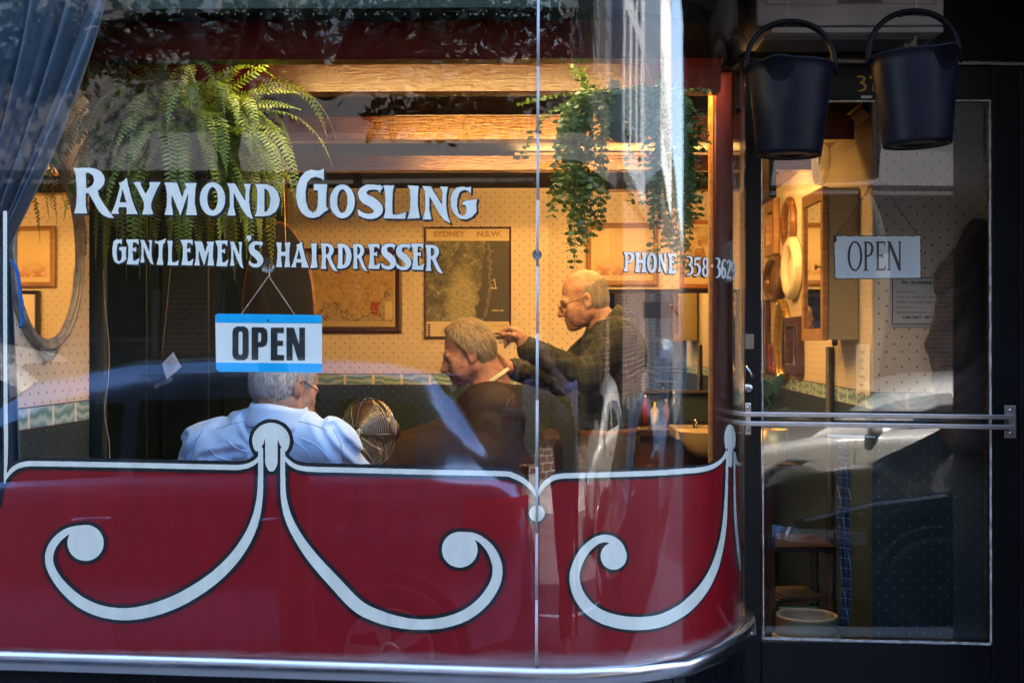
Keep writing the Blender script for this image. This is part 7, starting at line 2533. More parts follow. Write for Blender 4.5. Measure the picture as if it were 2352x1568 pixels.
def frond(base, az, el, length, m, droop=1.0, ysq=0.62, tw=0.0):
    d = Vector((math.cos(az) * math.cos(el), math.sin(az) * math.cos(el) * ysq, math.sin(el))).normalized()
    n = 32
    p = Vector(base)
    pts, ds = [p.copy()], [d.copy()]
    st = length / n
    for i in range(n):
        t = i / n
        d = (d + Vector((0, 0, -1)) * droop * (0.043 + 0.072 * t)).normalized()
        p = p + d * st
        if p.y < 0.045:
            p.y = 0.045
        pts.append(p.copy()); ds.append(d.copy())
    mb = MB()
    mb.tube(pts[::3] + [pts[-1]], [0.0016 * (1 - 0.7 * i / (len(pts[::3]))) for i in range(len(pts[::3]) + 1)], 4)
    side0 = None
    for i in range(3, n + 1):
        t = i / n
        d = ds[i]
        s = d.cross(Vector((0, 0, 1)))
        if s.length < 0.15:
            s = side0 or Vector((1, 0, 0))
        s = s.normalized()
        if side0 is not None and s.dot(side0) < 0:
            s = -s
        side0 = s
        s = (s * math.cos(tw) + d.cross(s) * math.sin(tw)).normalized()
        up = s.cross(d).normalized()
        ln = 0.0265 * (math.sin(math.pi * min(1, 0.18 + 0.86 * t) ** 0.9) ** 0.7) * rnd.uniform(0.85, 1.1) + 0.003
        w = 0.0037
        for q in (-1, 1):
            ax_ = (s * q * 0.95 + d * 0.30 + up * rnd.uniform(-0.15, 0.15)).normalized()
            o = pts[i] + d * (0.5 * st * (q > 0))
            cr_ = ax_.cross(up).normalized()
            a1, a2, a3 = o + ax_ * ln * 0.35, o + ax_ * ln * 0.75 - up * ln * 0.06, o + ax_ * ln - up * ln * 0.16 + d * 0.002
            mb.add([o - cr_ * w * 0.7, o + cr_ * w * 0.7, a1 + cr_ * w, a1 - cr_ * w, a2 + cr_ * w * 0.75, a2 - cr_ * w * 0.75, a3], [(0, 1, 2, 3), (3, 2, 4, 5), (5, 4, 6)])
    return mb.build('frond', m, fern)


for k in range(150):
    u = k / 150
    az = rnd.uniform(0, 2 * math.pi)
    el = rnd.choice([rnd.uniform(0.0, 0.5), rnd.uniform(0.3, 1.0), rnd.uniform(0.7, 1.25)])
    ln = rnd.uniform(0.27, 0.47)
    b = fc_ + Vector((rnd.uniform(-0.10, 0.10), rnd.uniform(-0.06, 0.06), rnd.uniform(-0.02, 0.05)))
    b += Vector((math.cos(az) * 0.05, math.sin(az) * 0.03, 0))
    frond(b, az, el, ln, M_FERN if rnd.random() < 0.95 else M_FERN_D, rnd.uniform(0.9, 1.7), 0.6, rnd.uniform(-0.5, 0.5))
for k in range(46):
    az = rnd.uniform(0, 2 * math.pi)
    frond(fc_ + Vector((math.cos(az) * rnd.uniform(0.05, 0.17), math.sin(az) * 0.06, rnd.uniform(-0.03, 0.02))), az, rnd.uniform(-0.5, 0.25), rnd.uniform(0.30, 0.46), M_FERN if rnd.random() < 0.9 else M_FERN_D, rnd.uniform(2.0, 3.4), 0.6, rnd.uniform(-0.9, 0.9))
# long sprays that stand clear of the crown in the photograph
for (az, el, ln, dr) in ((0.02, 0.72, 0.42, 0.12), (0.2, 0.62, 0.34, 0.35), (-0.15, 0.42, 0.34, 0.30), (1.2, 1.45, 0.30, 0.25), (math.pi + 0.1, 1.05, 0.42, 0.30), (math.pi - 0.2, 0.85, 0.36, 0.35), (0.1, 0.25, 0.30, 0.35), (math.pi, 1.25, 0.36, 0.3), (-0.4, 0.95, 0.34, 0.4)):
    frond(fc_ + Vector((0.02 * math.cos(az), 0, 0.05)), az, el, ln, M_FERN, dr, 0.3, 0.9)
bk = MB().lathe([(0, -0.13), (0.06, -0.125), (0.095, -0.07), (0.11, 0.0), (0.104, 0.0), (0.09, -0.06), (0, -0.06)], 28, Matrix.Translation(fc_)).build('basket', mat('coir_basket', (0.045, 0.028, 0.014), 0.9, var=0.4, scale=60, bump=0.5), fern, True)
for a in (0.4, 2.5, 4.6):
    MB().tube([fc_ + Vector((0.105 * math.cos(a), 0.105 * math.sin(a) * 0.9, 0)), fc_ + Vector((0, 0, 0.25)), Vector((fc_.x, fc_.y, ZC))], 0.0013, 5).build('hanging_chain', M_STEEL, fern)

# ---- trailing vine in a green hanging pot
YV = 0.33
vine = thing('hanging_vine', 'trailing small leaved vine in a green hanging pot behind the curved pane', 'plant', P(1444, 330, YV))
vc = P(1444, 222, YV)
s3 = S(YV)
rp_ = 88 * s3
MB().lathe([(0, -105 * s3), (rp_ * 0.35, -103 * s3), (rp_ * 0.62, -85 * s3), (rp_ * 0.86, -45 * s3), (rp_ * 0.96, -14 * s3), (rp_ * 1.0, -13 * s3), (rp_ * 1.0, 0), (rp_ * 0.96, 0), (rp_ * 0.9, -10 * s3), (0, -12 * s3)], 40, Matrix.Translation(vc)).build('pot', mat('sage_green_plastic', (0.10, 0.14, 0.075), 0.4, var=0.06), vine, True)
for a in (0.6, 2.7, 4.8):
    m = MB()
    p0, p1 = vc + Vector((rp_ * 0.95 * math.cos(a), rp_ * 0.95 * math.sin(a), 0)), vc + Vector((0.0, 0, 0.27))
    for k in range(24):
        q0, q1 = p0.lerp(p1, k / 24), p0.lerp(p1, (k + 1.25) / 24)
        sd = Vector((0.0025, 0, 0)) if k % 2 else Vector((0, 0.0025, 0))
        m.tube([q0 + sd, q1 + sd], 0.0008, 4).tube([q0 - sd, q1 - sd], 0.0008, 4)
    m.build('chain', M_DKWOOD, vine)['kind'] = 'stuff'
MB().tube([vc + Vector((0, 0, 0.27)), Vector((vc.x, vc.y, ZC))], 0.0013, 5).build('hanging_wire', M_STEEL, vine)
# plant label card stuck in the pot
q = [P(1392, 225, YV - 0.03), P(1425, 225, YV - 0.03), P(1424, 190, YV - 0.03), P(1402, 178, YV - 0.03)]
MB().add(q, [(0, 1, 2, 3)]).build('plant_label', mat('flower_print', (0.45, 0.35, 0.40), 0.5, var=0.6, scale=70, col2=(0.10, 0.16, 0.18)), vine)
rnd = random.Random(5)


def vine_stem(start, dirv, length, fall, seed):
    r = random.Random(seed)
    p, d = Vector(start), Vector(dirv).normalized()
    mb = MB()
    pts = [p.copy()]
    st = 0.0085
    n = int(length / st)
    for i in range(n):
        d = (d + Vector((r.uniform(-0.10, 0.10), r.uniform(-0.10, 0.10), -fall)) * 0.9).normalized()
        p = p + d * st
        t_, pp, nn = 0, None, None
        # stay behind the glass
        g = ((p.x - EX) / (EA - 0.035)) ** 2 + ((p.y - EY) / (EB - 0.035)) ** 2 if p.x > EX else None
        if g is not None and g > 1 and p.y < EY:
            p = Vector((EX + (p.x - EX) / math.sqrt(g), EY + (p.y - EY) / math.sqrt(g), p.z))
        if p.y < 0.04:
            p.y = 0.04
        pts.append(p.copy())
        if i % 2 == 0 and i > 1:
            a = r.uniform(0, math.pi) + (i // 2 % 2) * math.pi / 2
            s = Vector((math.cos(a), math.sin(a), r.uniform(-0.2, 0.35)))
            for q in (-1, 1):
                ax_ = (Vector((s.x * q, s.y * q, s.z)) + d * 0.35).normalized()
                L_ = r.uniform(0.017, 0.027)
                w = L_ * r.uniform(0.26, 0.36)
                up = ax_.orthogonal().normalized()
                cr_ = (ax_.cross(up) * math.cos(a * 3) + up * math.sin(a * 3)).normalized()
                mb.add([p, p + ax_ * L_ * 0.35 + cr_ * w, p + ax_ * L_ * 0.75 + cr_ * w * 0.8, p + ax_ * L_, p + ax_ * L_ * 0.75 - cr_ * w * 0.8, p + ax_ * L_ * 0.35 - cr_ * w], [(0, 1, 2, 3, 4, 5)])
    mb.tube(pts[::2], 0.0010, 4)
    o = mb.build('trailing_stem', M_VINE, vine)
    return o


sd = 100
for k in range(46):
    sd += 1
    side = rnd.random()
    if side < 0.48:
        a = rnd.uniform(2.3, 4.2)          # left lobe
        ln = rnd.uniform(0.16, 0.44)
    elif side < 0.72:
        a = rnd.uniform(-0.7, 0.9)         # right lobe
        ln = rnd.uniform(0.14, 0.42)
    else:
        a = rnd.uniform(0, 6.28)
        ln = rnd.uniform(0.25, 0.46)
    b = vc + Vector((rp_ * 0.9 * math.cos(a), rp_ * 0.9 * math.sin(a) * 0.9, 0.004))
    out = Vector((math.cos(a), math.sin(a) * 0.7, rnd.uniform(0.05, 0.7)))
    vine_stem(b, out, ln, rnd.uniform(0.10, 0.30), sd)
for k in range(26):
    sd += 1
    a = rnd.uniform(2.4, 6.9)
    vine_stem(vc + Vector((rp_ * 0.85 * math.cos(a), rp_ * 0.7 * math.sin(a), 0.002)), (math.cos(a), 0.5 * math.sin(a), 0.1), rnd.uniform(0.40, 0.56), 0.22, sd)
for k in range(9):
    sd += 1
    a = rnd.uniform(3.9, 5.6)
    vine_stem(vc + Vector((rp_ * 0.95 * math.cos(a), rp_ * 0.95 * math.sin(a), 0.002)), (math.cos(a), 0.4 * math.sin(a), 0.15), rnd.uniform(0.30, 0.50), 0.25, sd)
for (a, el, ln, f) in ((2.9, 0.75, 0.16, 0.0), (3.1, 0.2, 0.24, 0.02), (3.2, -0.1, 0.30, 0.04), (0.1, 0.3, 0.15, 0.03), (2.8, 1.6, 0.10, 0.0)):
    sd += 1
    vine_stem(vc + Vector((rp_ * 0.9 * math.cos(a), 0, 0.005)), (math.cos(a), 0.0, el), ln, f, sd)

# ---- peace lily inside the door
lily = thing('peace_lily', 'broad leaved potted plant just inside the door glass on the left', 'plant', P(1770, 1000, 1.05))
lb = P(1768, 985, 1.05)
MB().lathe([(0, -0.12), (0.05, -0.12), (0.065, 0), (0.058, 0), (0.05, -0.02), (0, -0.02)], 20, Matrix.Translation(lb)).build('pot', M_BRASS, lily, True)
pd = MB().lathe([(0.02, ZF - lb.z), (0.02, -0.14), (0.09, -0.135), (0.09, -0.121), (0, -0.121)], 16, Matrix.Translation(lb)).build('stand', M_DKWOOD, lily, True)
for (ex, ey, wd) in ((1795, 858, 0.020), (1757, 872, 0.022), (1785, 905, 0.022), (1805, 942, 0.024), (1750, 935, 0.02), (1770, 895, 0.02), (1818, 962, 0.02)):
    tip = P(ex, ey, 1.05 + rnd.uniform(-0.05, 0.05))
    mid = lb.lerp(tip, 0.55) + Vector((0, 0, 0.035))
    cv = [Vector(p) for p in spline([lb, mid, tip], 8)]
    rows = []
    for i, p in enumerate(cv):
        t = i / (len(cv) - 1)
        w = wd * max(0.06, math.sin(math.pi * max(0, (t - 0.35) / 0.65)) ** 0.8 if t > 0.35 else 0.06)
        rows.append([p + Vector((-w, 0.3 * w, 0)), p + Vector((0, 0, -0.3 * w)), p + Vector((w, 0.3 * w, 0))])
    MB().sheet(rows).build('leaf', M_LILY, lily, True)

# ================================================================== the street that the glass mirrors: cars, trees, people
M_CARGL = mat('car_glass', (0.012, 0.015, 0.018), 0.04, var=0.1, spec=0.9, rvar=0.0)
M_TYRE = mat('tyre_rubber', (0.012, 0.012, 0.013), 0.8)
M_RIM = mat('alloy_rim', (0.45, 0.46, 0.48), 0.3, 0.9)
M_SEAM = mat('panel_gap', (0.008, 0.008, 0.009), 0.6)
M_TAIL = mat('red_tail_lens', (0.60, 0.015, 0.015), 0.1, var=0.3, scale=30)
M_HEADL = mat('clear_lamp_lens', (0.55, 0.57, 0.60), 0.08, 0.6, var=0.3, scale=20)

CARS = {
    'hatch': dict(L=4.2, roof=[(0.10, 0.96), (0.20, 1.06), (0.42, 1.34), (0.50, 1.41), (0.75, 1.455), (1.4, 1.48), (2.0, 1.46), (2.45, 1.38), (3.15, 0.96)], belt=[(0, 0.62), (0.03, 0.80), (0.10, 0.97), (0.6, 1.0), (2.0, 0.98), (3.1, 0.94), (3.6, 0.85), (4.0, 0.72), (4.17, 0.58), (4.2, 0.48)],
                  wins=[(0.56, 0.95), (1.04, 1.90), (1.98, 2.78)], rear=(0.16, 0.40), front=(2.55, 3.06), wheels=(0.68, 3.33), seams=(0.99, 1.94, 2.86)),
    'sedan': dict(L=4.7, roof=[(0.75, 0.98), (1.15, 1.28), (1.45, 1.38), (2.0, 1.42), (2.5, 1.40), (2.9, 1.30), (3.55, 0.94)], belt=[(0, 0.62), (0.03, 0.85), (0.12, 0.96), (0.7, 0.98), (2.0, 0.94), (3.5, 0.90), (4.1, 0.82), (4.5, 0.70), (4.67, 0.56), (4.7, 0.46)],
                  wins=[(1.10, 1.35), (1.42, 2.22), (2.30, 3.12)], rear=(0.80, 1.25), front=(2.98, 3.48), wheels=(0.95, 3.75), seams=(1.38, 2.26, 3.2)),
    'suv': dict(L=4.5, roof=[(0.06, 1.02), (0.14, 1.16), (0.30, 1.62), (0.45, 1.70), (1.2, 1.74), (2.1, 1.72), (2.6, 1.62), (3.25, 1.08)], belt=[(0, 0.66), (0.02, 0.95), (0.08, 1.06), (0.6, 1.08), (2.0, 1.06), (3.2, 1.05), (3.8, 1.0), (4.25, 0.86), (4.46, 0.7), (4.5, 0.55)],
                wins=[(0.50, 1.0), (1.08, 2.0), (2.08, 2.9)], rear=(0.12, 0.26), front=(2.7, 3.18), wheels=(0.82, 3.55), seams=(1.04, 2.04, 2.98)),
}


for _k in ('roof', 'belt'):
    CARS['hatch'][_k] = [(a, b * 1.12) for a, b in CARS['hatch'][_k]]


def make_car(name, label, kind, paint, M, group, z0=-0.14, rim=M_RIM):
    D = CARS[kind]
    L_ = D['L']
    Mw = M @ Matrix.Translation((0, 0, 0))
    car = thing(name, label, 'car', M.translation, group)
    hw_pts = [(0, 0.62), (0.04, 0.72), (0.15, 0.80), (0.45, 0.87), (1.0, 0.895), (L_ - 1.0, 0.895), (L_ - 0.5, 0.85), (L_ - 0.15, 0.74), (L_, 0.52)]
    ip = lambda pts, t: float(np.interp(t, [p[0] for p in pts], [p[1] for p in pts]))
    sm_roof = D['roof']

    def section(t):
        w, zb = ip(hw_pts, t), ip(D['belt'], t)
        zr = ip(sm_roof, t) if sm_roof[0][0] <= t <= sm_roof[-1][0] else zb
        zr = max(zr, zb)
        g = min(1, max(0, (zr - zb) / 0.30))
        low = 0.20 if 0.3 < t < L_ - 0.3 else 0.24
        pts = [(w * 0.80, low), (w * 0.97, low + 0.09), (w, 0.44), (w * 1.0, min(0.62, zb - 0.1)), (w * 0.992, zb - 0.11), (w * 0.965, zb - 0.02), (w * 0.93, zb + 0.004)]
        top = w * (0.93 - 0.20 * g)
        pts += [(w * 0.93 + (top - w * 0.93) * 0.5, zb + (zr - zb) * 0.48 + 0.006), (top, zb + (zr - zb) * 0.90 + 0.01), (top * 0.90, zr + 0.015), (top * 0.55, zr + 0.035), (0, zr + 0.045)]
        return pts
    ts = sorted(set([0, 0.015, 0.03, 0.06, 0.10] + [p[0] for p in D['roof']] + [p[0] for p in D['belt']] + list(np.linspace(0.1, L_ - 0.1, 34)) + [L_ - 0.04, L_ - 0.02, L_]))
    rows = []
    for t in ts:
        s = section(t)
        ring = [Vector((t, -y, z)) for y, z in s] + [Vector((t, y, z)) for y, z in s[-2::-1]]
        rows.append([Mw @ p for p in ring])
    mb = MB().sheet(rows)
    n = len(rows[0])
    for r in (rows[0], rows[-1]):
        mb.add(r, [tuple(range(n))])
    mb.add(rows[0][:1] + rows[0][-1:] + rows[-1][-1:] + rows[-1][:1], [(0, 1, 2, 3)])
    body = mb.build('body', paint, car, True)
    body.modifiers.new('split', 'EDGE_SPLIT').split_angle = R(38)

    def side(t, v, off=0.004, sg=1):
        """Point on the greenhouse side: v 0 at belt, 1 at the roof edge."""
        s = section(t)
        q = [s[6], s[7], s[8]]
        zz = q[0][1] + (q[2][1] - q[0][1]) * v
        yy = float(np.interp(zz, [p[1] for p in q], [p[0] for p in q]))
        return Mw @ Vector((t, sg * (yy + off), zz))

    def flank(t, z, off=0.004, sg=1):
        s = section(t)[:7]
        yy = float(np.interp(z, [p[1] for p in s], [p[0] for p in s]))
        return Mw @ Vector((t, sg * (yy + off), z))
    zh = ip(D['belt'], 1.5) - 0.17
    for sg in (-1, 1):
        for (a, b) in D['wins']:
            rows = [[side(t, v, 0.005, sg) for t in np.linspace(a, b, 7)] for v in (0.06, 0.32, 0.58, 0.76)]
            MB().sheet(rows).build('side_window', M_CARGL, car, True)
        for t in D['seams']:
            MB().tube([flank(t + 0.05 * math.sin((z - 0.3) * 4), z, 0.0, sg) for z in np.linspace(0.30, 0.92, 9)], 0.004, 5).build('door_seam', M_SEAM, car)
        for t in (D['seams'][1] + 0.0, D['seams'][0] + 0.06):
            a, b = flank(t - 0.02 + 0.06, zh, 0.014, sg), flank(t + 0.22, zh - 0.005, 0.014, sg)
            MB().tube([a, a.lerp(b, 0.5) + (a - flank(t + 0.04, zh, 0.0, sg)) * 0.3, b], 0.012, 8).build('door_handle', paint, car, True)
        for i, wx in enumerate(D['wheels']):
            wy = ip(hw_pts, wx)
            Mr = Mw @ Matrix.Translation((wx, sg * (wy - 0.02), 0.32)) @ Matrix.Rotation(R(-90) * sg, 4, 'X')
            MB().lathe([(0, 0.0), (0.375, 0.0), (0.385, 0.012), (0.37, 0.024), (0.36, 0.02), (0, 0.018)], 40, Mr).build('wheel_arch', M_SEAM, car, True)
            wh = MB().lathe([(0.20, 0.03), (0.215, 0.055), (0.30, 0.058), (0.322, 0.040), (0.322, -0.14), (0.2, -0.14)], 40, Mr).build('wheel', M_TYRE, car, True)
            rb = MB().lathe([(0.215, 0.045), (0.205, 0.052), (0.195, 0.04), (0.19, 0.022)], 40, Mr)
            for k in range(5):
                rb.add([Mr @ (Matrix.Rotation(k * 2 * math.pi / 5, 4, 'Z') @ Vector(p)) for p in ((0.02, -0.028, 0.045), (0.20, -0.040, 0.04), (0.20, 0.040, 0.04), (0.02, 0.028, 0.045))], [(0, 1, 2, 3)])
            rb.lathe([(0, 0.055), (0.045, 0.052), (0.05, 0.04)], 20, Mr)
            rb.build('rim', rim, wh, True)
        rows = [[flank(t, z, 0.006, sg) for t in np.linspace(0.035, 0.34, 7)] for z in np.linspace(zh - 0.10, zh + 0.09, 4)]
        MB().sheet(rows).build('tail_light', M_TAIL, car, True)
        rows = [[flank(t, z, 0.006, sg) for t in np.linspace(L_ - 0.55, L_ - 0.07, 8)] for z in (0.58, 0.62, 0.66)]
        MB().sheet(rows).build('head_light', M_HEADL, car, True)
        mt = D['wins'][-1][1] - 0.05
        c0 = side(mt, 0.1, 0.0, sg)
        c1 = side(mt, 0.12, 0.11, sg)
        MB().tube([c0, c0.lerp(c1, 0.4), c1, c1 + (c1 - c0) * 0.8], [0.02, 0.03, 0.07, 0.045], 10).build('wing_mirror', paint, car, True)
    for (a, b, nm) in ((*D['rear'], 'rear_window'), (*D['front'], 'windscreen')):
        rows = []
        for t in np.linspace(a, b, 6):
            s = section(t)
            tp = s[9][0] * 0.96
            rows.append([Mw @ Vector((t, y, float(np.interp(abs(y), [0, s[10][0], s[9][0]], [s[11][1], s[10][1], s[9][1]])) + 0.006)) for y in np.linspace(-tp, tp, 9)])
        MB().sheet(rows).build(nm, M_CARGL, car, True)
    for (t, sgn) in ((0.0, -1), (L_, 1)):
        MB().box((t - 0.02 if sgn < 0 else t - 0.01, -0.26, 0.40), (t + 0.01 if sgn < 0 else t + 0.02, 0.26, 0.51), Mw).build('number_plate', M_PAPER, car, bevel=0.004)
    return car, flank, Mw


def paint_car(name, col, metal=0.5, rough=0.22):
    return mat(name, col, rough, metal, var=0.03, coat=0.6, rvar=0.02)


Z0 = -0.14
# local +x runs from the tail to the nose; the near cars point left along the kerb
Mh = Matrix.Translation((0.03, -3.31, Z0)) @ Matrix.Rotation(math.pi, 4, 'Z')
M_BG = paint_car('blue_grey_metallic', (0.17, 0.26, 0.42), 0.85, 0.16)
hc, hfl, hM = make_car('parked_car', 'blue grey hatchback parked at the kerb, mirrored across the flat pane', 'hatch', M_BG, Mh, 'cars parked on the street')
ring = [hfl(0.62 + 0.085 * math.cos(a), 0.90 + 0.08 * math.sin(a), 0.0, 1) for a in np.linspace(0, 2 * math.pi, 28, endpoint=False)]
MB().tube(ring, 0.0035, 5, closed=True).build('fuel_flap', M_SEAM, hc)
ring = [hfl(0.62 + 0.085 * math.cos(a), 0.90 + 0.08 * math.sin(a), 0.0, -1) for a in np.linspace(0, 2 * math.pi, 28, endpoint=False)]
MB().tube(ring, 0.0035, 5, closed=True).build('fuel_flap', M_SEAM, hc)
hS = hM @ Matrix.Diagonal((1, 1, 1.12, 1))
MB().box((0.34, -0.56, 1.385), (0.55, 0.56, 1.425), hS).build('roof_spoiler', M_BG, hc, bevel=0.012)
MB().tube([hS @ Vector((0.13, 0.05, 1.02)), hS @ Vector((0.24, 0.25, 1.17))], 0.012, 8).build('rear_wiper', M_SEAM, hc)
MB().tube([hS @ Vector((0.9, 0, 1.50)), hS @ Vector((0.55, 0, 1.68))], 0.003, 6).build('aerial', M_SEAM, hc)
make_car('parked_car', 'black car parked at the kerb, its bonnet mirrored low in the door glass', 'sedan', paint_car('black_car_paint', (0.008, 0.009, 0.012), 0.2), Matrix.Translation((6.1, -3.28, Z0)) @ Matrix.Rotation(math.pi, 4, 'Z'), 'cars parked on the street', rim=mat('dark_rim', (0.04, 0.04, 0.045), 0.4, 0.6))
make_car('parked_car', 'silver saloon on the far side of the street, mirrored in the door glass', 'sedan', paint_car('silver_paint', (0.15, 0.138, 0.125), 0.1, 0.5), Matrix.Translation((6.2, -7.4, Z0)) @ Matrix.Rotation(math.pi, 4, 'Z'), 'cars parked on the street')
make_car('parked_car', 'tall silver wagon on the far side of the street, mirrored at the left', 'suv', paint_car('warm_silver_paint', (0.19, 0.175, 0.165), 0.1, 0.5), Matrix.Translation((-6.9, -7.4, Z0)), 'cars parked on the street')
make_car('parked_car', 'white wagon parked farther right along the kerb beyond the black car', 'suv', paint_car('white_paint', (0.35, 0.36, 0.37), 0.1), Matrix.Translation((12.2, -3.3, Z0)) @ Matrix.Rotation(math.pi, 4, 'Z'), 'cars parked on the street')

# ------------------------------------------------------------------ street trees
M_BARK = mat('dark_bark', (0.035, 0.026, 0.02), 0.9, var=0.4, scale=8, stretch=(1, 1, 0.3), bump=0.6, bscale=30)
M_LEAF = leaf_mat('plane_leaf', (0.022, 0.042, 0.012), (0.050, 0.085, 0.020), 0.25, 0.5, 4)


def make_tree(label, base, seed, height, nleaf, spread, leaf=(0.09, 0.16), sig=0.45, r0=0.024, trunk=0.42, boughs=()):
    r = random.Random(seed)
    t = thing('street_tree', label, 'tree', base, 'street trees')
    tb_ = MB()
    tips = []

    def grow(p, d, ln, rad, lv):
        n = 5
        pts, rr = [p.copy()], [rad]
        for i in range(n):
            d = (d + Vector((r.uniform(-0.16, 0.16), r.uniform(-0.16, 0.16), r.uniform(-0.02, 0.12)))).normalized()
            p = p + d * ln / n
            pts.append(p.copy()); rr.append(rad * (1 - 0.45 * (i + 1) / n))
        tb_.tube(pts, rr, 8 if lv < 2 else 5)
        if lv >= 4:
            tips.append((p, ln))
            return
        if lv >= 2:
            tips.append((p, ln))
        for k in range(2 if lv == 0 else r.choice((2, 3))):
            a = r.uniform(0, 2 * math.pi)
            sp = r.uniform(0.45, 0.9) * spread
            nd = (d + Vector((math.cos(a) * sp, math.sin(a) * sp, r.uniform(-0.15, 0.3)))).normalized()
            grow(p, nd, ln * r.uniform(0.62, 0.82), rad * 0.55, lv + 1)
    grow(Vector(base), Vector((0.06, 0, 1)), height * trunk, height * r0, 0)
    V, Fs = [], []

    def leaf_at(q, k):
        a = Vector((r.uniform(-1, 1), r.uniform(-1, 1), r.uniform(-1.0, 0.2))).normalized()
        b = a.orthogonal().normalized()
        b = (b * math.cos(k) + a.cross(b) * math.sin(k))
        L_ = r.uniform(*leaf)
        w = L_ * r.uniform(0.22, 0.32)
        n = len(V)
        V.extend([q, q + a * L_ * 0.45 + b * w, q + a * L_, q + a * L_ * 0.45 - b * w])
        Fs.append((n, n + 1, n + 2, n + 3))
    fork = Vector(base) + Vector((0.12, 0, height * trunk + 0.25))
    for (end, cnt, sg) in boughs:
        m1 = fork.lerp(end, 0.5) + Vector((r.uniform(-0.1, 0.1), r.uniform(-0.1, 0.1), 0.16))
        cv = [Vector(p) for p in spline([fork, m1, end], 6)]
        tb_.tube(cv, [0.030 * (1 - 0.85 * i / (len(cv) - 1)) for i in range(len(cv))], 6)
        for j in range(4):
            tw = end + Vector((r.gauss(0, sg), r.gauss(0, sg), r.gauss(0, sg * 0.8)))
            tb_.tube([cv[-4], cv[-2].lerp(tw, 0.5), tw], [0.006, 0.004, 0.0015], 4)
        for k in range(cnt):
            leaf_at(end + Vector((r.gauss(0, sg), r.gauss(0, sg), r.gauss(-0.02, sg * 0.75))), k)
    tb_.build('trunk', M_BARK, t, True)
    for k in range(nleaf):
        p, ln = r.choice(tips)
        q = p + Vector((r.gauss(0, sig), r.gauss(0, sig), r.gauss(-0.05, sig * 0.85)))
        leaf_at(q, k)
    mesh_obj('crown', V, Fs, M_LEAF, t)['kind'] = 'stuff'
    return t


def mirrored(px, py, d):
    q = P(px, py, d)
    return Vector((q.x, -d, q.z))


BOUGHS = [(mirrored(x, y, d), c, s) for (x, y, d, c, s) in (
    (60, 60, 1.9, 210, 0.12), (150, 90, 2.1, 200, 0.12), (230, 115, 1.8, 170, 0.10), (290, 55, 2.0, 150, 0.10), (105, 160, 1.9, 120, 0.08), (20, 125, 2.2, 120, 0.10), (395, 50, 2.2, 90, 0.09), (470, 105, 1.9, 70, 0.08),
    (560, 60, 2.1, 110, 0.10), (640, 25, 2.3, 130, 0.11), (730, 60, 2.0, 110, 0.11), (830, 30, 2.2, 120, 0.11), (910, 15, 2.1, 150, 0.11), (985, 35, 1.9, 150, 0.10), (1060, 20, 2.2, 150, 0.11), (1130, 45, 2.0, 140, 0.10), (1205, 25, 2.1, 150, 0.11),
    (1000, 230, 2.2, 150, 0.08), (1085, 240, 2.0, 160, 0.08), (1160, 225, 2.1, 140, 0.08), (905, 245, 2.3, 90, 0.07), (1240, 120, 2.2, 130, 0.10), (1080, 130, 2.4, 150, 0.11), (950, 125, 2.4, 120, 0.10), (820, 140, 2.5, 90, 0.09), (1320, 60, 2.0, 140, 0.11))]
make_tree('forked dark street tree at the near kerb mirrored across the top of the flat pane', (-1.0, -2.05, -0.02), 3, 5.6, 6500, 1.05, (0.045, 0.085), 0.26, 0.015, 0.44, BOUGHS)
make_tree('leafy street tree mirrored at the top left corner of the window', (-6.2, -9.8, -0.02), 8, 7.0, 11000, 0.95)
make_tree('street tree mirrored as thin dark streaks in the curved pane', (3.9, -9.8, -0.02), 14, 6.4, 9000, 0.9)
# lamp post by the far gap
lp = thing('street_lamp', 'grey street lamp post before the gap across the street', 'street lamp', (8.0, -9.7, 0))
MB().tube([(8.0, -9.7, -0.005), (8.0, -9.7, 5.5), (7.9, -9.5, 6.3), (7.6, -8.9, 6.6)], [0.09, 0.06, 0.05, 0.045], 12).build('post', MATS['dull_steel'], lp, True)
MB().box((7.35, -8.95, 6.52), (7.7, -8.65, 6.62)).build('lantern', M_PAPER, lp, bevel=0.02)

# ------------------------------------------------------------------ the photographer, seen only in the glass
ph = thing('person', 'photographer in a lilac shirt with a tote bag, mirrored beside the pane joint', 'person', (0.30, -3.58, Z0))
HP = Head((0.06, -3.475, 1.575), R(95), R(4), R(6), 0.97)
nk = Vector((0.15, -3.54, 1.40))
chs, hip = Vector((0.24, -3.58, 1.20)), Vector((0.31, -3.60, 0.86))
sL, sR = Vector((0.02, -3.54, 1.33)), Vector((0.36, -3.56, 1.34))
eL, eR = Vector((-0.10, -3.42, 1.12)), Vector((0.32, -3.38, 1.14))
wL, wR = Vector((-0.055, -3.395, 1.38)), Vector((0.13, -3.39, 1.42))
kL, kR = Vector((0.24, -3.56, 0.38)), Vector((0.42, -3.58, 0.38))
fL, fR = Vector((0.24, -3.58, -0.05)), Vector((0.42, -3.60, -0.05))
core = [ell(chs, (0.165, 0.11, 0.17), None, 0.05), cap(chs, hip, 0.12, 0.13, 0.06), cap(nk + Vector((0, 0, -0.06)), sL, 0.05, 0.055, 0.04), cap(nk + Vector((0, 0, -0.06)), sR, 0.05, 0.055, 0.04)]
arms = [cap(sL, eL, 0.052, 0.042, 0.03), cap(sR, eR, 0.052, 0.042, 0.03), cap(eL, wL, 0.040, 0.027, 0.02), cap(eR, wR, 0.040, 0.027, 0.02)]
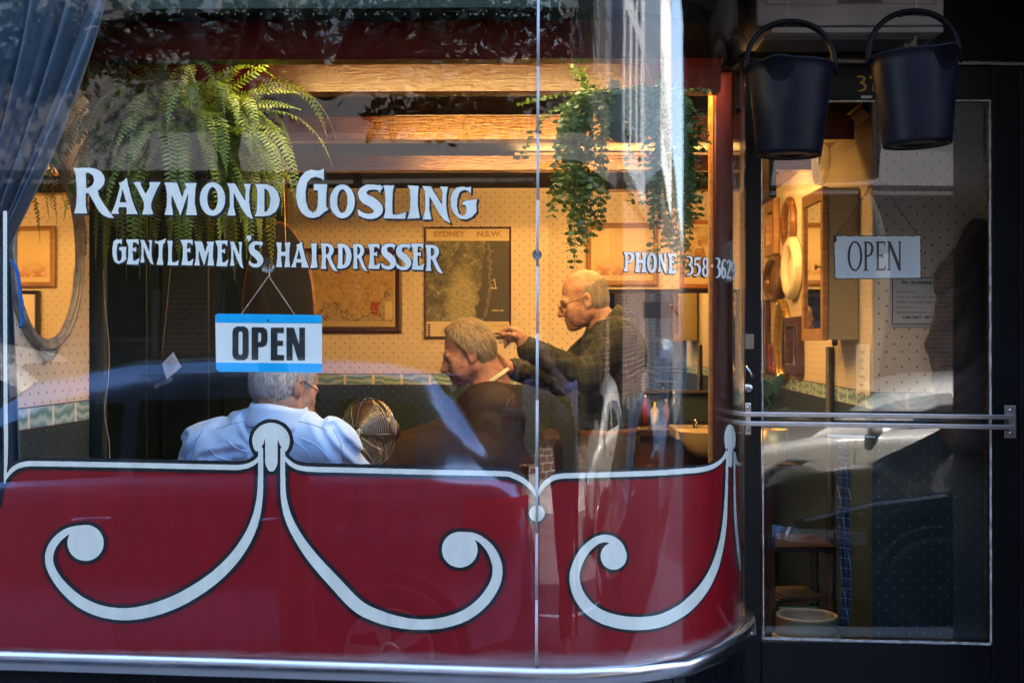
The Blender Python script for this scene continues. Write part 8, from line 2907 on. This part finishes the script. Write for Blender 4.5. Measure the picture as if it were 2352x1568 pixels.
legs = [cap(hip + Vector((-0.07, 0, 0)), kL, 0.085, 0.06, 0.03), cap(hip + Vector((0.08, 0, 0)), kR, 0.085, 0.06, 0.03), cap(kL, fL, 0.058, 0.042, 0.02), cap(kR, fR, 0.058, 0.042, 0.02), cap(fL, fL + Vector((0, 0.15, -0.04)), 0.036, 0.03, 0.02), cap(fR, fR + Vector((0, 0.15, -0.04)), 0.036, 0.03, 0.02)]
hd = []
for w_, sg, cxm in ((wL, 1, -0.055), (wR, -1, 0.06)):
    hd.append(cap(w_, w_ + Vector((sg * 0.01, 0.01, 0.09)), 0.025, 0.027, 0.02))
    for k in range(4):
        b = w_ + Vector((sg * 0.012, 0.022, 0.10 + 0.016 * k - 0.03))
        hd += finger([b, b + Vector((sg * 0.012, 0.03, 0.004)), b + Vector((sg * 0.035, 0.036, 0.004))])
    hd += finger([w_ + Vector((sg * 0.01, -0.01, 0.06)), w_ + Vector((sg * 0.03, -0.012, 0.075)), w_ + Vector((sg * 0.05, -0.008, 0.085))])
solid('body', shrink(core + arms + legs, -0.006) + [cap(HP.p(-0.03, 0, -0.05), nk, 0.052, 0.058, 0.03)] + HP.face() + hd, 0.008, M_SKIN, ph)
solid('shirt', shrink(core + [cap(sL, sL.lerp(eL, 0.7), 0.066, 0.066, 0.03), cap(sR, sR.lerp(eR, 0.7), 0.066, 0.066, 0.03)], 0.008) + [half((0, 0, 0.86), (0, 0, -1))], 0.010, mat('lilac_cotton', (0.36, 0.29, 0.45), 0.85), ph, folds(41, 0.006, 0.1))
solid('trousers', shrink([ell(hip, (0.15, 0.12, 0.12), None, 0.05)] + legs[:4], 0.010) + [half((0, 0, 0.90), (0, 0, 1))], 0.011, MATS['charcoal_wool'], ph)
solid('hair', [HP.skull(0.010), half(HP.p(0.03, 0, 0.02), HP.f * 1.0 - HP.u * 0.5, 0.01)], 0.008, mat('dark_brown_hair', (0.03, 0.018, 0.010), 0.5), ph)
cm = thing('camera_body', 'dark hand held camera of the mirrored photographer', 'camera', (0.0, -3.38, 1.57))
MB().box((-0.045, -3.405, 1.545), (0.075, -3.365, 1.612)).build('housing', M_INK, cm, bevel=0.006)
MB().lathe([(0.030, 0.0), (0.030, 0.030), (0.026, 0.032), (0.022, 0.024), (0, 0.022)], 24, frame_M((0.02, -3.3645, 1.573), (-1, 0, 0), (0, 0, 1))).build('lens', M_INK, cm, True)
tg = thing('tote_bag', 'pale tote bag printed HANOI hanging from the arm of the mirrored photographer', 'bag', (-0.06, -3.36, 0.98))
rows = []
for i in range(13):
    t = i / 12
    rows.append([Vector((-0.155 + 0.19 * u + 0.008 * math.sin(t * 5), -3.350 - 0.012 * math.sin(u * 6 + t * 3), 1.26 - 0.30 * t)) for u in np.linspace(0, 1, 13)])
o = MB().sheet(rows).build('cloth', mat('pale_canvas', (0.36, 0.36, 0.42), 0.85, var=0.05), tg, True)
o.modifiers.new('t', 'SOLIDIFY').thickness = 0.006
for yy in (-3.353, -3.372):
    MB().tube([Vector(p) for p in spline([Vector((-0.13, yy, 1.25)), Vector((-0.10, yy - 0.06, 1.31)), Vector((-0.04, yy - 0.05, 1.315)), Vector((0.01, yy, 1.25))], 6)], 0.007, 6).build('strap', MATS['pale_canvas'], tg, True)
text_mesh('HANOI', 0.042, frame_M((-0.08, -3.333, 1.20), (-1, 0, 0), (0, 0, 1)), M_INK, tg, bold=0.001)
for k in range(7):
    c = Vector((-0.125 + 0.045 * (k % 3), -3.333, 1.15 - 0.05 * (k // 3)))
    MB().tube([c + Vector((0.014 * math.cos(a) * (1 + 0.3 * math.sin(k + 2 * a)), 0, 0.016 * math.sin(a))) for a in np.linspace(0, 6.283, 18, endpoint=False)], 0.0012, 4, closed=True).build('drawing', M_INK, tg)
